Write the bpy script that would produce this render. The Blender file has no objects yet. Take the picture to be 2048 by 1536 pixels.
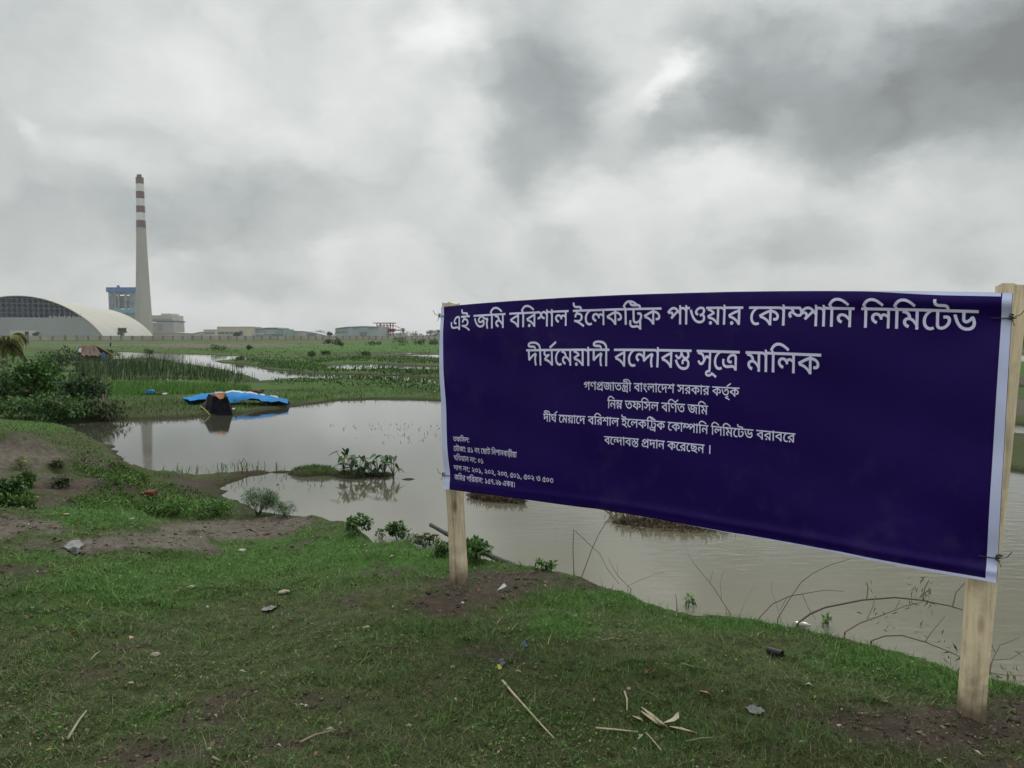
import bpy, bmesh, math, random
import numpy as np
from mathutils import Vector, Matrix
from mathutils.geometry import delaunay_2d_cdt

R = math.radians
SC = bpy.context.scene
COL = SC.collection
random.seed(7)
RNG = np.random.default_rng(7)

# ------------------------------------------------------------------ camera
EYE = np.array([0.0, 0.0, 2.0])          # water level is z = 0
FPX = 1538.0                             # focal length in pixels of the 2048 wide photo
PITCH = math.atan(93.0 / FPX)
cam_data = bpy.data.cameras.new('camera')
cam_data.sensor_width = 36.0
cam_data.lens = 36.0 * FPX / 2048.0
cam_data.clip_start = 0.05
cam_data.clip_end = 30000.0
camera = bpy.data.objects.new('camera', cam_data)
camera.location = EYE
camera.rotation_euler = (math.pi / 2 - PITCH, 0, 0)
COL.objects.link(camera)
SC.camera = camera
CP, SP = math.cos(PITCH), math.sin(PITCH)


def ray(px, py):
    a = (np.asarray(px, float) - 1024.0) / FPX
    b = (768.0 - np.asarray(py, float)) / FPX
    return np.stack([a, CP + b * SP, -SP + b * CP], -1)


def at_z(px, py, z):
    d = ray(px, py)
    t = (z - EYE[2]) / d[..., 2]
    return EYE + d * t[..., None] if np.ndim(t) else EYE + d * t


def at_y(px, py, Y):
    d = ray(px, py)
    return EYE + d * (Y / d[..., 1])[..., None] if np.ndim(px) else EYE + d * (Y / d[1])


def project(P):
    P = np.asarray(P, float) - EYE
    f = P[..., 1] * CP - P[..., 2] * SP
    u = P[..., 1] * SP + P[..., 2] * CP
    return 1024 + FPX * P[..., 0] / f, 768 - FPX * u / f


# ------------------------------------------------------------------ world: overcast sky
SUN_EL, SUN_AZ = R(58), R(8)
SKY_GAIN = 1.05
world = bpy.data.worlds.new('World')
SC.world = world
world.use_nodes = True
WN, WL = world.node_tree.nodes, world.node_tree.links
WN.clear()


def wn(t, **kw):
    n = WN.new(t)
    for k, v in kw.items():
        setattr(n, k, v)
    return n


def wmath(op, a, b=None, clamp=False):
    n = wn('ShaderNodeMath', operation=op, use_clamp=clamp)
    for i, v in enumerate((a, b)):
        if v is None:
            continue
        if isinstance(v, (int, float)):
            n.inputs[i].default_value = v
        else:
            WL.new(v, n.inputs[i])
    return n.outputs[0]


tc = wn('ShaderNodeTexCoord')
sep = wn('ShaderNodeSeparateXYZ')
WL.new(tc.outputs['Generated'], sep.inputs[0])
az = wmath('ARCTAN2', sep.outputs[0], sep.outputs[1])
el = wmath('ARCSINE', sep.outputs[2])
comb = wn('ShaderNodeCombineXYZ')
WL.new(az, comb.inputs[0])
WL.new(el, comb.inputs[1])


def wnoise(vec, scale, detail, rough, dist=0.0):
    n = wn('ShaderNodeTexNoise')
    n.inputs['Scale'].default_value = scale
    n.inputs['Detail'].default_value = detail
    n.inputs['Roughness'].default_value = rough
    n.inputs['Distortion'].default_value = dist
    WL.new(vec, n.inputs['Vector'])
    return n


stretch = wn('ShaderNodeMapping')
stretch.inputs['Scale'].default_value = (1, 1.7, 1)
WL.new(comb.outputs[0], stretch.inputs[0])
warp_n = wnoise(stretch.outputs[0], 4.5, 9, 0.60)
warp_s = wn('ShaderNodeVectorMath', operation='SUBTRACT')
WL.new(warp_n.outputs['Color'], warp_s.inputs[0])
warp_s.inputs[1].default_value = (0.5, 0.5, 0.5)
warp_m = wn('ShaderNodeVectorMath', operation='SCALE')
WL.new(warp_s.outputs[0], warp_m.inputs[0])
warp_m.inputs['Scale'].default_value = 0.17
warp_a = wn('ShaderNodeVectorMath', operation='ADD')
WL.new(comb.outputs[0], warp_a.inputs[0])
WL.new(warp_m.outputs[0], warp_a.inputs[1])
PW = warp_a.outputs[0]


def cloud_blob(total, px, py, rx, ry, rot, amp, hard=0.0):
    """One cloud bank in the sky, an ellipse in azimuth and elevation."""
    d = ray(px, py)
    a0 = math.atan2(d[0], d[1])
    e0 = math.asin(d[2] / np.linalg.norm(d))
    m = wn('ShaderNodeMapping', vector_type='TEXTURE')
    m.inputs['Location'].default_value = (a0, e0, 0)
    m.inputs['Rotation'].default_value = (0, 0, R(rot))
    m.inputs['Scale'].default_value = (rx / FPX, ry / FPX, 1)
    WL.new(PW, m.inputs[0])
    ln = wn('ShaderNodeVectorMath', operation='LENGTH')
    WL.new(m.outputs[0], ln.inputs[0])
    mr = wn('ShaderNodeMapRange', interpolation_type='SMOOTHERSTEP')
    mr.inputs['From Min'].default_value = hard
    mr.inputs['From Max'].default_value = 1.0
    mr.inputs['To Min'].default_value = amp
    mr.inputs['To Max'].default_value = 0.0
    WL.new(ln.outputs['Value'], mr.inputs['Value'])
    return wmath('ADD', total, mr.outputs[0])


fine = wnoise(PW, 7.0, 6, 0.52)
broad = wnoise(stretch.outputs[0], 2.2, 4, 0.5)
tot = wmath('MULTIPLY_ADD', fine.outputs['Fac'], 0.34)
WN[-1].inputs[2].default_value = 0.50
fluff = wnoise(PW, 15.0, 8, 0.60)
tot = wmath('ADD', tot, wmath('MULTIPLY', wmath('SUBTRACT', fluff.outputs['Fac'], 0.5), 0.15))
# rounded cumulus heads: creased folds between billows
fold = wnoise(PW, 5.5, 3, 0.45)
crease = wmath('ABSOLUTE', wmath('MULTIPLY', wmath('SUBTRACT', fold.outputs['Fac'], 0.5), 2.0))
crease = wmath('POWER', wmath('SUBTRACT', 1.0, crease), 6.0)
tot = wmath('ADD', tot, wmath('MULTIPLY', crease, -0.075))
tot = wmath('ADD', tot, 0.022)
tot = wmath('ADD', tot, wmath('MULTIPLY', wmath('SUBTRACT', broad.outputs['Fac'], 0.5), 0.10))
for b in (
    (1860, 190, 560, 170, 3, -0.34, 0.15), (1980, 60, 420, 190, 0, -0.14, 0.0), (1500, 40, 230, 110, -8, -0.22, 0.1),
    (1085, 170, 190, 300, -14, -0.30, 0.1), (1050, 360, 80, 120, 0, -0.10, 0.0), (1420, 205, 280, 95, 18, -0.26, 0.1),
    (1335, 150, 130, 50, 40, 0.22, 0.0), (880, 50, 110, 130, 0, 0.22, 0.0), (925, 265, 120, 130, 0, 0.16, 0.0),
    (1390, 360, 380, 110, 4, 0.12, 0.0), (1200, 30, 120, 120, 0, 0.10, 0), (460, 430, 430, 120, 3, -0.18, 0.1), (90, 445, 330, 110, 5, -0.14, 0.1),
    (105, 284, 40, 60, 10, 0.17, 0.0), (285, 292, 130, 62, -12, -0.15, 0.0), (520, 160, 240, 150, -30, 0.05, 0.5),
    (515, 560, 150, 60, 0, -0.15, 0.1), (1590, 490, 190, 80, 8, -0.16, 0.1), (1120, 500, 110, 80, 0, -0.10, 0.0),
    (1890, 515, 130, 50, 8, -0.10, 0.0), (-30, 110, 260, 300, 0, -0.10, 0.0), (375, 505, 50, 34, 0, 0.10, 0.0),
    (680, 520, 60, 60, 0, 0.08, 0), (1900, 380, 260, 90, 0, 0.06, 0), (650, 350, 240, 200, 0, 0.03, 0.2),
    (1750, 560, 900, 60, 0, 0.04, 0), (500, 625, 900, 60, 0, 0.06, 0),
    (1250, 440, 520, 160, 0, 0.08, 0), (250, 170, 260, 120, 12, 0.05, 0.3), (760, 130, 150, 160, 0, 0.06, 0.2), (2600, 200, 700, 500, 0, -0.18, 0), (-700, 200, 600, 500, 0, -0.05, 0),
):
    tot = cloud_blob(tot, *b[:5], b[5] * (1.0 if b[5] < 0 else 0.95), b[6])
ramp = wn('ShaderNodeValToRGB')
er = ramp.color_ramp
er.elements[0].position = 0.15
er.elements[0].color = (0.190, 0.205, 0.203, 1)
er.elements[1].position = 1.0
er.elements[1].color = (0.98, 0.98, 0.97, 1)
for pos, c in ((0.35, (0.330, 0.360, 0.366)), (0.55, (0.535, 0.568, 0.562)), (0.72, (0.705, 0.725, 0.715))):
    e = er.elements.new(pos)
    e.color = (*c, 1)
WL.new(tot, ramp.inputs[0])
sky_tex = wn('ShaderNodeTexSky', sky_type='NISHITA')
sky_tex.sun_disc = False
sky_tex.sun_elevation = SUN_EL
sky_tex.sun_rotation = SUN_AZ
sky_tex.air_density = 1.5
sky_tex.dust_density = 4.0
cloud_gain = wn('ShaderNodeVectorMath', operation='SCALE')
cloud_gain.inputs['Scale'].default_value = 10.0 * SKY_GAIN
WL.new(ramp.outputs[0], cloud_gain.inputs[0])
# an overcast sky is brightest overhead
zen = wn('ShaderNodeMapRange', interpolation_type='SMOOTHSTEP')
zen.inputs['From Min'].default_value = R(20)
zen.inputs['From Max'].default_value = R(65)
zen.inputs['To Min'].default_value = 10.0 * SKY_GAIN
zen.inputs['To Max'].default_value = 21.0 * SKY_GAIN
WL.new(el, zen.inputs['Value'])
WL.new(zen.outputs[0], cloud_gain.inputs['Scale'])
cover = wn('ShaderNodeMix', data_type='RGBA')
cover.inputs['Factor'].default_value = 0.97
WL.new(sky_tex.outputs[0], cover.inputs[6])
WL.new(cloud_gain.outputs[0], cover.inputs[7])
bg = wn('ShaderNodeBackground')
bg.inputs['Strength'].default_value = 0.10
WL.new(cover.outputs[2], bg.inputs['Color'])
wout = wn('ShaderNodeOutputWorld')
WL.new(bg.outputs[0], wout.inputs[0])

# ------------------------------------------------------------------ sun behind the clouds
sun_data = bpy.data.lights.new('sun', 'SUN')
sun_data.energy = 1.1
sun_data.angle = R(35)
sun_data.color = (1.0, 0.96, 0.9)
sun = bpy.data.objects.new('sun', sun_data)
sun.rotation_euler = (R(90) - SUN_EL, 0, math.pi - SUN_AZ)
# light comes from ahead of the camera, high, behind the cloud
sun.rotation_euler = Vector((-math.cos(SUN_EL) * math.sin(SUN_AZ), -math.cos(SUN_EL) * math.cos(SUN_AZ),
                             -math.sin(SUN_EL))).to_track_quat('-Z', 'Y').to_euler()
COL.objects.link(sun)

SC.view_settings.view_transform = 'Standard'
SC.view_settings.look = 'None'
SC.view_settings.exposure = 0.0
SC.view_settings.gamma = 1.0
SC.render.engine = 'CYCLES'
SC.cycles.max_bounces = 6
SC.cycles.diffuse_bounces = 3
SC.cycles.glossy_bounces = 3
SC.cycles.transparent_max_bounces = 8
SC.cycles.caustics_reflective = False
SC.cycles.caustics_refractive = False
SC.cycles.use_denoising = True


# ------------------------------------------------------------------ naming helpers
def tag(o, label=None, cat=None, group=None, kind=None):
    if label:
        o['label'] = label
    if cat:
        o['category'] = cat
    if group:
        o['group'] = group
    if kind:
        o['kind'] = kind
    return o


def empty(name, loc=(0, 0, 0), label=None, cat=None, group=None):
    o = bpy.data.objects.new(name, None)
    o.location = loc
    o.empty_display_size = 0.1
    COL.objects.link(o)
    return tag(o, label, cat, group)


def link(name, me, mats, parent=None, smooth=False, world_space=True):
    """Link mesh ME (built in world space) as one object; under PARENT it keeps its place."""
    o = bpy.data.objects.new(name, me)
    for m in (mats if isinstance(mats, (list, tuple)) else [mats]):
        me.materials.append(m)
    if smooth:
        me.polygons.foreach_set('use_smooth', np.ones(len(me.polygons), bool))
    COL.objects.link(o)
    if parent is not None:
        o.parent = parent
        if world_space:
            p, q = Vector(), parent
            while q is not None:
                p += q.location
                q = q.parent
            me.transform(Matrix.Translation(-p))
    return o


def mesh_np(name, V, faces, colors=None, uvless=True):
    """faces: list of (n x k) int arrays."""
    me = bpy.data.meshes.new(name)
    V = np.asarray(V, np.float32)
    me.vertices.add(len(V))
    me.vertices.foreach_set('co', V.ravel())
    loops, starts, s = [], [], 0
    for F in faces:
        F = np.asarray(F, np.int32)
        if not len(F):
            continue
        k = F.shape[1]
        loops.append(F.ravel())
        starts.append(s + k * np.arange(len(F)))
        s += F.size
    loops = np.concatenate(loops)
    starts = np.concatenate(starts)
    me.loops.add(len(loops))
    me.loops.foreach_set('vertex_index', loops.astype(np.int32))
    me.polygons.add(len(starts))
    me.polygons.foreach_set('loop_start', starts.astype(np.int32))
    if colors is not None:
        a = me.attributes.new('tint', 'FLOAT_COLOR', 'POINT')
        C = np.ones((len(V), 4), np.float32)
        C[:, :3] = colors
        a.data.foreach_set('color', C.ravel())
    me.update(calc_edges=True)
    me.validate()
    return me


class MB:
    """Collects boxes, bars, tubes and sheets into one mesh."""
    def __init__(self):
        self.V, self.F, self.M = [], [], []

    def add(self, V, F, mat=0):
        b = len(self.V)
        self.V += [tuple(v) for v in V]
        self.F += [tuple(b + i for i in f) for f in F]
        self.M += [mat] * len(F)
        return self

    def box(self, lo, hi, mat=0):
        (a, b, c), (d, e, f) = lo, hi
        return self.add([(a, b, c), (d, b, c), (d, e, c), (a, e, c), (a, b, f), (d, b, f), (d, e, f), (a, e, f)],
                        [(0, 3, 2, 1), (4, 5, 6, 7), (0, 1, 5, 4), (1, 2, 6, 5), (2, 3, 7, 6), (3, 0, 4, 7)], mat)

    def bar(self, a, b, w, t=None, mat=0):
        return self.tube([a, b], [w / 2] * 2, 4, mat, sq=True)

    def tube(self, pts, radii, n=8, mat=0, sq=False):
        pts = [Vector(p) for p in pts]
        if not isinstance(radii, (list, tuple, np.ndarray)):
            radii = [radii] * len(pts)
        V, F = [], []
        ref = None
        for i, p in enumerate(pts):
            d = (pts[min(i + 1, len(pts) - 1)] - pts[max(i - 1, 0)]).normalized()
            if ref is None:
                ref = Vector((0, 0, 1)) if abs(d.z) < 0.9 else Vector((0, 1, 0))
            s = d.cross(ref).normalized()
            u = s.cross(d).normalized()
            ref = u
            for k in range(n):
                a = 2 * math.pi * (k + (0.5 if sq else 0)) / n
                V.append(p + (s * math.cos(a) + u * math.sin(a)) * radii[i] * (1.414 if sq else 1))
        m = len(pts)
        for i in range(m - 1):
            for k in range(n):
                F.append((i * n + k, i * n + (k + 1) % n, (i + 1) * n + (k + 1) % n, (i + 1) * n + k))
        F.append(tuple(reversed(range(n))))
        F.append(tuple((m - 1) * n + k for k in range(n)))
        return self.add(V, F, mat)

    def lathe(self, c, prof, n=24, mat=0, mats=None):
        V, F = [], []
        for r, z in prof:
            for k in range(n):
                a = 2 * math.pi * k / n
                V.append((c[0] + r * math.cos(a), c[1] + r * math.sin(a), c[2] + z))
        b = len(self.V)
        m = len(prof)
        self.V += V
        for i in range(m - 1):
            for k in range(n):
                self.F.append((b + i * n + k, b + i * n + (k + 1) % n, b + (i + 1) * n + (k + 1) % n, b + (i + 1) * n + k))
                self.M.append(mats[i] if mats else mat)
        self.F.append(tuple(b + k for k in reversed(range(n))))
        self.M.append(mats[0] if mats else mat)
        self.F.append(tuple(b + (m - 1) * n + k for k in range(n)))
        self.M.append(mats[-1] if mats else mat)
        return self

    def grid(self, P, mat=0, closed=False):
        """P: rows of points."""
        r, c = len(P), len(P[0])
        return self.add([p for row in P for p in row],
                        [(i * c + j, i * c + j + 1, (i + 1) * c + j + 1, (i + 1) * c + j)
                         for i in range(r - 1) for j in range(c - 1)], mat)

    def build(self, name, mats, parent=None, smooth=False, bevel=0.0):
        me = bpy.data.meshes.new(name)
        me.from_pydata([tuple(map(float, v)) for v in self.V], [], self.F)
        me.polygons.foreach_set('material_index', np.array(self.M, np.int32))
        if bevel:
            bm = bmesh.new()
            bm.from_mesh(me)
            bmesh.ops.bevel(bm, geom=bm.edges[:], offset=bevel, segments=2, affect='EDGES', clamp_overlap=True)
            bm.to_mesh(me)
            bm.free()
        me.update()
        return link(name, me, mats, parent, smooth)


# ------------------------------------------------------------------ materials
def new_mat(name):
    m = bpy.data.materials.new(name)
    m.use_nodes = True
    nt = m.node_tree
    b = nt.nodes['Principled BSDF']
    return m, nt, b


def mnoise(nt, scale, detail=6, rough=0.55, vec=None, dist=0.0):
    n = nt.nodes.new('ShaderNodeTexNoise')
    n.inputs['Scale'].default_value = scale
    n.inputs['Detail'].default_value = detail
    n.inputs['Roughness'].default_value = rough
    n.inputs['Distortion'].default_value = dist
    if vec is None:
        t = nt.nodes.new('ShaderNodeNewGeometry')
        vec = t.outputs['Position']
    nt.links.new(vec, n.inputs['Vector'])
    return n


def mramp(nt, fac, stops):
    r = nt.nodes.new('ShaderNodeValToRGB')
    els = r.color_ramp.elements
    while len(els) > 1:
        els.remove(els[-1])
    els[0].position, els[0].color = stops[0][0], (*stops[0][1], 1)
    for p, c in stops[1:]:
        e = els.new(p)
        e.color = (*c, 1)
    nt.links.new(fac, r.inputs[0])
    return r


def mmix(nt, fac, a, b, blend='MIX'):
    m = nt.nodes.new('ShaderNodeMix')
    m.data_type = 'RGBA'
    m.blend_type = blend
    for i, v in ((0, fac), (6, a), (7, b)):
        if isinstance(v, (int, float)):
            m.inputs[i].default_value = v
        elif isinstance(v, tuple):
            m.inputs[i].default_value = (*v[:3], 1)
        else:
            nt.links.new(v, m.inputs[i])
    return m.outputs[2]


def paint(name, col, rough=0.6, var=0.15, scale=3.0, bump=0.0, bscale=40.0, spec=0.3, stretch=None, metal=0.0):
    """A plain surface with blotchy wear."""
    m, nt, b = new_mat(name)
    vec = None
    tcn = nt.nodes.new('ShaderNodeTexCoord')
    vec = tcn.outputs['Object']
    if stretch:
        mp = nt.nodes.new('ShaderNodeMapping')
        mp.inputs['Scale'].default_value = stretch
        nt.links.new(vec, mp.inputs[0])
        vec = mp.outputs[0]
    n = mnoise(nt, scale, 8, 0.6, vec)
    lo = tuple(c * (1 - var) for c in col)
    hi = tuple(min(1, c * (1 + var)) for c in col)
    r = mramp(nt, n.outputs['Fac'], [(0.3, lo), (0.7, hi)])
    nt.links.new(r.outputs[0], b.inputs['Base Color'])
    b.inputs['Roughness'].default_value = rough
    b.inputs['Specular IOR Level'].default_value = spec
    b.inputs['Metallic'].default_value = metal
    if bump:
        n2 = mnoise(nt, bscale, 6, 0.6, vec)
        bp = nt.nodes.new('ShaderNodeBump')
        bp.inputs['Strength'].default_value = bump
        bp.inputs['Distance'].default_value = 0.02
        nt.links.new(n2.outputs['Fac'], bp.inputs['Height'])
        nt.links.new(bp.outputs[0], b.inputs['Normal'])
    return m


def leaf_mat(name, gain=1.0, trans=0.3):
    """Leaves and blades: colour comes from each leaf's own tint."""
    m, nt, b = new_mat(name)
    a = nt.nodes.new('ShaderNodeAttribute')
    a.attribute_name = 'tint'
    c = a.outputs['Color']
    nt.links.new(c, b.inputs['Base Color'])
    b.inputs['Roughness'].default_value = 0.55
    b.inputs['Specular IOR Level'].default_value = 0.25
    t = nt.nodes.new('ShaderNodeBsdfTranslucent')
    nt.links.new(c, t.inputs['Color'])
    mx = nt.nodes.new('ShaderNodeMixShader')
    mx.inputs[0].default_value = trans
    nt.links.new(b.outputs[0], mx.inputs[1])
    nt.links.new(t.outputs[0], mx.inputs[2])
    nt.links.new(mx.outputs[0], nt.nodes['Material Output'].inputs['Surface'])
    return m


LEAF = leaf_mat('leaf')
GRASS = leaf_mat('grass_blade', trans=0.2)

# ------------------------------------------------------------------ terrain
def _hash(ix, iy, s):
    h = (ix.astype(np.int64) * 374761393 + iy.astype(np.int64) * 668265263 + s * 974634777) & 0xFFFFFFFF
    h = ((h ^ (h >> 13)) * 1274126177) & 0xFFFFFFFF
    return ((h ^ (h >> 16)) & 0xFFFF) / 65535.0


def vnoise(x, y, s=0):
    ix, iy = np.floor(x), np.floor(y)
    fx, fy = x - ix, y - iy
    fx = fx * fx * fx * (fx * (fx * 6 - 15) + 10)
    fy = fy * fy * fy * (fy * (fy * 6 - 15) + 10)
    a, b = _hash(ix, iy, s), _hash(ix + 1, iy, s)
    c, d = _hash(ix, iy + 1, s), _hash(ix + 1, iy + 1, s)
    return (a + (b - a) * fx) * (1 - fy) + (c + (d - c) * fx) * fy - 0.5


def fbm(x, y, scale, octv=4, s=0, rough=0.5):
    t, amp = 0.0, 1.0
    for k in range(octv):
        t = t + amp * vnoise(x * scale + 17.3 * k, y * scale - 9.1 * k, s + k)
        scale *= 2.03
        amp *= rough
    return t


def sstep(x, a, b):
    t = np.clip((x - a) / (b - a), 0, 1)
    return t * t * (3 - 2 * t)


def sdf(x, y, poly):
    """Signed distance, positive inside."""
    d2 = np.full(x.shape, 1e18)
    ins = np.zeros(x.shape, bool)
    n = len(poly)
    for i in range(n):
        ax, ay = poly[i]
        bx, by = poly[(i + 1) % n]
        ex, ey = bx - ax, by - ay
        wx, wy = x - ax, y - ay
        t = np.clip((wx * ex + wy * ey) / (ex * ex + ey * ey + 1e-12), 0, 1)
        d2 = np.minimum(d2, (wx - ex * t) ** 2 + (wy - ey * t) ** 2)
        if by != ay:
            ins ^= ((ay > y) != (by > y)) & (x < ex * (y - ay) / (by - ay) + ax)
    return np.where(ins, 1, -1) * np.sqrt(d2)


def zpoly(pts):
    """Shore points seen in the photo (with the height of the edge there) as points on the ground."""
    return [tuple(at_z(p[0], p[1], p[2] if len(p) > 2 else 0.0)[:2]) for p in pts]


# the near bank's edge, from the pond's far left tip round to the right
BANK = zpoly([(-900, 800, .3), (-300, 815, .3), (0, 838, .2), (100, 846, .1), (150, 858, .05), (188, 885, .08), (205, 905, .12),
              (228, 928, .12), (262, 954, .06), (300, 957), (350, 957), (430, 951), (475, 946), (512, 945), (500, 951), (468, 959), (432, 968),
              (424, 977), (442, 992), (480, 1010, .02), (510, 1019, .06), (560, 1026, .1), (620, 1034, .15), (680, 1046, .2),
              (740, 1072, .28), (800, 1084, .32), (860, 1096, .36), (930, 1112, .38), (1000, 1124, .4), (1060, 1134, .4), (1150, 1152, .4),
              (1220, 1178, .4), (1275, 1196, .4), (1330, 1213, .4), (1385, 1228, .4), (1480, 1236, .4), (1560, 1250, .4),
              (1650, 1268, .4), (1750, 1290, .4), (1850, 1318, .4), (1925, 1342, .4), (2048, 1375, .4), (2400, 1470, .4)])
BANK += [(4.6, 1.2), (5.5, -2.0), (6, -60), (-60, -60), (-60, 6)]
# water, each outline lies on the water's surface
POND = zpoly([(120, 847), (200, 841), (300, 838), (380, 834), (415, 831), (465, 829), (505, 823), (560, 816), (620, 808), (680, 801),
              (750, 797), (830, 798), (890, 802), (1000, 806), (1200, 815), (1500, 840), (1750, 880), (1900, 920), (2048, 946), (2200, 962),
              (2600, 1000)]) + [(12, 0), (12, -70), (-70, -70), (-70, 6), (-12, 14)]
CHANNEL = zpoly([(232, 703), (293, 705), (415, 709), (470, 712), (505, 716), (515, 720), (470, 722), (430, 722), (445, 726), (470, 727), (515, 731),
                 (530, 739), (600, 744), (640, 748), (720, 748.5), (800, 751.5), (880, 757), (1100, 765), (1500, 790), (2048, 850), (2400, 880),
                 (2400, 905), (2048, 870), (1500, 806), (1100, 778), (880, 768), (850, 765), (800, 760.5), (720, 757.5), (650, 758.5),
                 (600, 757.5), (550, 760.5), (515, 763), (500, 756), (480, 748), (430, 737), (395, 731), (350, 726), (330, 721), (290, 717), (244, 713)])
DITCH = zpoly([(640, 731), (690, 726.5), (735, 726.5), (800, 731), (880, 733), (1200, 742), (1600, 752), (2048, 772), (2500, 790), (2500, 812),
               (2048, 790), (1600, 765), (1200, 750), (880, 738.5), (820, 739.5), (760, 738.5), (700, 740), (660, 739)])
PADDY = zpoly([(1700, 706), (2048, 710), (2500, 716), (2500, 735), (2048, 727), (1700, 716)])
SLOUGH = zpoly([(70, 701), (155, 701), (155, 703.5), (70, 703.5)])
GLINT = zpoly([(262, 757), (330, 756), (395, 758), (390, 763), (320, 764), (265, 763)])
WATERS = [POND, CHANNEL, DITCH, PADDY, SLOUGH, GLINT]


def gauss(px, py, cx, cy, rx, ry):
    return np.exp(-(((px - cx) / rx) ** 2 + ((py - cy) / ry) ** 2))


def height(x, y, full=False):
    x = np.asarray(x, float)
    y = np.asarray(y, float)
    r = np.hypot(x, y)
    azp = 1024 + FPX * np.where(y > 0.1, x / np.maximum(y, 0.1), np.sign(x) * 50)
    # outlying land
    land = 0.085 + 0.325 * sstep(r, 60, 200) + 0.38 * sstep(r, 220, 300)
    land = land + fbm(x, y, 0.35, 4, 3) * 0.09 * sstep(r, 8, 20) + fbm(x, y, 0.05, 3, 9) * 0.25 * sstep(r, 40, 80) * (1 - sstep(r, 230, 300))
    right = sstep(azp, 1500, 1900)
    land = land + 0.25 * right * sstep(r, 18, 30) * (1 - sstep(r, 60, 90))
    wig = fbm(x, y, 0.9, 4, 21) * 0.35
    for w in WATERS:
        s = sdf(x, y, w)
        k = np.clip(r / 60, 0.5, 2.0)
        sw = s + wig * np.clip(r / 25, 0.3, 1.5)
        edge = np.where(sw > 0, -np.minimum(0.5, sw * 0.30), np.minimum(land, 0.015 + (-sw) * 0.16 / k))
        land = np.minimum(land, edge)
    # mats and islets in the pond
    for cx, cy, ax, ay, hgt, rot in ISLETS:
        c, sn = math.cos(rot), math.sin(rot)
        dx, dy = x - cx, y - cy
        q = np.hypot((dx * c + dy * sn) / ax, (-dx * sn + dy * c) / ay) + fbm(x, y, 2.2, 3, 31) * 0.5
        land = np.maximum(land, hgt * (1 - q * q) + 0.0 - 0.12 * (q > 1.2))
    # the near bank
    s = sdf(x, y, BANK)
    s = s + fbm(x, y, 2.5, 4, 5) * np.interp(azp, [300, 700, 1000], [0.17, 0.14, 0.07])
    e = np.interp(azp, [-400, 0, 150, 230, 300, 500, 620, 740, 860, 1000], [.3, .2, .06, .14, .03, .03, .15, .28, .36, .40])
    top = 0.45 + np.interp(azp, [-200, 0, 250, 500], [0.12, 0.08, 0.04, 0]) * sstep(r, 5, 8)
    wd = np.interp(azp, [0, 500, 900], [3.0, 2.6, 1.2])
    h = np.where(s > 0, e + (top - e) * sstep(s, 0, wd), e + s * np.interp(azp, [200, 500, 800], [0.6, 0.35, 1.1]))
    h = np.maximum(h, -0.6)
    nearw = sstep(s, -0.1, 0.5)
    h = h + nearw * (fbm(x, y, 1.1, 3, 11) * 0.07 + fbm(x, y, 5.0, 4, 13, 0.6) * 0.030 + fbm(x, y, 26.0, 3, 15, 0.6) * 0.009)
    for bx, by, br, bh in BUMPS:
        q = np.hypot(x - bx, y - by) / br
        h = h + bh * np.exp(-q * q) * (1 + 0.5 * fbm(x, y, 4, 4, 41, 0.55)) * nearw
    z = np.maximum(land, h)
    if full:
        return z, s
    return z


ISLETS = []
for px, py, w, d, hg, rot in ((640, 946, .42, .30, .10, 0.0), (705, 951, .28, .22, .07, 0), (762, 951, .17, .14, .035, 0), (1340, 1049, .62, .17, .035, -.25), (990, 998, .42, .10, .03, -.3), (560, 944, .16, .12, .02, 0),
                              (818, 959, .10, .06, .02, 0), (490, 946.5, .30, .12, .03, 0)):
    p = at_z(px, py, 0)
    ISLETS.append((p[0], p[1], w, d, hg, rot))
BUMPS = []
for px, py, zz, br, bh in ((20, 905, .6, 1.3, .20), (150, 960, .5, .9, .10), (300, 985, .3, .6, .06), (-150, 880, .7, 2.0, .35), (200, 1010, .5, .7, .06),
                           (900, 1172, .45, .20, .025), (1010, 1190, .45, .25, .045), (1790, 1440, .45, .22, .04),
                           (2060, 1440, .45, .2, .05), (560, 1075, .4, .5, .04), (80, 1180, .45, .5, .05)):
    p = at_z(px, py, zz)
    BUMPS.append((p[0], p[1], br, bh))


def gz(x, y):
    return float(height(np.array([x]), np.array([y]))[0])


def hit(px, py, floor=0.0):
    """First point where the sight line meets land or water."""
    d = ray(px, py)
    ta = min(600.0, (1.3 - EYE[2]) / min(d[2], -1e-4))
    tb = min(700.0, (-0.05 - EYE[2]) / min(d[2], -1e-4))
    for n in (90, 24, 12):
        t = np.linspace(ta, tb, n)
        P = EYE + t[:, None] * d
        k = int(np.argmax(P[:, 2] <= np.maximum(height(P[:, 0], P[:, 1]), floor)))
        ta, tb = t[max(k - 1, 0)], t[k]
    return EYE + tb * d


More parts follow.
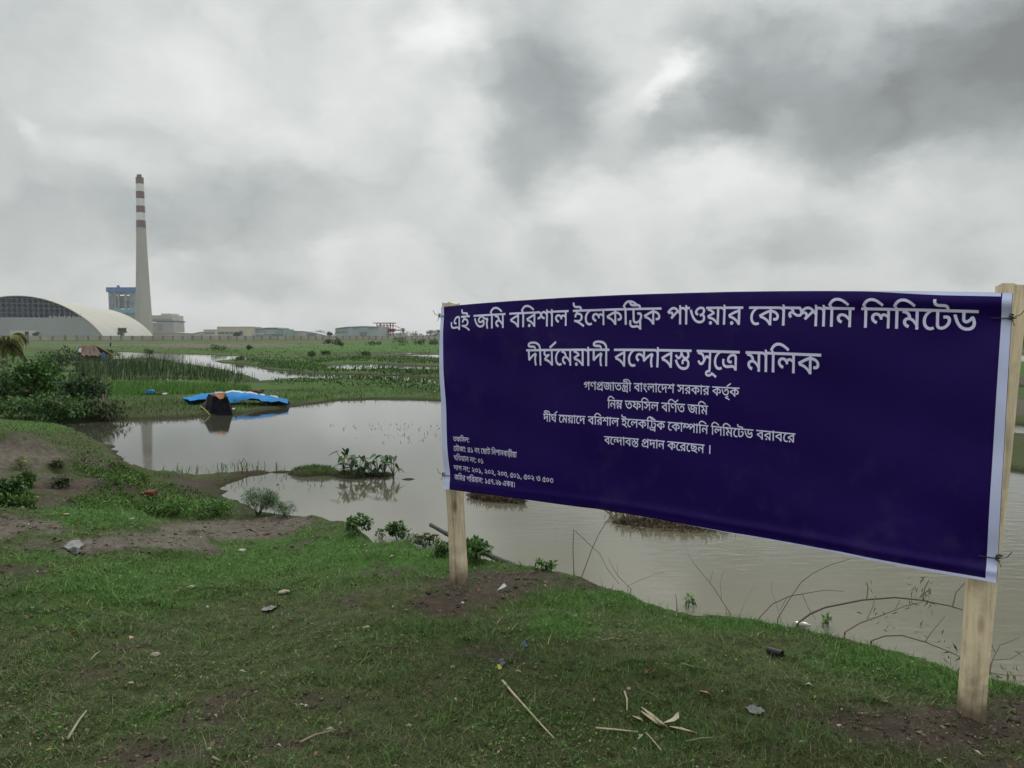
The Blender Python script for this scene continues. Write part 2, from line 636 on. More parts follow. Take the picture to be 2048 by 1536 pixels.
# soil (bare earth) seen in the photo: centre, radii, strength
SOIL = [(925, 1190, 110, 32, 1.35), (1035, 1183, 100, 22, 1.0), (640, 1238, 130, 17, .85), (730, 1205, 100, 20, .55), (560, 1220, 60, 11, .6), (1250, 1237, 70, 12, .55), (880, 1225, 80, 14, .6),
        (1820, 1440, 260, 46, 1.1), (2050, 1450, 140, 46, 1.0), (1700, 1500, 240, 34, .65), (1330, 1400, 150, 20, .35), (1080, 1400, 170, 20, .3),
        (10, 1060, 130, 30, 1.25), (300, 1085, 200, 24, 1.25), (450, 1060, 160, 19, 1.2), (580, 1045, 70, 13, 1.1), (0, 1165, 110, 40, 1.1), (130, 1006, 110, 12, .9), (150, 1100, 120, 16, .9),
        (40, 925, 130, 38, 1.1), (150, 965, 110, 30, .6), (215, 900, 40, 40, .5), (0, 880, 120, 30, .6), (330, 985, 60, 14, .3), (420, 965, 60, 10, .8), (490, 948, 60, 6, 1.0),
        (150, 1385, 200, 30, .3), (480, 1390, 250, 20, .22), (820, 1395, 240, 36, .28), (600, 1480, 300, 20, .2), (330, 1290, 120, 16, .3), (1000, 1490, 200, 20, .25), (1450, 1490, 180, 20, .3),
        (250, 691, 420, 5, .9), (500, 690, 180, 6, .9), (700, 705, 160, 4, .7), (450, 703, 90, 5, .5), (2048, 760, 160, 10, 1.2), (2048, 815, 170, 26, 1.3),
        (300, 800, 160, 10, .5), (330, 828, 120, 7, .6), (520, 777, 40, 4, .6), (640, 950, 60, 5, .6), (900, 712, 60, 5, .8)]
PALE = [(80, 1060, 260, 40, 1.0), (280, 1078, 240, 30, 1.0), (430, 1062, 160, 22, .7), (40, 920, 140, 45, 1.0), (600, 1045, 80, 12, .7), (540, 1222, 80, 14, .6), (300, 691, 900, 6, .8), (2048, 800, 300, 60, .5)]
LUSH = [(500, 1130, 420, 40, .75), (120, 1230, 160, 40, .5), (900, 1265, 240, 22, .4), (560, 1300, 200, 26, .3), (1330, 1330, 160, 26, .45), (1100, 1430, 160, 20, .35), (300, 1440, 160, 26, .35), (190, 1040, 90, 18, 1.2), (110, 1072, 70, 7, .6), (110, 1112, 90, 10, .7), (430, 1088, 60, 5, .6), (330, 1066, 50, 4, .5), (300, 1015, 160, 25, 1.0), (180, 1010, 120, 12, .8), (230, 1175, 260, 40, .8), (620, 1085, 140, 30, .9), (850, 1110, 160, 25, .9), (1250, 1195, 230, 22, 1.0), (1500, 1245, 200, 24, 1.0),
        (1800, 1320, 200, 30, 1.0), (1120, 1250, 70, 26, .9), (300, 778, 110, 14, 1.2), (80, 850, 130, 18, .9), (1950, 1370, 120, 24, .8), (640, 785, 200, 16, .6), (700, 697, 260, 5, 1.0)]


def masks(px, py, x, y):
    s = np.zeros_like(px)
    for cx, cy, rx, ry, a in SOIL:
        s = s + a * gauss(px, py, cx, cy, rx, ry)
    g = np.zeros_like(px)
    for cx, cy, rx, ry, a in LUSH:
        g = g + a * gauss(px, py, cx, cy, rx, ry)
    r = np.hypot(x, y)
    n = fbm(x, y, 1.6, 5, 51, 0.62) * sstep(20 / np.maximum(r, 0.1), 0.3, 1.0) + fbm(x, y, 0.25, 4, 57, 0.6) * (1 - sstep(20 / np.maximum(r, .1), 0.3, 1.0))
    far = sstep(r, 14, 35)
    return np.clip(s - 0.55 * g + n * (1.5 - .7 * far) - 0.10 - .18 * far, 0, 1), np.clip(g + n * (0.4 + .5 * far) + .45 * far, 0, 1)


def build_ground():
    azs = np.concatenate([np.arange(-180, -50, 5.0), np.arange(-50, -36, 0.5), np.arange(-36, 36, 0.14), np.arange(36, 50, 0.5), np.arange(50, 180, 5.0)])
    rs = np.concatenate([[0.05, 0.5, 1.0], np.geomspace(1.5, 60, 480), np.geomspace(60.5, 420, 240), np.geomspace(425, 14000, 60)])
    A, Rr = np.meshgrid(np.radians(azs), rs)
    x, y = Rr * np.sin(A), Rr * np.cos(A)
    z, s = height(x.ravel(), y.ravel(), True)
    V = np.stack([x.ravel(), y.ravel(), z], -1)
    nr, nc = x.shape
    i, j = np.meshgrid(np.arange(nr - 1), np.arange(nc), indexing='ij')
    j2 = (j + 1) % nc
    F = np.stack([i * nc + j, i * nc + j2, (i + 1) * nc + j2, (i + 1) * nc + j], -1).reshape(-1, 4)[:, ::-1]
    me = mesh_np('ground', V, [F])
    P = V.copy()
    P[:, 1] = np.maximum(P[:, 1], 0.8)
    px, py = project(P)
    so, lu = masks(px, py, V[:, 0], V[:, 1])
    pa = np.zeros_like(px)
    for cx, cy, rx, ry, a_ in PALE:
        pa = pa + a_ * gauss(px, py, cx, cy, rx, ry)
    for nm, arr in (('soil', so), ('lush', lu), ('pale', np.clip(pa, 0, 1))):
        a = me.attributes.new(nm, 'FLOAT', 'POINT')
        a.data.foreach_set('value', arr.astype(np.float32))
    m, nt, b = new_mat('ground')
    at1 = nt.nodes.new('ShaderNodeAttribute')
    at1.attribute_name = 'soil'
    at2 = nt.nodes.new('ShaderNodeAttribute')
    at2.attribute_name = 'lush'
    n1 = mnoise(nt, 14, 10, 0.68)
    n2 = mnoise(nt, 90, 5, 0.6)
    n3 = mnoise(nt, 1.3, 5, 0.6)
    soil = mramp(nt, n1.outputs['Fac'], [(0.28, (0.022, 0.014, 0.009)), (0.5, (0.058, 0.039, 0.025)), (0.72, (0.120, 0.088, 0.062))])
    at3 = nt.nodes.new('ShaderNodeAttribute')
    at3.attribute_name = 'pale'
    pale = mramp(nt, n1.outputs['Fac'], [(0.25, (0.066, 0.057, 0.045)), (0.5, (0.148, 0.130, 0.107)), (0.75, (0.240, 0.214, 0.180))])
    soil1 = mmix(nt, n3.outputs['Fac'], soil.outputs[0], (0.088, 0.076, 0.060))
    soil2 = mmix(nt, at3.outputs['Fac'], soil1, pale.outputs[0])
    grass = mramp(nt, n1.outputs['Fac'], [(0.25, (0.028, 0.038, 0.013)), (0.5, (0.062, 0.083, 0.028)), (0.75, (0.115, 0.125, 0.054))])
    lush = mramp(nt, n1.outputs['Fac'], [(0.25, (0.028, 0.070, 0.013)), (0.55, (0.064, 0.142, 0.028)), (0.8, (0.112, 0.190, 0.046))])
    g = mmix(nt, at2.outputs['Fac'], grass.outputs[0], lush.outputs[0])
    # ragged border between earth and green
    ad = nt.nodes.new('ShaderNodeMath')
    ad.operation = 'ADD'
    nt.links.new(at1.outputs['Fac'], ad.inputs[0])
    nm = nt.nodes.new('ShaderNodeMath')
    nm.operation = 'MULTIPLY_ADD'
    nt.links.new(n2.outputs['Fac'], nm.inputs[0])
    nm.inputs[1].default_value = 0.9
    nm.inputs[2].default_value = -0.45
    nt.links.new(nm.outputs[0], ad.inputs[1])
    mr = nt.nodes.new('ShaderNodeMapRange')
    mr.interpolation_type = 'SMOOTHSTEP'
    mr.inputs['From Min'].default_value = 0.08
    mr.inputs['From Max'].default_value = 0.92
    nt.links.new(ad.outputs[0], mr.inputs['Value'])
    c = mmix(nt, mr.outputs[0], g, soil2)
    # wet mud just above the water
    geo = nt.nodes.new('ShaderNodeNewGeometry')
    sp = nt.nodes.new('ShaderNodeSeparateXYZ')
    nt.links.new(geo.outputs['Position'], sp.inputs[0])
    wet = nt.nodes.new('ShaderNodeMapRange')
    wet.inputs['From Min'].default_value = 0.0
    wet.inputs['From Max'].default_value = 0.07
    wet.inputs['To Min'].default_value = 1.0
    wet.inputs['To Max'].default_value = 0.0
    nt.links.new(sp.outputs[2], wet.inputs['Value'])
    c = mmix(nt, wet.outputs[0], c, (0.035, 0.028, 0.018))
    nt.links.new(c, b.inputs['Base Color'])
    b.inputs['Roughness'].default_value = 0.9
    b.inputs['Specular IOR Level'].default_value = 0.15
    bp = nt.nodes.new('ShaderNodeBump')
    bp.inputs['Strength'].default_value = 0.9
    bp.inputs['Distance'].default_value = 0.03
    hsum = nt.nodes.new('ShaderNodeMath')
    hsum.operation = 'ADD'
    nt.links.new(n1.outputs['Fac'], hsum.inputs[0])
    nt.links.new(n2.outputs['Fac'], hsum.inputs[1])
    nt.links.new(hsum.outputs[0], bp.inputs['Height'])
    nt.links.new(bp.outputs[0], b.inputs['Normal'])
    return tag(link('ground', me, m, smooth=True), kind='structure')


build_ground()


def build_water():
    """One still sheet, muddy, with faint ripples that grow towards the right."""
    me = bpy.data.meshes.new('water')
    S = 3000
    me.from_pydata([(-S, -S, 0), (S, -S, 0), (S, S, 0), (-S, S, 0)], [], [(0, 1, 2, 3)])
    m, nt, b = new_mat('pond_water')
    n0 = mnoise(nt, 0.25, 4, 0.6)
    c = mramp(nt, n0.outputs['Fac'], [(0.3, (0.120, 0.113, 0.078)), (0.7, (0.160, 0.152, 0.108))])
    gp = nt.nodes.new('ShaderNodeNewGeometry')
    gs = nt.nodes.new('ShaderNodeSeparateXYZ')
    nt.links.new(gp.outputs['Position'], gs.inputs[0])
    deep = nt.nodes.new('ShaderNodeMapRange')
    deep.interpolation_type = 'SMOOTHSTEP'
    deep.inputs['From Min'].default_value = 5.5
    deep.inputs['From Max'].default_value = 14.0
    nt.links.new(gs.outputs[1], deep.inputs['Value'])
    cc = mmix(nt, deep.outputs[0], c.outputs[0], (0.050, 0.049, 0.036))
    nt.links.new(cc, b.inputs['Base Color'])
    b.inputs['Roughness'].default_value = 0.045
    b.inputs['IOR'].default_value = 1.42
    b.inputs['Specular IOR Level'].default_value = 0.5
    geo = nt.nodes.new('ShaderNodeNewGeometry')
    mp = nt.nodes.new('ShaderNodeMapping')
    mp.inputs['Rotation'].default_value = (0, 0, R(-12))
    mp.inputs['Scale'].default_value = (1.0, 3.2, 1.0)
    nt.links.new(geo.outputs['Position'], mp.inputs[0])
    n1 = mnoise(nt, 3.2, 4, 0.55, mp.outputs[0], 0.4)
    # wind patches
    n2 = mnoise(nt, 0.30, 3, 0.5)
    sp = nt.nodes.new('ShaderNodeSeparateXYZ')
    nt.links.new(geo.outputs['Position'], sp.inputs[0])
    wx = nt.nodes.new('ShaderNodeMapRange')
    wx.inputs['From Min'].default_value = -1.5
    wx.inputs['From Max'].default_value = 4.0
    wx.inputs['To Min'].default_value = 0.10
    wx.inputs['To Max'].default_value = 1.0
    nt.links.new(sp.outputs[0], wx.inputs['Value'])
    mu = nt.nodes.new('ShaderNodeMath')
    mu.operation = 'MULTIPLY'
    nt.links.new(wx.outputs[0], mu.inputs[0])
    nt.links.new(n2.outputs['Fac'], mu.inputs[1])
    mh = nt.nodes.new('ShaderNodeMath')
    mh.operation = 'MULTIPLY'
    nt.links.new(mu.outputs[0], mh.inputs[0])
    nt.links.new(n1.outputs['Fac'], mh.inputs[1])
    bp = nt.nodes.new('ShaderNodeBump')
    bp.inputs['Strength'].default_value = 0.22
    bp.inputs['Distance'].default_value = 0.05
    nt.links.new(mh.outputs[0], bp.inputs['Height'])
    nt.links.new(bp.outputs[0], b.inputs['Normal'])
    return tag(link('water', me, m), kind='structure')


build_water()

# ------------------------------------------------------------------ signboard
WIRE = paint('tie_wire', (0.03, 0.028, 0.028), 0.5)
CLOTH_BACK = paint('banner_back', (0.62, 0.60, 0.66), 0.6)


def banner_mat(name, col, rough, sheen=0.35):
    m, nt, b = new_mat(name)
    tcn = nt.nodes.new('ShaderNodeTexCoord')
    n = mnoise(nt, 2.0, 5, 0.6, tcn.outputs['Object'])
    lo, hi = tuple(c * 0.88 for c in col), tuple(c * 1.12 for c in col)
    r = mramp(nt, n.outputs['Fac'], [(0.3, lo), (0.7, hi)])
    # dust and dried splashes
    d1 = mnoise(nt, 9.0, 8, 0.7, tcn.outputs['Object'])
    d2 = mnoise(nt, 1.1, 3, 0.5, tcn.outputs['Object'])
    dm = nt.nodes.new('ShaderNodeMath')
    dm.operation = 'MULTIPLY'
    nt.links.new(d1.outputs['Fac'], dm.inputs[0])
    nt.links.new(d2.outputs['Fac'], dm.inputs[1])
    dr = nt.nodes.new('ShaderNodeMapRange')
    dr.inputs['From Min'].default_value = 0.26
    dr.inputs['From Max'].default_value = 0.42
    dr.inputs['To Max'].default_value = 0.10
    nt.links.new(dm.outputs[0], dr.inputs['Value'])
    nt.links.new(mmix(nt, dr.outputs[0], r.outputs[0], (0.16, 0.14, 0.12)), b.inputs['Base Color'])
    b.inputs['Roughness'].default_value = rough
    b.inputs['Specular IOR Level'].default_value = sheen
    return m


def timber(name, col):
    """Sawn softwood: long grain, a few knots, mud rubbed into the foot."""
    m, nt, b = new_mat(name)
    t = nt.nodes.new('ShaderNodeNewGeometry')
    mp = nt.nodes.new('ShaderNodeMapping')
    mp.inputs['Scale'].default_value = (26, 26, 1.6)
    nt.links.new(t.outputs['Position'], mp.inputs[0])
    g = mnoise(nt, 1.6, 8, .65, mp.outputs[0], .8)
    r = mramp(nt, g.outputs['Fac'], [(.28, tuple(c * .55 for c in col)), (.5, col), (.75, tuple(c * 1.25 for c in col))])
    mp2 = nt.nodes.new('ShaderNodeMapping')
    mp2.inputs['Scale'].default_value = (9, 9, 3.2)
    nt.links.new(t.outputs['Position'], mp2.inputs[0])
    vo = nt.nodes.new('ShaderNodeTexVoronoi')
    vo.inputs['Scale'].default_value = 1.0
    nt.links.new(mp2.outputs[0], vo.inputs['Vector'])
    kn = nt.nodes.new('ShaderNodeMapRange')
    kn.inputs['From Min'].default_value = .06
    kn.inputs['From Max'].default_value = .20
    kn.inputs['To Min'].default_value = .75
    kn.inputs['To Max'].default_value = 0.0
    nt.links.new(vo.outputs['Distance'], kn.inputs['Value'])
    c = mmix(nt, kn.outputs[0], r.outputs[0], (.13, .075, .04))
    n2 = mnoise(nt, 7, 6, .6)
    st = nt.nodes.new('ShaderNodeMapRange')
    st.inputs['From Min'].default_value = .5
    st.inputs['From Max'].default_value = .75
    st.inputs['To Max'].default_value = .5
    nt.links.new(n2.outputs['Fac'], st.inputs['Value'])
    c = mmix(nt, st.outputs[0], c, (.20, .165, .12))
    sp = nt.nodes.new('ShaderNodeSeparateXYZ')
    nt.links.new(t.outputs['Position'], sp.inputs[0])
    zz = nt.nodes.new('ShaderNodeMath')
    zz.operation = 'MULTIPLY_ADD'
    nt.links.new(n2.outputs['Fac'], zz.inputs[0])
    zz.inputs[1].default_value = -.22
    nt.links.new(sp.outputs[2], zz.inputs[2])
    mud = nt.nodes.new('ShaderNodeMapRange')
    mud.inputs['From Min'].default_value = .36
    mud.inputs['From Max'].default_value = .50
    mud.inputs['To Min'].default_value = .85
    mud.inputs['To Max'].default_value = 0
    nt.links.new(zz.outputs[0], mud.inputs['Value'])
    c = mmix(nt, mud.outputs[0], c, (.085, .062, .042))
    nt.links.new(c, b.inputs['Base Color'])
    b.inputs['Roughness'].default_value = .8
    b.inputs['Specular IOR Level'].default_value = .2
    bp = nt.nodes.new('ShaderNodeBump')
    bp.inputs['Strength'].default_value = .5
    bp.inputs['Distance'].default_value = .004
    nt.links.new(g.outputs['Fac'], bp.inputs['Height'])
    nt.links.new(bp.outputs[0], b.inputs['Normal'])
    return m


WOOD = timber('raw_timber', (0.72, 0.60, 0.41))
WOOD_GREY = timber('raw_timber_pale', (0.62, 0.52, 0.37))
NAVY = banner_mat('navy_print', (0.0150, 0.0046, 0.090), 0.40, 0.10)
LETTER = banner_mat('lilac_print', (0.76, 0.74, 1.0), 0.5, 0.1)
HEM = banner_mat('lilac_hem', (0.60, 0.64, 0.92), 0.5, 0.1)

GZ_SIGN = 0.45
PL0 = at_z(917, 1174, GZ_SIGN)                    # left post, foot
PR0 = at_z(1937, 1448, GZ_SIGN)                   # right post, foot
DL, DR = PL0[1], PR0[1]
PL1 = at_y(900, 607, DL)                          # left post, top
PR1 = at_y(2021, 572, DR)
BTL, BBL = at_y(879, 614, DL - .07), at_y(887, 977, DL - .07)
BTR, BBR = at_y(2026, 586, DR - .06), at_y(1993, 1169, DR - .06)
BN = np.cross(BTR - BTL, BBL - BTL)
BN = BN / np.linalg.norm(BN)
if BN[1] > 0:
    BN = -BN


def banner_pt(u, v, lift=0.0):
    p = (BTL * (1 - u) + BTR * u) * (1 - v) + (BBL * (1 - u) + BBR * u) * v
    bow = 4 * u * (1 - u)
    p = p + np.array([0, 0, bow * (0.040 - 0.014 * v)])
    w = 0.010 * math.sin(u * 9.5 + 0.6) * (0.4 + 0.6 * v) + 0.006 * math.sin(u * 21 + 2.0 * v) - 0.012 * bow
    for c, a in ((0.19, 0.007), (0.37, -0.009), (0.62, 0.006), (0.80, -0.006)):                # packing creases
        w += a * max(0.0, 1 - abs(u - c) / 0.035)
    w += 0.004 * math.sin(7 * v + 9 * u) + 0.0025 * math.sin(19 * v - 13 * u + 1)
    # pull lines fanning from the tied corners
    for cu, cv in ((0, 0.05), (0, .93), (1, .09), (1, .92)):
        du, dv = (u - cu) * 2.4, v - cv
        q = math.hypot(du, dv)
        w += 0.0055 * math.sin(5 * math.atan2(dv, du if cu < .5 else -du) + cu * 2) * math.exp(-q / .30) * min(1, (q / .22) ** 2)
    # the hem rolls at the bottom, the top edge folds at the right
    w += 0.010 * math.exp(-((v - 0.962) / 0.016) ** 2) * (0.15 + 0.85 * u)
    w += 0.020 * math.exp(-((v - 0.035) / 0.03) ** 2) * max(0, u - 0.55) / 0.45
    # drawn back where the wires pull
    for cu, cv in ((0, 0.03), (0, .93), (1, .09), (1, .93)):
        w -= 0.020 * math.exp(-(((u - cu) / 0.05) ** 2 + ((v - cv) / 0.09) ** 2))
    return p + BN * (w + lift)


def banner_uv(px, py):
    u, v = 0.5, 0.5
    for _ in range(12):
        a = np.array(project(banner_pt(u, v)))
        du = (np.array(project(banner_pt(u + 1e-4, v))) - a) / 1e-4
        dv = (np.array(project(banner_pt(u, v + 1e-4))) - a) / 1e-4
        J = np.stack([du, dv], 1)
        s = np.linalg.solve(J, np.array([px, py]) - a)
        u, v = u + s[0], v + s[1]
    return u, v


sign = empty('banner_sign', tuple((PL0 + PR0) / 2), 'long navy banner with lilac Bengali lettering tied between two timber posts', 'sign')


def post(foot, top, w, t, yaw, mat, nm='post', seed=0, split=1.0):
    """A rough sawn post: slightly crooked, split along its face, uneven top."""
    rr = random.Random(seed)
    foot, top = Vector(foot), Vector(top)
    base = foot - (top - foot).normalized() * 0.22
    ax = (top - base)
    n = 15
    sx = Vector((math.cos(yaw), math.sin(yaw), 0))
    sy = Vector((-math.sin(yaw), math.cos(yaw), 0))
    prof = [(-.5, -.5), (-.06, -.5 - .04 * split), (0.02, -.5 + .06 * split), (.10, -.5 - .04 * split), (.5, -.5), (.53, 0), (.5, .5), (0, .52), (-.5, .5), (-.52, 0)]
    V, F = [], []
    for i in range(n):
        f = i / (n - 1)
        c = base + ax * f + sx * (0.006 * math.sin(f * 7 + seed)) + sy * 0.004 * math.sin(f * 5 + 2 * seed)
        ww = w * (1 + 0.05 * math.sin(f * 11 + seed) + rr.uniform(-.02, .02))
        tt = t * (1 + 0.05 * math.sin(f * 9 + 1 + seed))
        for (a, b) in prof:
            z = rr.uniform(-.006, .006) if i == n - 1 else 0
            V.append(c + sx * a * ww + sy * b * tt + Vector((0, 0, z)))
    k = len(prof)
    for i in range(n - 1):
        for j in range(k):
            F.append((i * k + j, i * k + (j + 1) % k, (i + 1) * k + (j + 1) % k, (i + 1) * k + j))
    F.append(tuple(reversed(range(k))))
    F.append(tuple((n - 1) * k + j for j in range(k)))
    mb = MB()
    mb.add(V, F)
    o = mb.build(nm, mat, sign)
    return o


post(at_y(917, 1174, DL + .06), at_y(900, 606, DL + .06), 0.088, 0.075, R(-28), WOOD_GREY, seed=1)['label'] = 'greyish split post carrying the far end'
post(at_y(1938, 1452, DR + .065), at_y(2023, 570, DR + .065), 0.094, 0.06, R(-10), WOOD, seed=2, split=.1)['label'] = 'pale flat post carrying the near end'

# banner sheet: navy field, lilac hem, pale back
NU, NV = 300, 130
us = np.linspace(0, 1, NU + 1)
vs = np.linspace(0, 1, NV + 1)
PB = [[banner_pt(u, v) for u in us] for v in vs]
V = [p for row in PB for p in row] + [p - BN * 0.0015 for row in PB for p in row]
c = NU + 1
nb = c * (NV + 1)
F, MI = [], []
for i in range(NV):
    for j in range(NU):
        q = (i * c + j, (i + 1) * c + j, (i + 1) * c + j + 1, i * c + j + 1)
        F.append(q)
        MI.append(0)
        F.append(tuple(nb + k for k in reversed(q)))
        MI.append(1)
rim = [j for j in range(c)] + [i * c + NU for i in range(1, NV + 1)] + [NV * c + j for j in range(NU - 1, -1, -1)] + [i * c for i in range(NV - 1, 0, -1)]
for a, b in zip(rim, rim[1:] + rim[:1]):
    F.append((a, b, nb + b, nb + a))
    MI.append(1)
me = bpy.data.meshes.new('banner')
me.from_pydata([tuple(map(float, p)) for p in V], [], F)
me.polygons.foreach_set('material_index', np.array(MI, np.int32))
banner = link('banner', me, [NAVY, CLOTH_BACK], sign, smooth=True)
# hem: unprinted strips along both ends and, thinner, along the bottom right and top right
def strip(u0f, u1f, v0, v1, n=240, horiz=False):
    rows = []
    for i in range(n + 1):
        f = i / n
        if horiz:
            u = v0 + (v1 - v0) * f
            rows.append([banner_pt(u, u0f(u), .0022), banner_pt(u, u1f(u), .0022)])
        else:
            v = v0 + (v1 - v0) * f
            rows.append([banner_pt(u0f(v), v, .0022), banner_pt(u1f(v), v, .0022)])
    if not horiz:
        rows = [[b, a] for a, b in rows]
    MB().grid(rows).build('hem', HEM, banner)


strip(lambda v: 0.0005, lambda v: 0.0085 + 0.010 * v, 0.0, 1.0)
strip(lambda v: 0.9885 - 0.002 * v, lambda v: 0.9995, 0.0, 1.0)
strip(lambda u: 1.0 - 0.010 * sstep(u, .45, .95), lambda u: 0.9995, 0.45, 0.987, 240, True)
strip(lambda u: 0.0005, lambda u: 0.012 * sstep(u, .80, .93) + .001, 0.78, 0.987, 120, True)

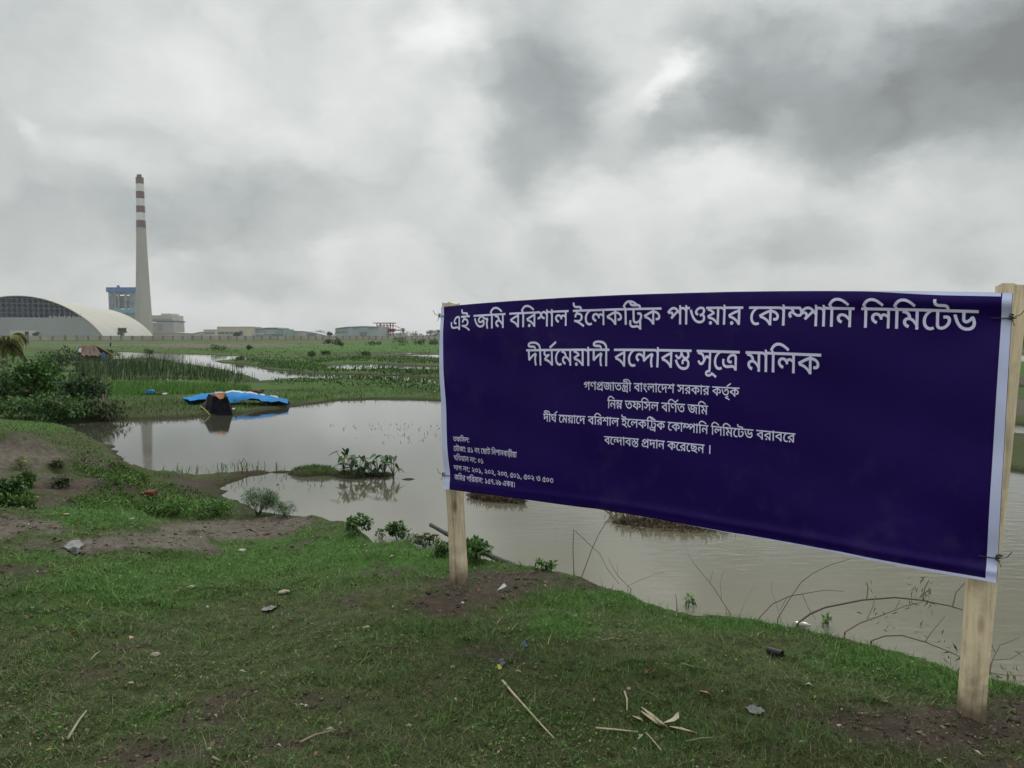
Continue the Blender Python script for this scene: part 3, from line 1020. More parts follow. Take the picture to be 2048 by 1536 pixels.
# lettering: glyph outlines (font units / 2), laid on the cloth
GLYPHS = [[[256,314,274,313,290,310,302,304,313,297,322,288,328,277,332,263,334,245,334,0,296,0,291,14,284,24,276,33,266,39,254,42,240,44,223,43,207,42,191,39,175,37,157,36,136,35,118,36,100,39,80,44,62,53,47,66,34,84,28,100,24,118,23,139,24,151,25,164,27,177,29,188,68,183,66,175,64,165,62,154,62,140,64,120,68,104,76,93,86,84,98,78,110,74,124,73,138,72,154,72,169,74,184,76,198,79,214,80,230,80,251,79,268,74,283,66,295,53,295,232,294,247,292,258,289,265,284,271,273,277,257,278,239,276,223,270,207,261,194,250,182,237,174,223,168,209,166,196,167,191,168,186,172,181,177,176,185,174,196,172,201,173,206,173,212,174,217,174,220,139,215,137,207,136,198,135,188,135,172,137,158,142,145,150,135,162,129,177,127,196,130,216,137,237,145,250,154,263,166,275,178,286,192,295,207,303,223,309,239,313]],
          [[179,311,176,329,169,340,157,347,139,350,103,350,83,350,66,352,52,354,36,360,22,368,10,379,2,394,-3,411,-5,430,-5,436,-4,442,-3,449,-2,456,34,454,34,448,33,443,33,439,32,434,33,424,35,415,38,407,42,401,51,394,62,389,78,386,100,386,128,386,152,384,170,382,185,376,197,367,204,358,210,345,214,330,215,311],[121,250,146,249,167,244,185,237,200,227,211,216,220,203,229,183,232,162,229,137,219,115,203,98,181,84,153,75,118,70,123,76,138,71,154,65,170,58,187,49,204,40,221,30,238,19,254,7,270,-5,247,-32,227,-17,208,-4,190,8,173,19,156,29,140,38,123,46,105,53,86,60,67,66,46,72,23,77,30,112,48,107,64,104,82,103,104,102,125,103,144,106,158,110,175,120,185,132,191,146,192,160,190,176,184,190,173,201,159,209,142,213,124,215,107,214,94,212,85,207,79,201,75,194,74,185,74,181,75,177,76,173,77,169,40,162,38,169,36,177,35,185,35,192,38,209,46,224,59,235,76,243,90,247,105,249],[88,232,82,248,72,261,57,271,36,278,48,300,72,294,88,287,102,278,112,270,122,254,127,234],[270,311,270,276,-5,276,-5,311]],
          [[200,32,181,33,162,36,144,42,126,50,109,62,93,76,78,93,63,114,50,138,37,166,25,197,14,232,52,242,64,204,77,171,90,143,105,120,121,101,139,87,158,77,179,71,202,70,225,71,243,77,258,86,269,98,275,114,277,134,276,148,273,160,269,171,265,179,295,179,281,165,266,153,250,143,233,135,215,130,196,128,177,130,161,136,148,145,138,158,131,173,129,192,131,207,136,222,144,237,157,251,175,265,197,276,186,276,174,276,162,276,149,276,-5,276,-5,311,464,311,464,276,307,276,296,276,286,276,276,276,268,277,242,265,221,253,204,242,186,228,175,214,169,202,168,190,170,178,176,170,184,166,194,164,212,166,228,173,244,183,262,198,304,182,309,171,312,158,314,143,315,127,314,111,310,95,304,80,295,67,283,55,267,45,249,38,226,33],[400,102,401,86,402,71,404,56,408,40,412,23,418,5,380,-4,375,16,370,35,366,53,364,72,362,91,362,111,362,128,364,144,366,158,371,178,378,194,353,195,332,199,313,204,296,211,281,220,268,230,257,243,246,256,238,272,276,280,285,266,296,254,310,244,328,236,342,232,358,230,376,230,382,230,389,230,396,230,403,231,422,196,415,181,410,166,406,152,403,137,401,120]],
          [[138,311,138,276,86,276,86,0,47,0,47,276,-5,276,-5,311,41,311,33,321,25,331,17,342,10,352,22,371,34,389,46,406,60,421,76,434,92,444,111,452,133,457,156,458,174,458,191,456,207,452,223,447,239,441,255,433,271,425,287,415,302,404,319,392,335,379,352,366,332,338,309,356,288,372,269,385,251,396,233,406,216,413,199,418,181,421,162,422,145,421,129,418,115,412,96,401,80,386,70,374,61,361,53,346,58,339,64,330,72,321,80,311]],
          [[316,311,316,276,264,276,264,0,225,0,225,68,234,41,222,58,211,75,199,90,187,104,174,116,161,126,148,134,133,139,118,140,101,138,87,131,77,119,74,102,77,87,86,75,101,64,122,56,109,17,92,24,78,31,65,40,51,54,41,70,35,86,33,104,36,126,45,144,58,158,75,168,93,174,112,176,131,175,148,172,164,166,179,157,192,148,204,136,215,123,226,109,236,94,227,93,226,105,226,116,225,128,225,140,225,276,-5,276,-5,311],[150,162,149,158,149,156,149,152,148,150,110,161,109,179,106,195,100,208,89,223,72,234,57,240,40,244,19,247,26,283,48,276,71,273,91,267,109,257,123,245,134,229,143,210,147,196,149,179]],
          [[303,311,303,276,250,276,250,0,212,0,201,19,187,38,171,55,152,71,132,85,110,98,87,108,63,116,38,122,18,170,51,188,84,206,118,222,152,237,188,250,224,262,212,241,212,276,-5,276,-5,311],[212,237,222,223,197,214,170,204,142,192,115,180,89,166,65,152,83,147,103,140,122,132,142,121,161,109,179,95,195,80,208,63,219,44,214,44,214,56,213,67,212,80,212,94]],
          [[303,311,303,276,250,276,250,0,212,0,201,19,187,38,171,55,152,71,132,85,110,98,87,108,63,116,38,122,18,170,51,188,84,206,118,222,152,237,188,250,224,262,212,241,212,276,-5,276,-5,311],[212,237,222,223,197,214,170,204,142,192,115,180,89,166,65,152,83,147,103,140,122,132,142,121,161,109,179,95,195,80,208,63,219,44,214,44,214,56,213,67,212,80,212,94],[92,-3,81,-1,71,5,65,14,62,26,65,38,71,48,81,54,92,56,104,54,114,48,120,38,122,26,120,14,114,5,104,-1]],
          [[344,311,344,276,291,276,291,0,252,0,252,256,255,266,254,275,253,284,253,293,252,304,252,344,279,344,291,311],[180,314,199,313,216,307,232,298,246,286,258,271,267,254,265,202,254,224,242,243,228,258,214,269,198,276,182,278,164,275,150,267,141,254,138,236,142,217,154,203,167,196,185,191,206,188,203,150,182,152,164,157,149,164,136,172,125,182,118,194,112,207,109,221,108,237,109,254,112,268,118,281,130,296,145,306,162,312],[38,314,59,312,78,306,95,295,109,279,116,265,120,249,121,230,118,210,111,192,98,175,80,162,65,155,47,151,27,150,24,188,47,191,64,196,76,203,84,213,89,224,90,234,87,252,78,266,61,275,38,278,29,278,20,277,11,275,0,272,-4,310,7,312,18,314,28,314]],
          [[138,311,138,276,86,276,86,0,47,0,47,234,40,250,29,264,16,272,-1,276,-5,276,-5,311,2,311,15,309,28,303,39,293,48,280,48,284,48,291,47,299,47,306,47,344,74,344,85,311]],
          [[370,311,370,276,318,276,318,0,280,0,280,168,282,154,271,169,259,180,246,187,232,190,225,189,217,187,210,183,204,176,200,167,199,154,199,148,199,144,200,140,200,136,168,133,164,152,156,168,146,180,134,190,121,195,106,197,94,196,84,192,75,186,69,178,65,168,64,158,68,140,79,124,90,115,104,107,120,100,107,64,92,69,77,76,64,84,47,98,34,116,28,129,24,144,23,160,26,181,34,199,47,213,64,224,83,231,104,233,121,232,136,229,150,223,162,215,174,205,184,192,177,192,184,206,196,217,211,223,226,226,243,224,257,218,271,210,286,198,281,191,280,202,280,212,280,223,280,234,280,276,-5,276,-5,311]],
          [[178,311,178,276,168,276,152,270,134,260,123,252,111,241,100,230,90,217,82,202,74,186,69,169,65,150,64,131,65,109,69,90,75,74,87,56,102,44,118,37,134,34,145,35,154,37,164,40,174,46,192,16,178,7,163,2,148,-2,132,-2,112,-1,93,5,76,14,61,26,49,42,38,60,31,81,26,104,24,130,26,156,31,181,40,204,52,225,65,244,82,260,100,274,119,286,140,294,108,278,99,277,88,276,77,276,65,276,-5,276,-5,311]],
          [[408,311,408,276,246,276,246,244,246,236,246,0,208,0,197,19,183,38,167,56,149,72,129,86,108,99,85,110,62,117,38,122,18,170,51,188,83,204,116,220,149,234,183,247,218,258,208,238,208,276,-5,276,-5,311],[208,234,218,219,201,214,183,208,165,200,147,193,130,185,112,176,96,168,80,160,65,152,84,147,103,140,123,131,142,120,160,107,177,93,192,78,205,62,214,45,210,44,209,56,208,67,208,80,208,94],[380,144,379,128,374,113,365,99,352,88,335,81,312,79,305,79,297,80,290,80,283,82,286,118,289,117,293,117,298,117,303,116,323,119,334,126,340,136,342,148,339,165,330,180,316,193,296,204,270,213,240,219,241,256,266,253,289,246,311,237,331,226,347,213,362,198,372,182,378,164]],
          [[472,311,472,276,268,276,268,110,269,91,271,79,274,71,277,66,288,58,304,56,324,58,342,65,358,76,372,88,385,104,394,122,400,139,402,157,400,171,394,181,383,187,368,190,361,189,354,188,347,187,341,186,336,222,345,224,355,226,366,227,377,227,394,225,410,220,423,211,433,198,439,181,441,159,439,139,434,120,426,102,416,84,404,69,390,55,377,45,364,36,350,29,335,24,319,21,302,20,285,21,270,25,258,31,248,39,241,50,235,62,231,79,230,103,230,276,124,276,124,311],[380,311,379,323,375,332,370,339,362,344,353,347,340,348,266,348,245,348,229,350,215,352,199,358,185,366,173,377,165,392,160,409,158,428,158,435,159,442,160,449,160,456,198,454,197,448,196,444,196,438,196,432,196,423,198,414,201,405,205,398,214,391,225,386,241,383,263,382,300,382,312,383,330,383,354,382,372,379,386,374,398,365,406,356,411,344,414,329,416,311],[417,-95,380,-95,371,-77,359,-63,344,-55,328,-52,313,-52,298,-54,284,-56,270,-58,255,-60,240,-60,224,-59,208,-56,193,-50,179,-42,167,-30,158,-14,153,0,150,15,150,32,150,46,152,60,154,71,156,79,194,74,192,64,190,54,189,43,188,32,190,13,195,-2,202,-12,212,-19,225,-23,240,-24,253,-24,266,-22,281,-20,295,-18,309,-16,323,-16,337,-17,351,-22,365,-30,378,-43,378,18,379,26,379,38,380,51,380,65,417,92],[138,311,138,276,86,276,86,0,47,0,47,276,-5,276,-5,311,41,311,33,321,25,331,17,342,10,352,18,366,27,380,36,394,46,406,57,417,68,428,81,436,94,444,109,450,125,455,142,458,162,458,181,458,199,456,217,452,234,447,250,441,266,434,283,425,299,415,315,404,331,392,348,378,366,364,330,352,316,363,302,373,288,383,275,391,262,399,249,405,229,413,210,418,189,422,168,423,148,422,131,419,116,413,103,406,91,397,80,386,71,374,62,361,53,346,58,339,64,330,72,321,80,311]],
          [[363,311,363,276,310,276,310,0,272,0,272,198,283,166,270,185,257,202,246,217,234,231,224,242,213,252,198,264,182,272,166,276,149,278,130,276,113,270,97,262,83,250,70,238,58,224,54,222,62,227,70,230,78,232,87,232,105,231,119,226,130,217,140,199,143,178,143,173,142,168,142,163,141,160,132,163,138,169,144,176,150,182,156,188,162,194,168,200,230,258,255,232,113,98,84,125,124,164,106,142,92,131,98,140,104,149,108,160,110,172,108,183,102,192,93,197,80,199,72,198,64,197,57,194,49,190,11,226,24,243,38,258,52,272,66,284,81,295,96,303,112,310,128,313,146,314,164,313,180,310,196,304,211,296,225,285,240,273,254,258,268,240,284,220,274,223,273,236,272,249,272,264,272,279,272,344,298,344,310,311]],
          [[254,314,278,312,298,306,314,295,326,280,333,263,336,242,334,226,330,212,323,198,314,186,303,175,290,166,274,157,258,148,240,141,224,177,245,185,263,193,277,203,287,214,293,226,296,241,293,257,285,269,272,277,254,279,237,278,220,273,205,266,192,258,181,248,172,238,167,228,166,220,167,212,170,206,179,201,193,198,182,160,165,165,151,172,140,180,129,196,126,216,128,233,136,250,148,266,164,282,177,291,190,299,205,306,221,311,237,314],[340,112,337,87,327,64,310,46,287,32,259,24,226,21,204,22,181,27,160,34,140,44,120,57,102,74,84,94,68,118,53,146,39,177,26,213,14,254,52,264,65,220,80,181,96,148,114,120,133,98,153,80,176,69,201,61,228,59,247,60,265,65,280,72,291,83,298,97,300,114,297,132,287,147,273,159,254,169,294,186,308,178,319,167,328,156,335,142,339,128]],
          [[318,311,318,276,266,276,266,0,227,0,212,18,197,34,180,49,163,63,143,75,122,85,98,94,71,101,42,106,24,152,40,162,56,172,74,181,91,190,109,199,126,207,113,216,98,225,82,233,65,240,45,246,24,251,40,285,40,276,-5,276,-5,311],[227,276,68,276,57,280,71,276,85,271,99,264,113,256,126,249,139,240,155,228,168,216,170,188,152,180,133,170,113,161,95,152,78,142,62,132,56,140,84,135,109,128,132,120,152,110,172,99,189,86,205,72,221,57,235,42,228,40,228,50,228,62,227,74,227,86],[90,-3,78,-1,69,5,62,14,60,26,62,38,69,48,78,54,90,56,102,54,111,48,118,38,120,26,118,14,111,5,102,-1]],
          [[198,150,183,151,169,154,156,158,144,165,131,173,117,182,106,191,98,196,90,199,82,200,74,198,68,195,63,189,62,182,63,174,67,167,73,161,80,154,52,126,40,138,30,152,23,167,21,184,23,200,29,213,39,223,51,230,64,234,78,235,90,234,101,231,111,226,121,221,130,215,139,209,154,199,168,192,180,187,194,186,210,188,222,194,229,205,232,221,229,240,222,257,210,273,196,288,204,311,228,311,236,301,246,289,255,274,263,257,268,239,270,221,268,200,262,183,252,169,238,158,220,152],[44,300,66,294,86,285,101,276,111,265,117,253,121,238,122,221,122,217,122,212,121,207,120,202,82,204,83,209,84,214,84,218,84,222,81,241,72,257,62,266,49,273,32,278],[216,311,216,276,-5,276,-5,311],[578,311,578,276,526,276,526,0,488,0,488,198,498,166,485,185,473,202,461,217,450,231,439,242,429,252,413,264,398,272,382,276,364,278,345,276,328,270,313,262,298,250,286,238,274,224,270,222,277,227,285,230,293,232,302,232,320,231,334,226,345,217,355,199,358,178,358,173,358,168,357,163,356,160,348,163,354,169,360,176,365,182,371,188,378,194,384,200,446,258,470,232,328,98,299,125,340,164,322,142,307,131,314,140,320,149,324,160,325,172,323,183,318,192,308,197,296,199,288,198,280,197,272,194,264,190,246,248,256,260,267,272,279,282,292,292,305,300,318,306,339,312,361,314,379,313,396,310,411,304,426,296,440,285,455,273,469,258,484,240,499,220,490,223,489,236,488,249,488,264,488,279,488,344,514,344,526,311]],
          [[307,311,307,276,254,276,254,0,216,0,216,122,224,94,213,108,201,122,188,135,175,146,162,156,148,164,128,173,108,176,91,173,77,166,67,154,64,137,67,123,74,111,88,101,107,92,88,56,69,66,53,77,40,90,31,105,25,121,23,138,26,161,35,179,48,193,65,204,83,210,102,212,119,210,135,208,150,202,164,196,177,188,190,178,202,167,214,155,226,142,218,140,217,151,216,163,216,174,216,186,216,276,-5,276,-5,311]],
          [[288,311,288,276,86,276,86,102,87,84,88,72,91,64,94,58,106,51,122,48,141,50,159,58,175,68,190,81,202,97,212,114,218,132,220,150,218,164,212,174,201,180,185,182,179,182,172,181,165,180,158,178,153,214,163,216,173,218,183,219,194,220,212,218,228,212,240,204,250,190,256,173,258,152,257,132,252,113,244,94,234,77,221,61,208,48,195,38,181,29,167,22,152,16,136,13,120,12,102,13,88,18,76,24,66,32,59,42,53,54,49,72,48,96,48,276,-5,276,-5,311],[198,311,195,329,188,340,176,347,158,350,110,350,90,350,74,352,60,354,44,360,30,368,18,379,10,394,5,411,3,430,3,436,4,442,5,449,6,456,42,454,42,448,41,444,41,439,40,434,41,424,43,415,46,407,50,401,59,394,70,389,86,386,108,386,147,386,171,384,189,382,203,376,216,367,223,358,228,345,232,330,234,311]],
          [[361,311,361,276,178,276,178,186,179,173,182,165,188,160,196,158,206,160,216,164,227,172,238,183,251,198,264,216,294,221,304,205,313,189,319,172,324,156,327,139,328,122,326,102,322,83,314,66,304,51,290,37,274,26,255,18,233,14,208,12,187,13,166,17,147,24,128,33,111,45,94,61,79,80,64,102,50,129,38,159,26,194,14,232,52,242,65,199,78,162,92,131,107,105,124,85,142,69,162,59,183,52,206,50,231,52,252,59,268,70,280,85,288,102,290,122,288,142,284,160,277,175,268,186,290,196,280,180,270,166,260,154,244,140,228,129,213,123,197,121,186,122,176,124,166,128,158,134,151,142,145,154,141,171,140,196,140,276,-5,276,-5,311]],
          [[306,311,306,276,80,276,80,126,72,136,86,151,102,165,118,178,136,191,154,203,174,214,194,225,215,234,238,243,270,211,261,194,255,177,250,160,246,142,244,124,244,102,244,86,245,71,248,56,251,40,255,23,261,5,224,-4,218,16,213,35,210,53,207,72,205,91,204,111,205,131,208,150,211,167,216,182,221,195,226,205,232,202,214,194,195,185,177,174,159,163,141,150,124,136,107,122,89,105,70,88,41,108,41,276,-5,276,-5,311]],
          [[138,276,86,276,86,0,47,0,47,276,-5,276,-5,311,47,311,44,332,39,350,30,366,19,379,7,391,-8,400,-25,408,-43,414,-62,418,-83,422,-104,423,-126,424,-145,424,-162,423,-177,421,-196,417,-210,412,-218,405,-221,396,-218,388,-209,384,-196,382,-182,382,-134,382,-111,380,-92,377,-78,371,-68,362,-59,352,-54,340,-51,325,-50,308,-84,308,-84,318,-86,327,-90,334,-94,339,-100,342,-107,344,-115,346,-127,346,-176,346,-196,347,-212,349,-227,352,-238,356,-249,364,-256,374,-259,384,-260,394,-257,413,-246,428,-228,441,-203,451,-170,457,-129,458,-67,455,-14,443,27,423,58,394,78,357,87,311,138,311]],
          [[320,311,320,276,268,276,268,0,230,0,218,14,204,28,188,41,171,53,151,64,130,74,107,81,84,87,59,90,42,133,52,141,64,149,75,157,86,164,98,172,110,179,138,175,132,173,126,172,122,172,117,172,99,172,83,175,68,179,51,188,38,201,31,216,28,234,32,256,42,274,54,285,68,296,86,308,120,290,103,283,90,274,80,266,72,251,68,236,72,220,82,210,96,204,112,202,124,203,136,206,150,211,166,220,187,190,169,179,150,167,137,158,124,150,112,141,94,129,78,117,72,126,108,118,139,109,166,96,190,81,211,65,230,46,230,55,230,64,230,73,230,82,230,276,-5,276,-5,311]],
          [[-127,354,36,458,55,430,-104,322]],
          [[453,311,453,276,226,276,226,126,219,136,233,151,248,165,264,178,282,191,300,203,320,214,340,225,362,234,384,243,416,211,408,194,401,177,396,160,393,142,391,124,390,102,390,86,392,71,394,56,397,40,402,23,408,5,370,-4,364,16,360,35,356,53,353,72,352,91,351,111,352,131,354,150,358,167,362,182,368,195,373,205,379,202,360,194,342,185,324,174,306,163,288,150,271,136,253,122,235,105,217,88,188,108,188,180,190,185,189,195,188,205,188,215,188,225,188,276,-5,276,-5,311],[98,238,118,236,136,231,153,222,169,211,185,197,200,180,200,136,185,154,169,169,153,183,136,193,120,199,104,202,88,199,76,193,67,182,64,168,66,155,73,144,85,135,101,127,82,92,65,100,51,111,39,123,30,137,25,153,23,169,26,190,34,207,46,220,62,230,79,236]],
          [[252,152,230,154,211,160,194,170,180,183,168,199,158,218,164,220,160,204,153,188,144,173,133,161,118,153,101,150,87,151,74,155,61,162,48,173,35,188,21,208,52,226,65,206,75,195,85,190,96,188,107,190,117,196,125,207,132,223,135,237,137,255,138,276,172,276,177,258,183,241,190,225,199,212,210,201,222,192,237,187,253,186,268,188,280,195,287,206,289,221,286,240,279,257,267,273,254,288,294,296,302,287,310,277,317,265,322,252,326,237,328,221,325,200,319,183,308,170,294,160,275,154],[369,311,369,276,-5,276,-5,311],[216,-28,189,-26,163,-21,139,-13,116,-1,94,15,74,36,55,61,38,92,22,127,60,140,72,111,85,86,100,66,115,48,132,34,150,24,169,16,191,12,214,10,241,12,262,17,277,27,287,39,293,54,296,72,294,87,289,100,282,112,271,120,257,125,241,127,230,126,222,123,215,118,210,112,207,105,206,97,207,93,208,87,209,80,211,74,174,68,171,76,169,86,167,95,167,103,170,120,177,134,189,145,204,153,221,158,239,160,259,158,276,154,291,147,304,138,314,127,323,115,329,101,332,86,334,70,332,51,328,34,320,18,310,5,296,-6,280,-16,261,-22,240,-26]],
          [[346,311,346,276,294,276,294,0,255,0,255,176,266,145,252,163,240,176,229,185,218,188,211,186,205,184,199,178,192,168,183,154,172,134,163,119,155,105,147,94,136,80,124,71,110,65,94,64,81,65,68,69,56,76,44,87,31,102,18,122,48,140,60,121,70,109,80,103,90,102,98,103,106,107,114,114,123,125,133,140,144,160,156,177,165,193,173,206,181,214,194,222,208,224,223,222,237,215,252,204,268,187,258,186,256,198,256,208,255,219,255,229,255,276,-5,276,-5,311],[136,136,132,157,129,175,125,190,118,207,107,220,92,231,73,238,57,241,39,245,19,248,26,286,54,276,71,272,87,268,101,264,118,256,132,246,142,233,150,218,154,200,158,178]],
          [[-88,-120,-104,-119,-119,-115,-133,-108,-144,-98,-152,-85,-154,-68,-152,-53,-145,-41,-134,-31,-120,-24,-104,-20,-86,-18,-86,4,-48,4,-48,-28,-64,-51,-68,-51,-72,-50,-77,-50,-82,-50,-98,-51,-108,-55,-115,-61,-118,-70,-116,-78,-110,-84,-100,-88,-90,-90,-70,-87,-52,-80,-35,-67,-19,-51,-3,-58,13,-67,31,-77,49,-88,66,-98,82,-109,60,-136,48,-126,36,-118,23,-110,5,-100,-11,-92,-22,-100,-33,-107,-45,-113,-59,-117,-73,-120]],
          [[236,264,253,263,267,260,279,256,288,250,298,241,304,230,309,215,310,194,310,0,272,0,265,20,256,33,242,41,225,44,209,43,194,42,179,39,163,37,146,36,126,35,110,36,92,38,75,44,59,52,44,64,33,80,27,95,24,111,23,131,23,142,24,154,26,166,28,176,66,170,65,162,63,154,62,144,62,132,64,109,72,92,83,82,97,76,111,73,126,72,143,73,158,74,173,76,187,78,201,80,216,80,233,79,248,74,261,66,272,53,272,191,271,202,269,211,266,217,262,222,257,225,252,227,245,228,236,228,221,227,208,223,196,216,185,208,176,200,169,190,164,180,163,170,164,163,168,156,175,152,188,150,195,151,201,151,206,152,211,152,214,117,209,116,201,114,192,113,181,113,160,116,141,126,131,136,125,149,124,166,126,183,132,200,143,217,157,232,174,245,192,255,213,262],[362,311,362,276,-5,276,-5,311]],
          [[242,0,242,212,252,181,241,197,230,211,220,224,205,241,190,254,176,265,162,272,147,277,132,278,115,276,101,272,89,264,73,249,60,232,53,228,62,234,74,239,90,242,108,244,129,241,145,234,158,224,166,212,171,198,173,184,171,166,164,148,153,132,137,116,117,101,91,86,66,122,83,130,99,139,113,148,128,164,133,182,131,193,124,201,114,207,100,208,87,208,76,206,64,202,52,196,11,229,22,246,33,261,44,274,56,286,69,296,82,304,97,310,112,313,128,314,144,314,159,311,173,306,187,299,200,290,214,280,227,267,240,252,254,236,244,242,244,250,243,263,242,278,242,292,242,344,268,344,280,311,333,311,333,276,280,276,280,0]],
          [[315,311,315,276,262,276,262,0,224,0,224,212,234,182,219,202,204,221,190,236,177,249,164,260,150,268,131,275,111,278,97,276,84,272,74,265,67,256,62,245,61,232,63,217,69,204,79,195,93,187,106,183,120,180,138,178,134,136,113,139,94,144,76,150,60,159,46,169,35,182,27,196,22,213,20,231,21,248,25,263,32,277,46,293,64,305,84,312,106,314,122,314,138,310,153,306,167,299,181,290,194,279,207,267,221,253,235,236,227,238,226,248,225,261,224,275,224,288,224,344,250,344,262,311]],
          [[382,311,382,276,330,276,330,0,292,0,292,198,302,166,289,185,277,202,265,217,254,231,243,242,233,252,217,264,202,272,186,276,168,278,149,276,132,270,117,262,102,250,90,238,78,224,74,222,81,227,89,230,97,232,106,232,124,231,139,226,149,217,159,199,162,178,162,173,162,168,161,163,160,160,152,163,158,169,164,176,169,182,175,188,182,194,188,200,250,258,274,232,132,98,103,125,144,164,126,142,111,131,118,140,124,149,128,160,129,172,127,183,122,192,112,197,100,199,92,198,84,197,76,194,68,190,30,226,44,243,58,258,72,272,86,284,100,295,116,303,131,310,148,313,165,314,183,313,200,310,215,304,230,296,244,285,259,273,273,258,288,240,303,220,294,223,293,236,292,249,292,264,292,279,292,344,318,344,330,311],[330,-22,292,-22,287,-8,280,3,271,11,262,17,250,20,238,22,220,21,204,20,187,17,171,15,153,13,134,13,116,14,97,16,78,22,60,30,45,41,33,58,27,71,24,87,22,106,23,114,24,124,25,134,27,144,66,138,64,132,62,124,62,115,62,106,64,87,70,72,81,62,96,54,114,50,134,49,150,49,166,51,181,53,197,56,213,57,229,58,247,56,264,51,279,43,292,30,292,76,330,76]],
          [[204,25,177,27,151,34,127,45,104,62,83,83,63,111,45,145,29,185,14,233,52,243,65,204,77,170,91,141,105,117,121,97,139,82,158,71,179,65,202,63,224,64,242,69,256,76,268,85,276,96,282,109,285,124,286,139,284,159,278,177,269,193,256,204,240,212,222,214,205,212,193,206,187,196,184,184,185,178,186,173,187,167,189,160,150,153,148,162,146,172,144,181,144,190,146,208,154,223,165,234,181,243,199,248,220,250,240,248,258,244,274,236,289,225,301,212,312,196,319,178,324,158,325,137,324,117,319,98,312,80,301,65,288,51,272,40,252,32,229,27],[358,311,358,276,-5,276,-5,311]],
          [[234,154,218,155,204,157,192,161,180,168,167,176,152,188,141,198,133,204,126,207,118,208,111,207,104,203,99,197,97,188,98,179,103,171,109,163,118,154,90,126,77,140,66,155,58,172,56,190,58,207,64,220,74,231,86,238,99,243,112,244,132,243,148,237,162,227,178,214,194,201,207,192,219,187,234,186,248,188,260,194,267,205,269,221,266,240,259,257,247,273,234,288,274,296,281,287,289,277,296,265,302,252,306,237,308,221,305,201,299,184,288,171,274,162,256,156],[352,311,352,276,-5,276,-5,311],[228,185,244,184,258,182,269,177,278,172,287,163,294,153,298,138,299,118,299,-58,260,-58,254,-39,244,-26,232,-18,216,-15,202,-16,188,-17,173,-19,157,-21,141,-23,122,-24,107,-23,91,-20,74,-15,58,-6,44,6,33,22,27,37,24,53,23,72,23,84,24,96,26,107,28,118,66,112,65,104,63,95,62,85,62,73,64,50,72,34,83,24,96,18,110,14,122,14,137,14,152,16,166,18,180,20,194,22,207,22,222,20,237,16,250,7,260,-6,260,114,260,126,258,134,255,140,251,145,246,148,241,150,234,152,226,152,213,151,201,147,190,141,180,134,171,126,165,118,161,109,160,101,161,95,164,89,171,85,184,84,190,84,195,84,199,85,204,86,208,51,202,50,195,48,186,47,176,47,162,48,149,52,138,59,128,68,122,81,120,96,123,111,129,127,139,142,152,156,169,168,187,177,207,183]],
          [[62,157,82,144,102,128,121,112,140,94,157,75,173,56,187,36,201,16,212,-4,180,-20,166,0,152,19,139,36,125,53,110,68,94,83,77,97,58,111,36,125],[39,243,41,262,48,279,59,292,74,302,90,309,110,311,128,309,146,302,160,292,171,279,178,262,180,243,178,224,171,207,160,193,146,183,128,177,110,174,90,177,74,183,59,193,48,207,41,223],[74,243,76,228,84,216,95,209,110,207,124,209,136,217,143,228,146,243,143,258,136,269,124,276,110,278,95,276,84,269,76,257]],
          [[-178,-40,-158,-31,-138,-22,-124,-16,-110,-10,-96,-4,-81,2,-67,7,-52,12,-40,-20,-57,-26,-75,-32,-93,-38,-109,-44,-125,-51,-138,-57,-145,-51,-120,-54,-98,-58,-77,-63,-58,-69,-41,-76,-24,-83,-10,-91,4,-99,18,-107,0,-136,-18,-125,-35,-116,-52,-108,-68,-101,-86,-95,-103,-90,-122,-86,-141,-82,-160,-80]],
          [[198,150,183,151,169,154,156,158,144,165,131,173,117,182,106,191,98,196,90,199,82,200,74,198,68,195,63,189,62,182,63,174,67,167,73,161,80,154,52,126,40,138,30,152,23,167,21,184,23,200,29,213,39,223,51,230,64,234,78,235,90,234,101,231,111,226,121,221,130,215,139,209,154,199,168,192,180,187,194,186,210,188,222,194,229,205,232,221,229,240,222,257,210,273,196,288,236,296,244,287,252,277,259,265,265,252,269,237,270,221,268,200,262,183,252,169,238,158,220,152],[44,300,66,294,86,285,101,276,111,265,117,253,121,238,122,221,122,217,122,212,121,207,120,202,82,204,83,209,84,214,84,218,84,222,81,241,72,257,62,266,49,273,32,278],[310,311,310,276,-5,276,-5,311],[112,124,130,122,146,119,162,113,176,105,190,95,203,83,215,70,228,56,240,40,232,0,220,16,209,30,197,44,184,56,172,67,159,76,139,85,118,88,104,86,95,82,89,74,87,64,89,55,95,48,105,41,119,35,102,0,86,7,73,16,62,27,54,38,48,51,46,65,49,82,56,97,67,108,80,117,95,122],[255,184,255,0,216,0,216,38,218,58,217,71,217,83,217,95,216,108,216,172]],
          [[424,311,424,276,65,276,57,280,71,276,85,271,99,264,113,256,126,249,139,240,155,228,168,216,170,188,152,180,133,170,113,161,95,152,78,142,62,132,57,141,82,135,105,128,126,120,145,112,162,102,178,90,194,78,209,64,224,50,223,58,223,67,223,76,222,86,222,255,229,255,247,255,265,253,282,250,299,247,315,242,330,236,344,228,358,218,370,207,380,194,389,179,394,162,396,144,394,128,389,113,380,99,368,88,350,81,328,79,320,79,313,80,306,80,298,82,301,117,304,117,308,116,313,116,318,116,338,118,350,126,355,136,357,148,354,164,346,179,331,193,312,204,289,212,261,217,261,0,222,0,208,18,193,34,177,49,160,62,141,74,120,84,97,93,71,100,42,106,24,152,40,162,56,172,74,181,91,190,109,199,126,207,113,216,98,225,82,233,65,240,45,246,24,251,40,285,40,276,-5,276,-5,311]],
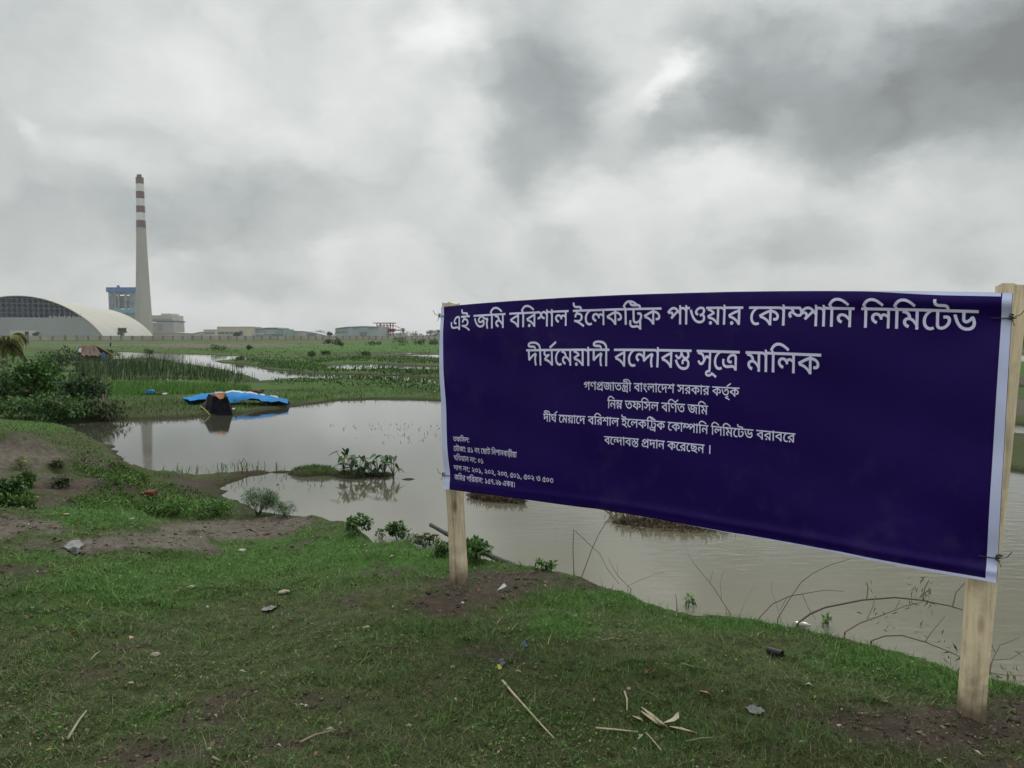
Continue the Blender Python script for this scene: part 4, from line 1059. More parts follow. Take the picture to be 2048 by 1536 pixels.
          [[308,155,306,138,303,122,297,108,285,91,270,76,252,65,232,57,211,52,190,48,180,60,198,57,215,53,233,49,250,44,268,38,286,32,304,24,323,15,342,6,324,-24,298,-11,272,0,245,11,217,20,189,27,161,34,132,39,102,44,72,47,76,83,91,80,107,78,124,76,145,76,173,77,197,81,217,88,233,96,247,106,256,117,266,136,269,155,267,171,262,185,252,196,240,203,224,208,206,210,202,209,199,209,195,209,191,208,186,240,192,241,199,241,206,241,212,242,230,241,246,238,259,233,276,223,288,210,297,197,303,182,306,168],[114,108,98,110,84,112,72,118,62,124,56,133,50,144,47,159,46,180,46,280,84,280,84,260,83,238,83,232,84,225,84,218,84,210,84,180,85,168,86,160,89,155,92,150,102,145,116,143,137,145,154,151,168,160,178,170,185,181,187,192,185,200,180,204,172,206,161,206,158,206,141,208,126,210,112,216,93,226,78,240,84,272,93,263,102,255,113,249,126,244,142,241,162,240,186,240,191,240,193,238,196,234,201,232,210,226,218,218,223,207,225,194,223,178,218,164,210,150,199,138,186,128,170,120,153,114,134,110],[-5,276,-5,311,348,311,348,276]],
          [[97,0,97,311,138,311,138,0]],
          [[74,207,62,209,52,215,45,226,42,241,45,257,52,268,62,273,74,275,86,273,96,268,102,257,104,241,102,226,96,215,86,209],[74,-7,62,-5,52,1,45,12,42,27,45,43,52,54,62,59,74,61,86,59,96,54,102,43,104,27,102,12,96,1,86,-5]],
          [[86,0,47,0,47,276,-5,276,-5,311,138,311,138,276,86,276],[50,311,47,329,40,340,28,347,10,350,-74,350,-95,350,-111,352,-125,354,-141,360,-155,368,-167,379,-175,394,-180,411,-182,430,-182,436,-181,442,-180,449,-180,456,-142,454,-143,448,-144,443,-144,439,-144,434,-144,424,-142,415,-139,407,-135,401,-126,394,-115,389,-99,386,-77,386,-1,386,23,384,41,382,55,376,68,367,75,358,80,345,84,330,86,311]],
          [[148,0,113,3,84,10,61,24,44,41,34,61,31,85,33,103,40,119,51,133,67,146,88,158,114,168,114,156,98,164,83,171,71,179,56,190,45,203,39,218,37,236,40,255,50,273,60,284,72,293,86,300,104,306,123,310,145,311,171,310,194,306,212,300,228,292,240,283,248,273,257,256,260,238,257,219,250,203,238,190,222,178,204,169,184,160,182,170,207,161,227,150,243,138,255,124,263,106,265,86,262,60,252,38,235,22,212,10,183,2],[148,36,172,37,192,42,206,50,217,60,223,72,225,86,222,101,214,114,201,125,185,134,167,141,148,146,125,139,106,131,91,122,80,111,74,98,72,84,76,66,91,50,106,42,125,37],[148,182,166,187,182,194,197,202,208,212,216,223,219,236,214,252,200,264,186,271,168,274,146,276,128,274,112,271,98,265,87,258,79,248,77,236,81,218,94,204,107,196,126,188]],
          [[144,0,118,2,97,8,81,18,70,31,64,45,62,61,65,80,74,97,84,107,99,115,117,122,132,84,118,80,109,74,104,68,102,60,105,51,113,44,125,39,143,38,162,39,178,44,191,52,200,63,206,76,208,90,206,105,202,117,194,129,182,142,172,151,159,161,144,172,124,186,108,198,95,209,80,223,70,237,64,250,62,264,64,277,69,290,77,303,88,316,122,298,115,290,110,283,107,276,106,268,106,262,108,256,111,249,116,242,124,235,135,226,150,215,169,202,187,189,202,177,215,166,230,149,239,132,245,113,246,91,245,73,241,57,233,42,223,30,211,19,197,11,180,5,163,1]],
          [[361,311,361,276,178,276,178,186,179,173,182,165,188,160,196,158,206,160,216,164,227,172,238,183,251,198,264,216,294,221,304,205,313,189,319,172,324,156,327,139,328,122,326,102,322,83,314,66,304,51,290,37,274,26,255,18,233,14,208,12,187,13,166,17,147,24,128,33,111,45,94,61,79,80,64,102,50,129,38,159,26,194,14,232,52,242,65,199,78,162,92,131,107,105,124,85,142,69,162,59,183,52,206,50,231,52,252,59,268,70,280,85,288,102,290,122,288,142,284,160,277,175,268,186,290,196,280,180,270,166,260,154,244,140,228,129,213,123,197,121,186,122,176,124,166,128,158,134,151,142,145,154,141,171,140,196,140,276,-5,276,-5,311],[182,-74,170,-72,160,-66,154,-57,152,-46,154,-34,160,-24,170,-18,182,-16,193,-18,203,-24,209,-34,212,-46,209,-57,203,-66,193,-72]],
          [[353,311,353,276,300,276,300,0,262,0,252,14,242,27,230,40,218,52,204,64,190,74,175,85,159,94,142,102,123,109,104,115,83,119,71,166,95,148,124,142,151,134,174,124,194,113,212,100,228,88,241,74,253,61,263,48,263,60,262,72,262,84,262,96,262,344,288,344,300,311],[225,235,223,217,218,200,209,186,197,173,183,163,166,154,147,147,127,142,104,138,81,142,71,166,96,168,118,172,137,177,153,184,166,191,175,200,184,216,188,233,186,248,180,261,171,273,158,286,186,312,196,302,206,290,214,277,220,264,224,250],[91,215,72,217,56,222,42,231,33,243,26,257,24,274,25,285,28,296,31,306,36,314,74,304,70,298,68,291,66,284,65,276,67,265,72,257,81,252,91,250,101,252,112,254,123,260,135,270,146,285,158,306,186,312,186,288,179,273,171,261,162,249,148,235,131,224,112,217]],
          [[145,46,125,47,106,51,89,58,73,67,61,79,50,94,42,112,38,133,36,156,37,176,41,194,48,212,57,229,70,243,85,255,104,265,125,270,150,272,175,270,197,265,214,256,229,245,241,232,249,216,255,198,259,180,260,160,259,141,255,122,248,104,238,88,226,74,210,62,192,53,170,47],[150,236,131,234,113,227,98,215,86,199,81,186,78,172,76,156,78,136,83,118,92,103,105,91,123,84,146,81,167,84,185,91,200,104,210,120,217,139,220,162,218,183,212,202,202,217,189,228,172,234]],
          [[64,270,65,280,69,292,75,303,85,316,116,298,111,292,108,286,106,280,106,274,106,268,110,263,115,259,125,255,139,252,158,248,189,240,213,230,230,218,241,204,248,187,250,168,247,147,238,128,222,111,201,98,175,89,144,84,140,84,134,85,130,86,124,88,144,92,159,87,174,80,189,73,204,65,219,56,234,46,248,36,262,25,276,14,254,-13,234,2,216,16,199,28,182,39,165,48,149,56,132,63,114,70,96,76,77,82,55,87,32,92,40,128,58,123,76,120,88,118,104,117,120,116,151,118,174,122,191,130,202,140,208,152,210,166,209,178,205,187,197,195,185,202,168,208,145,214,127,218,111,222,98,227,82,235,72,245,66,256]],
          [[95,58,98,52,93,35,87,16,80,-3,73,-22,65,-41,56,-60,23,-60,28,-40,32,-20,37,1,41,21,44,40,46,58]],
          [[276,148,275,124,272,103,266,82,258,64,247,49,233,36,216,27,197,21,174,20,156,21,139,24,123,29,108,37,93,48,80,62,67,81,55,103,44,131,33,163,23,201,14,245,52,255,63,209,73,169,84,137,96,111,108,91,122,76,137,66,153,60,171,58,194,60,211,70,223,84,232,102,235,116,237,131,238,148,237,167,234,185,229,202,223,217,215,230,206,240,191,250,174,254,162,252,153,248,148,240,146,229,147,221,148,213,151,204,156,195,116,184,110,197,106,210,104,222,104,234,106,252,114,267,125,277,139,284,154,288,168,290,191,287,210,281,228,270,242,256,254,239,264,219,271,197,275,173]],
          [[156,0,132,2,109,6,88,14,70,26,54,40,42,57,32,77,26,99,24,124,27,150,34,174,47,197,64,219,85,240,110,259,139,278,171,297,207,314,226,288,222,281,219,274,218,267,217,260,220,246,229,236,242,230,259,228,261,228,262,228,264,228,266,228,283,200,265,190,249,180,236,170,218,156,206,142,198,127,196,110,199,97,206,84,216,77,229,73,246,72,251,72,256,72,260,73,264,73,280,30,263,22,244,14,224,8,202,4,180,1],[160,36,175,36,187,37,198,38,208,40,218,43,230,46,229,44,207,49,189,56,175,67,166,80,160,95,158,111,160,130,167,147,178,164,193,180,206,191,221,202,238,213,236,200,220,204,207,210,197,219,190,230,185,241,184,254,184,259,184,264,186,269,188,274,192,266,168,254,146,240,126,225,108,210,93,193,81,176,72,158,67,139,65,119,67,100,71,83,79,70,89,58,101,50,115,43,129,39,145,36]],
          [[191,150,216,143,196,135,175,129,154,125,134,124,104,126,79,134,60,146,46,162,38,182,35,206,37,227,44,247,56,265,70,280,88,293,107,303,127,309,148,311,166,310,182,306,196,301,208,292,216,282,224,269,228,252,230,228,230,72,230,60,232,52,236,46,242,42,251,40,264,38,260,0,236,2,218,8,205,16,197,27,192,42,191,61],[133,161,153,162,170,165,185,171,202,178,191,169,191,220,191,236,189,248,186,258,180,265,175,270,168,273,159,275,148,276,136,274,122,270,110,263,99,255,90,244,82,232,77,218,76,203,79,183,91,170,110,163]],
          [[36,27,38,43,45,53,55,59,66,60,79,59,89,53,96,43,98,27,96,12,89,1,79,-5,66,-7,55,-5,45,1,38,12]],
          [[87,158,109,155,128,149,144,139,156,125,164,109,166,90,165,72,160,57,151,44,139,31,138,36,167,41,191,48,211,58,226,72,235,88,238,107,236,124,230,139,218,152,200,164,183,172,162,180,137,188,109,196,85,204,65,212,49,219,37,227,28,236,20,250,18,268,19,280,23,291,30,303,42,316,73,298,67,291,62,285,60,279,60,274,60,267,62,262,67,256,74,251,85,245,102,239,116,234,132,229,152,224,177,216,199,208,217,200,232,191,245,182,255,173,267,158,274,143,278,126,279,108,277,89,273,72,264,57,254,44,240,33,225,24,207,16,188,10,167,6,145,2,122,1,98,0,92,0,80,34,101,43,116,54,125,68,128,84,126,100,118,112,105,120,88,122,72,121,62,116,56,108,54,98,54,93,56,87,57,81,60,76,22,68,18,76,16,85,14,94,14,104,16,119,22,132,32,143,47,151,65,156]]]
LINES = [[[0,0],[1,758],[2,1548],[3,2465],[4,2731],[5,3613],[3,4209],[6,4475],[7,5071],[8,5748],[9,6014],[1,7005],[10,7535],[9,7881],[11,8612],[12,9419],[11,10352],[13,11419],[8,12135],[14,12401],[15,13139],[8,13765],[6,14031],[10,14887],[11,15233],[8,16040],[16,16306],[8,17453],[3,17719],[17,17985],[3,18849],[9,19115],[3,19846],[4,20112],[10,20734],[18,21080],[19,21647]],
         [[20,0],[21,603],[22,869],[23,1500],[10,1500],[4,1846],[15,2468],[8,3094],[20,3360],[21,3963],[5,4489],[10,5085],[24,5431],[8,6327],[5,6593],[25,7189],[26,8177],[27,8859],[10,8859],[28,9205],[4,10180],[8,10802],[3,11068],[9,11334],[11,12065]],
         [[29,0],[30,656],[31,1276],[2,2031],[8,2948],[32,3214],[33,3921],[21,4614],[5,5140],[8,5736],[34,6002],[9,6440],[8,7171],[10,7437],[20,7783],[7,8386],[26,9323],[6,10005],[11,10601],[8,11408],[6,11674],[11,12530],[32,13337],[23,14044],[35,14044],[11,14044]],
         [[3,0],[17,266],[36,870],[32,1739],[37,2446],[3,3284],[26,3550],[9,4232],[5,5223],[3,5819],[30,6085],[23,6705],[32,6705],[2,7672],[3,8589],[4,8855]],
         [[20,0],[21,603],[22,869],[23,1500],[10,1760],[4,2106],[15,2728],[8,3354],[10,3620],[20,3966],[5,4829],[3,5425],[6,5691],[7,6287],[8,6964],[9,7230],[1,8221],[10,8751],[9,9097],[11,9828],[12,10635],[11,11568],[10,12635],[11,12981],[8,13788],[16,14054],[8,15201],[3,15467],[17,15733],[3,16597],[9,16863],[3,17594],[4,17860],[10,18482],[18,18828],[19,19395],[5,20367],[6,20963],[8,21559],[5,21825],[10,22421],[6,22767]],
         [[5,0],[10,596],[24,942],[8,1838],[5,2104],[25,2700],[31,3688],[20,4443],[8,5046],[17,5312],[11,6176],[10,6983],[6,7329],[10,7925],[38,8271],[17,8958],[39,9822]],
         [[32,0],[37,707],[3,1545],[26,1811],[9,2493],[40,3224]],
         [[10,0],[4,346],[41,968],[2,1234],[8,2151],[40,2417],[42,2971],[43,3563],[17,4415],[34,5019],[10,5717],[38,6063],[8,6750],[18,7016],[3,7843],[17,8109],[7,8713],[8,9390],[17,9656],[5,10260],[8,10856],[44,11122],[21,11834],[15,12100],[8,12726]],
         [[45,0],[3,696],[32,962],[15,1669],[8,2295],[17,2561],[17,3425],[34,4029],[40,4467],[46,5021],[43,5613]],
         [[20,0],[8,603],[29,869],[17,1785],[34,2389],[40,2827],[47,3381],[46,3973],[43,4565],[48,5157],[47,5680],[46,6272],[47,6864],[48,7456],[47,7979],[46,8571],[49,9163],[48,9755],[50,10278],[46,10870],[43,11462],[48,12054],[50,12577],[46,13169],[47,13761],[14,14613],[50,15611],[46,16203],[49,16795]],
         [[2,0],[3,917],[4,1183],[6,1805],[13,2661],[3,3377],[6,3643],[4,4239],[8,4861],[17,5127],[40,5731],[43,6285],[50,6877],[51,7469],[52,8061],[47,8329],[53,8921],[0,9773],[11,10531],[6,11338],[39,11934]]]
# for every line: left end of the baseline, right end of the baseline, a point on the headline, in the photo
LINE_AT = [((902, 661), (1956, 663.5), (1956, 621)), ((1054, 730.5), (1642, 749), (1642, 708)), ((1168, 779.5), (1479, 793.5), (1479, 775.5)),
           ((1215, 816), (1416.5, 829.5), (1416.5, 811.5)), ((1087, 842.5), (1591, 885.5), (1591, 867)), ((1209, 887.5), (1421, 907.5), (1421, 890.5)),
           ((907, 882.3), (939, 884.8), (939, 875.5)), ((908, 901.5), (1034, 915), (1034, 904.5)), ((908.7, 919.8), (967, 927.3), (967, 917.3)),
           ((908.7, 939.5), (1107, 966.3), (1107, 955.8)), ((909, 958.5), (1030, 974.8), (1030, 964.5))]


def glyph_tris(conts, bold):
    """Triangles of a glyph by the non-zero rule, so overlapping strokes stay solid."""
    pts, edges = [], []
    loops = []
    for cflat in conts:
        lp = [(cflat[i] * 2.0, cflat[i + 1] * 2.0) for i in range(0, len(cflat), 2)]
        q = []
        for p in lp:
            if not q or (p[0] - q[-1][0]) ** 2 + (p[1] - q[-1][1]) ** 2 > 1:
                q.append(p)
        if len(q) > 2 and (q[0][0] - q[-1][0]) ** 2 + (q[0][1] - q[-1][1]) ** 2 <= 1:
            q.pop()
        if len(q) < 3:
            continue
        # a slightly heavier weight
        n = len(q)
        off = []
        for i in range(n):
            a, b, d = q[i - 1], q[i], q[(i + 1) % n]
            e1 = Vector((b[0] - a[0], b[1] - a[1])).normalized()
            e2 = Vector((d[0] - b[0], d[1] - b[1])).normalized()
            m = Vector((-(e1.y + e2.y), e1.x + e2.x))
            k = max(0.5, 1 + e1.dot(e2)) 
            off.append((b[0] + m.x / k * bold, b[1] + m.y / k * bold))
        loops.append(off)
        b0 = len(pts)
        pts += [Vector(p) for p in off]
        edges += [(b0 + i, b0 + (i + 1) % n) for i in range(n)]
    vo, _, fo, *_ = delaunay_2d_cdt(pts, edges, [], 0, 0.01)
    keep = []
    for f in fo:
        cx = sum(vo[i].x for i in f) / len(f)
        cy = sum(vo[i].y for i in f) / len(f)
        w = 0
        for lp in loops:
            for i in range(len(lp)):
                (ax, ay), (bx, by) = lp[i - 1], lp[i]
                if (ay <= cy) != (by <= cy):
                    if ax + (cy - ay) / (by - ay) * (bx - ax) > cx:
                        w += 1 if by > ay else -1
        if w:
            keep.append(tuple(f))
    return [(p.x, p.y) for p in vo], keep


BIG = [glyph_tris(g, 8.0) for g in GLYPHS]
SMALL = [glyph_tris(g, 3.0) for g in GLYPHS]
for k, (seq, at) in enumerate(zip(LINES, LINE_AT)):
    GT = BIG if k < 6 else SMALL
    (u0, v0), (u1, v1), (_, vh) = banner_uv(*at[0]), banner_uv(*at[1]), banner_uv(*at[2])
    xs = [p[0] + x for g, x in seq for p in GT[g][0]]
    x0, x1 = min(xs), max(xs)
    hh = (v1 - vh) / 622.0
    V, F = [], []
    for g, x in seq:
        pv, pf = GT[g]
        b = len(V)
        for (gx, gy) in pv:
            f = (gx + x - x0) / (x1 - x0)
            u = u0 + (u1 - u0) * f
            v = v0 + (v1 - v0) * f - gy * hh
            V.append(tuple(banner_pt(u, v, 0.0030)))
        F += [tuple(b + i for i in t) for t in pf]
    me = bpy.data.meshes.new('text_line')
    me.from_pydata([tuple(map(float, p)) for p in V], [], F)
    # face the viewer's side of the cloth
    me.update()
    if len(me.polygons) and sum(p.normal.dot(Vector(BN)) for p in me.polygons) < 0:
        me.flip_normals()
    link('text_line', me, LETTER, banner)

# wire ties through the cloth and round the posts
for (u, v, foot, top) in ((0.004, 0.05, PL0, PL1), (0.006, 0.925, PL0, PL1), (0.994, 0.085, PR0, PR1), (0.994, 0.915, PR0, PR1)):
    p = Vector(banner_pt(u, v, 0.004))
    s = 1 if u > .5 else -1
    along = Vector(((BTR - BTL) / np.linalg.norm(BTR - BTL)))
    bn = Vector(BN)
    f = (p.z - foot[2]) / (top[2] - foot[2])
    pc = Vector(foot + (top - foot) * f) + Vector((0, .03, 0))
    q = [p - along * s * 0.05 + bn * .004, p + bn * 0.003, p + along * s * 0.012, p + along * s * 0.03 - bn * 0.05,
         Vector((pc.x, pc.y, p.z)) - bn * 0.06 + along * s * 0.02, Vector((pc.x, pc.y, p.z - .01)) + bn * -0.055 - along * s * .05]
    mb = MB()
    mb.tube(q, 0.0022, 6)
    k = p + along * s * 0.016
    tw = [k + Vector((0, 0, -0.008)) + along * (0.007 * math.cos(a)) + bn * (0.004 + 0.006 * math.sin(a)) + Vector((0, 0, a * 0.0016)) for a in np.linspace(0, 15, 30)]
    mb.tube(tw, 0.0024, 6)
    mb.tube([k + bn * .006, k + along * s * 0.03 + bn * .012 + Vector((0, 0, .012)), k + along * s * 0.045 + bn * .01 + Vector((0, 0, .035))], 0.0016, 5)
    mb.tube([k + bn * .006, k + along * s * 0.012 + bn * .01 + Vector((0, 0, -.03))], 0.0016, 5)
    mb.build('wire_tie', WIRE, sign)

# ------------------------------------------------------------------ far plant
def axis_box(mb, px0, px1, py0, py1, Y, depth, mat=0):
    a = at_y(px0, py1, Y)
    b = at_y(px1, py0, Y)
    return mb.box((a[0], Y, a[2]), (b[0], Y + depth, b[2]), mat)


GROUND_FAR = 0.8
CONCRETE = paint('chimney_concrete', (0.35, 0.335, 0.31), 0.85, 0.17, 0.10, stretch=(1, 1, 0.08))
RED_BAND = paint('chimney_red', (0.135, 0.065, 0.095), 0.7, 0.10, 0.1)
WHITE_BAND = paint('chimney_white', (0.60, 0.59, 0.56), 0.7, 0.06, 0.1)
DARK = paint('dark_opening', (0.03, 0.035, 0.045), 0.6)
BLUE_ROOF = paint('blue_sheeting', (0.045, 0.15, 0.38), 0.5, 0.08, 0.1)
CYAN = paint('pale_blue_sheeting', (0.15, 0.34, 0.43), 0.5, 0.12, 0.1)
STEEL_GREY = paint('grey_steel', (0.30, 0.33, 0.38), 0.6, 0.2, 0.2)
STEEL_DARK = paint('dark_steel', (0.10, 0.11, 0.13), 0.6, 0.2, 0.2)
PALE_WALL = paint('pale_render', (0.47, 0.45, 0.41), 0.8, 0.08, 0.1)

YC = 1000.0


def chimney():
    b0 = at_y(287.5, 640, YC)
    z = lambda py: float(at_y(280, py, YC)[2]) - GROUND_FAR
    wpx = lambda n: n / FPX * YC / 2 * 1.003
    o = empty('chimney', (b0[0], YC, GROUND_FAR), 'tall tapering concrete chimney with red and white bands at the top', 'chimney')
    zs = [0.0, z(640), z(560), z(500), z(456.4)]
    rad = [wpx(34.5), wpx(31), wpx(24.2), wpx(20.4), wpx(17.8)]
    MB().lathe((b0[0], YC, GROUND_FAR), list(zip(rad, zs)), 40).build('shaft', CONCRETE, o, smooth=False)
    # the axis leans in the photo's left edge only through the lens; the shaft itself is plumb
    cuts = [(456.4, 17.8, 1), (441, 17.0, 0), (425.7, 16.2, 1), (412, 15.8, 0), (397.4, 15.4, 1), (383, 15.0, 0), (368, 14.6, 1), (355, 14.4, 1)]
    for (pa, wa, k), (pb, wb, _) in zip(cuts, cuts[1:]):
        MB().lathe((b0[0], YC, GROUND_FAR + z(pa)), [(wpx(wa) + .04, 0.02), (wpx(wb) + .04, z(pb) - z(pa))], 40).build('band', RED_BAND if k else WHITE_BAND, o)
    for dx in (-0.27, 0.27):
        MB().lathe((b0[0] + dx * wpx(14.4), YC - 1, GROUND_FAR + z(355)), [(wpx(5.4), -3), (wpx(5.4), z(349.4) - z(355))], 20).build('flue_pipe', RED_BAND, o)
    # vent openings up the side that faces us
    for py in (462, 498, 543, 588, 602):
        f = np.interp(z(py), zs, rad)
        MB().box((b0[0] + .3, YC - f - 0.15, GROUND_FAR + z(py) - .9), (b0[0] + 2.1, YC - f + 1.2, GROUND_FAR + z(py) + .9)).build('vent_opening', CONCRETE if False else STEEL_GREY, o)
    # gallery under the bands
    MB().lathe((b0[0], YC, GROUND_FAR + z(457.5)), [(wpx(18.2), 0), (wpx(19), 0.2), (wpx(19), 1.0), (wpx(18), 1.1)], 40).build('gallery', STEEL_GREY, o)
    return o


chimney()


def coal_dome():
    """Barrel-vaulted coal store; the near gable is open latticework above sheet cladding."""
    o = empty('storage_dome', tuple(at_y(42, 680, 600)[:2]) + (GROUND_FAR,), 'cream barrel vaulted store with dark lattice gable above grey cladding', 'building')
    c0 = np.array([at_y(40, 681, 591)[0], 591.0])
    c1 = np.array([at_y(193, 681, 845)[0], 845.0])
    ax = (c1 - c0) / np.linalg.norm(c1 - c0)
    L = np.linalg.norm(c1 - c0)
    sx = np.array([ax[1], -ax[0]])
    HW, HT = 58.5, at_y(42, 591, 591)[2] - GROUND_FAR

    def arch(a, s=1.0):
        """Profile of the vault: parabola-like, steeper at the foot."""
        return (math.cos(a) * HW * s, abs(math.sin(a)) ** 1.6 * HT * s)

    def P(l, a, s=1.0):
        x, z = arch(a, s)
        q = c0 + ax * l + sx * x
        return (q[0], q[1], GROUND_FAR + z)
    N = 48
    A = [math.pi * i / N for i in range(N + 1)]
    NL = 60
    shell = MB()
    rows = [[P(l, a, 1.0 + (0.0022 if (i % 2) else 0.0)) for a in A] for i, l in enumerate(np.linspace(0, L, NL))]
    shell.grid(rows)
    shell.grid([[P(l, a, .985) for a in reversed(A)] for l in (0, L)])
    shell.grid([[P(0, a, .985) for a in A], [P(0, a, 1) for a in A]])
    cream = paint('cream_sheeting', (0.43, 0.415, 0.36), 0.55, 0.10, 0.08, stretch=(1, .25, 0.3))
    shell.build('roof_shell', cream, o, smooth=True)
    clad = paint('gable_cladding', (0.285, 0.31, 0.315), 0.6, 0.07, 0.06, stretch=(1, 1, .2))
    # cladding to about half height, with a ragged top at the right
    mb = MB()
    n = 120
    top, bot = [], []
    hz = (at_y(42, 635, 591)[2] - GROUND_FAR)
    for i in range(n + 1):
        x = -HW * .992 + 2 * HW * .992 * i / n
        # vault height at this x
        zmax = max(0, 1 - (x / HW) ** 2) ** .8 * HT * .99
        lift = 0.0
        if 20 < x < 46:
            lift = 1.0 + 0.9 * math.sin(x * 1.9) + .9 * math.sin(x * 3.3)
        zt = min(zmax, hz + lift)
        q = c0 + ax * 0.4 + sx * x
        bot.append((q[0], q[1], GROUND_FAR))
        top.append((q[0], q[1], GROUND_FAR + zt))
    mb.grid([bot, top])
    mb.grid([[(p[0] + ax[0] * .3, p[1] + ax[1] * .3, p[2]) for p in top], [(p[0] + ax[0] * .3, p[1] + ax[1] * .3, p[2]) for p in bot]])
    mb.grid([top, [(p[0] + ax[0] * .3, p[1] + ax[1] * .3, p[2]) for p in top]])
    mb.build('gable_cladding', clad, o)
    # space frame of the open gable
    lat = MB()
    frame = paint('lattice_steel', (0.115, 0.14, 0.20), 0.6, .2, .3)
    step = 3.6
    zz = hz
    for layer in (1.0, 4.5):
        z0 = hz
        while z0 < HT - 1:
            w = None
            for i in range(200):
                a = i / 200 * math.pi / 2
                if arch(a)[1] >= z0:
                    w = arch(a)[0] * .985
                    break
            if w is None:
                break
            q0, q1 = c0 + ax * layer - sx * w, c0 + ax * layer + sx * w
            lat.bar((q0[0], q0[1], GROUND_FAR + z0), (q1[0], q1[1], GROUND_FAR + z0), .42)
            z0 += step
        x = -HW * .95
        while x < HW * .95:
            zt = (1 - (x / HW) ** 2) ** .8 * HT * .98
            if zt > hz:
                q = c0 + ax * layer + sx * x
                lat.bar((q[0], q[1], GROUND_FAR + hz - 1), (q[0], q[1], GROUND_FAR + zt), .42)
                if layer == 1.0 and zt > hz + 4:
                    q2 = c0 + ax * 4.5 + sx * (x + step)
                    z1 = hz
                    while z1 + step < zt:
                        lat.bar((q[0], q[1], GROUND_FAR + z1), (q2[0], q2[1], GROUND_FAR + z1 + step), .3)
                        z1 += step
            x += step
    lat.build('gable_lattice', frame, o)
    # dark coloured lining under the roof shell, with a closed far end
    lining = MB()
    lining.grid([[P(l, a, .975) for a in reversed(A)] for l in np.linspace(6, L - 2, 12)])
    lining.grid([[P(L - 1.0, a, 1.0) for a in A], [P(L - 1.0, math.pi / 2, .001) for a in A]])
    lining.build('roof_lining', paint('dark_lining', (0.045, 0.055, 0.085), .8), o, smooth=True)
    # conveyor mouth on the flank
    a_d = 0.16
    p = np.array(P(L * .33, a_d))
    d = at_y(243, 661, p[1] - 6)
    m = MB()
    a_, b_ = at_y(236, 666, p[1] - 8), at_y(249.5, 656.5, p[1] - 8)
    m.box((a_[0], p[1] - 8, a_[2]), (b_[0], p[1] - 5, b_[2]))
    m.build('conveyor_mouth', paint('navy_opening', (0.02, 0.026, 0.055), .6), o)
    m = MB()
    m.box((a_[0] - .5, p[1] - 8.6, b_[2]), (b_[0] + .5, p[1] - 5, b_[2] + .5))
    m.build('conveyor_hood', STEEL_GREY, o)
    # low annexe at the gable's foot with a dark doorway
    m = MB()
    a_, b_ = at_y(20, 676, 560), at_y(49, 661, 560)
    m.box((a_[0], 560, GROUND_FAR), (b_[0], 575, b_[2]))
    m.build('annexe_wall', PALE_WALL, o)
    m = MB()
    a_, b_ = at_y(50, 676, 558), at_y(54, 663, 558)
    m.box((a_[0], 558, GROUND_FAR), (b_[0], 560, b_[2]))
    m.build('gate_pillar', DARK, o)


coal_dome()


def boiler_house():
    Y = 1090.0
    o = empty('boiler_house', tuple(at_y(248, 680, Y)[:2]) + (GROUND_FAR,), 'tall steel framed boiler house with a bright blue roof beside the chimney', 'building')
    axis_box(MB(), 212, 272, 574.5, 584.2, Y, 25).build('roof', BLUE_ROOF, o)
    axis_box(MB(), 233.6, 236.4, 570.5, 574.4, Y + 10, 4).build('roof_vent', STEEL_DARK, o)
    fr = MB()
    for x in (220, 225.5, 231, 238, 252, 262, 267.5, 271.5):
        axis_box(fr, x - .55, x + .55, 584.3, 680, Y + 2, 2)
        axis_box(fr, x - .55, x + .55, 584.3, 680, Y + 21, 2)
    for y in (588, 592, 597, 602, 607, 612, 617):
        axis_box(fr, 219, 272, y - .45, y + .45, Y + 1.2, 2)
        axis_box(fr, 219, 272, y - .45, y + .45, Y + 22, 2)
        for x in (220, 271.5):
            axis_box(fr, x - .5, x + .5, y - .4, y + .4, Y + 1, 22)
    for (xa, ya, xb, yb) in ((220, 588, 231, 602), (231, 602, 220, 617), (267, 590, 278, 605), (278, 605, 267, 618), (225, 584, 238, 597), (252, 597, 267, 607)):
        fr.bar(at_y(xa, ya, Y + 1), at_y(xb, yb, Y + 1), .8)
    fr.build('steel_frame', STEEL_GREY, o)
    axis_box(MB(), 234, 262, 592.5, 616, Y + 8, 12).build('furnace_casing', paint('casing_grey', (.25, .27, .275), .6, .12, .1), o)
    axis_box(MB(), 232, 261, 586.3, 588.6, Y + 6, 12).build('steam_drum', paint('drum', (.13, .12, .15), .6), o)
    for (x, y, w, h) in ((224.5, 611.5, 3.5, 4), (232, 604, 3, 5), (233, 611.5, 3.5, 3.5), (266, 597, 5, 6), (267, 605, 4, 3.5), (266.5, 612, 4, 4), (222.5, 597, 3.5, 4), (225, 586.8, 4, 2.5), (266, 588, 5, 3)):
        axis_box(MB(), x, x + w, y - h / 2, y + h / 2, Y + 12, 6).build('duct', STEEL_DARK, o)
    axis_box(MB(), 228.5, 232, 594.8, 598.6, Y + 4, 5).build('silencer_tank', paint('white_tank', (.62, .64, .64), .4), o)
    axis_box(MB(), 222, 272, 618.3, 626, Y - 2, 26).build('bunker_cladding', CYAN, o)
    axis_box(MB(), 222, 272, 626.2, 680, Y, 24).build('lower_cladding', paint('lower_clad', (.22, .26, .30), .6), o)


boiler_house()


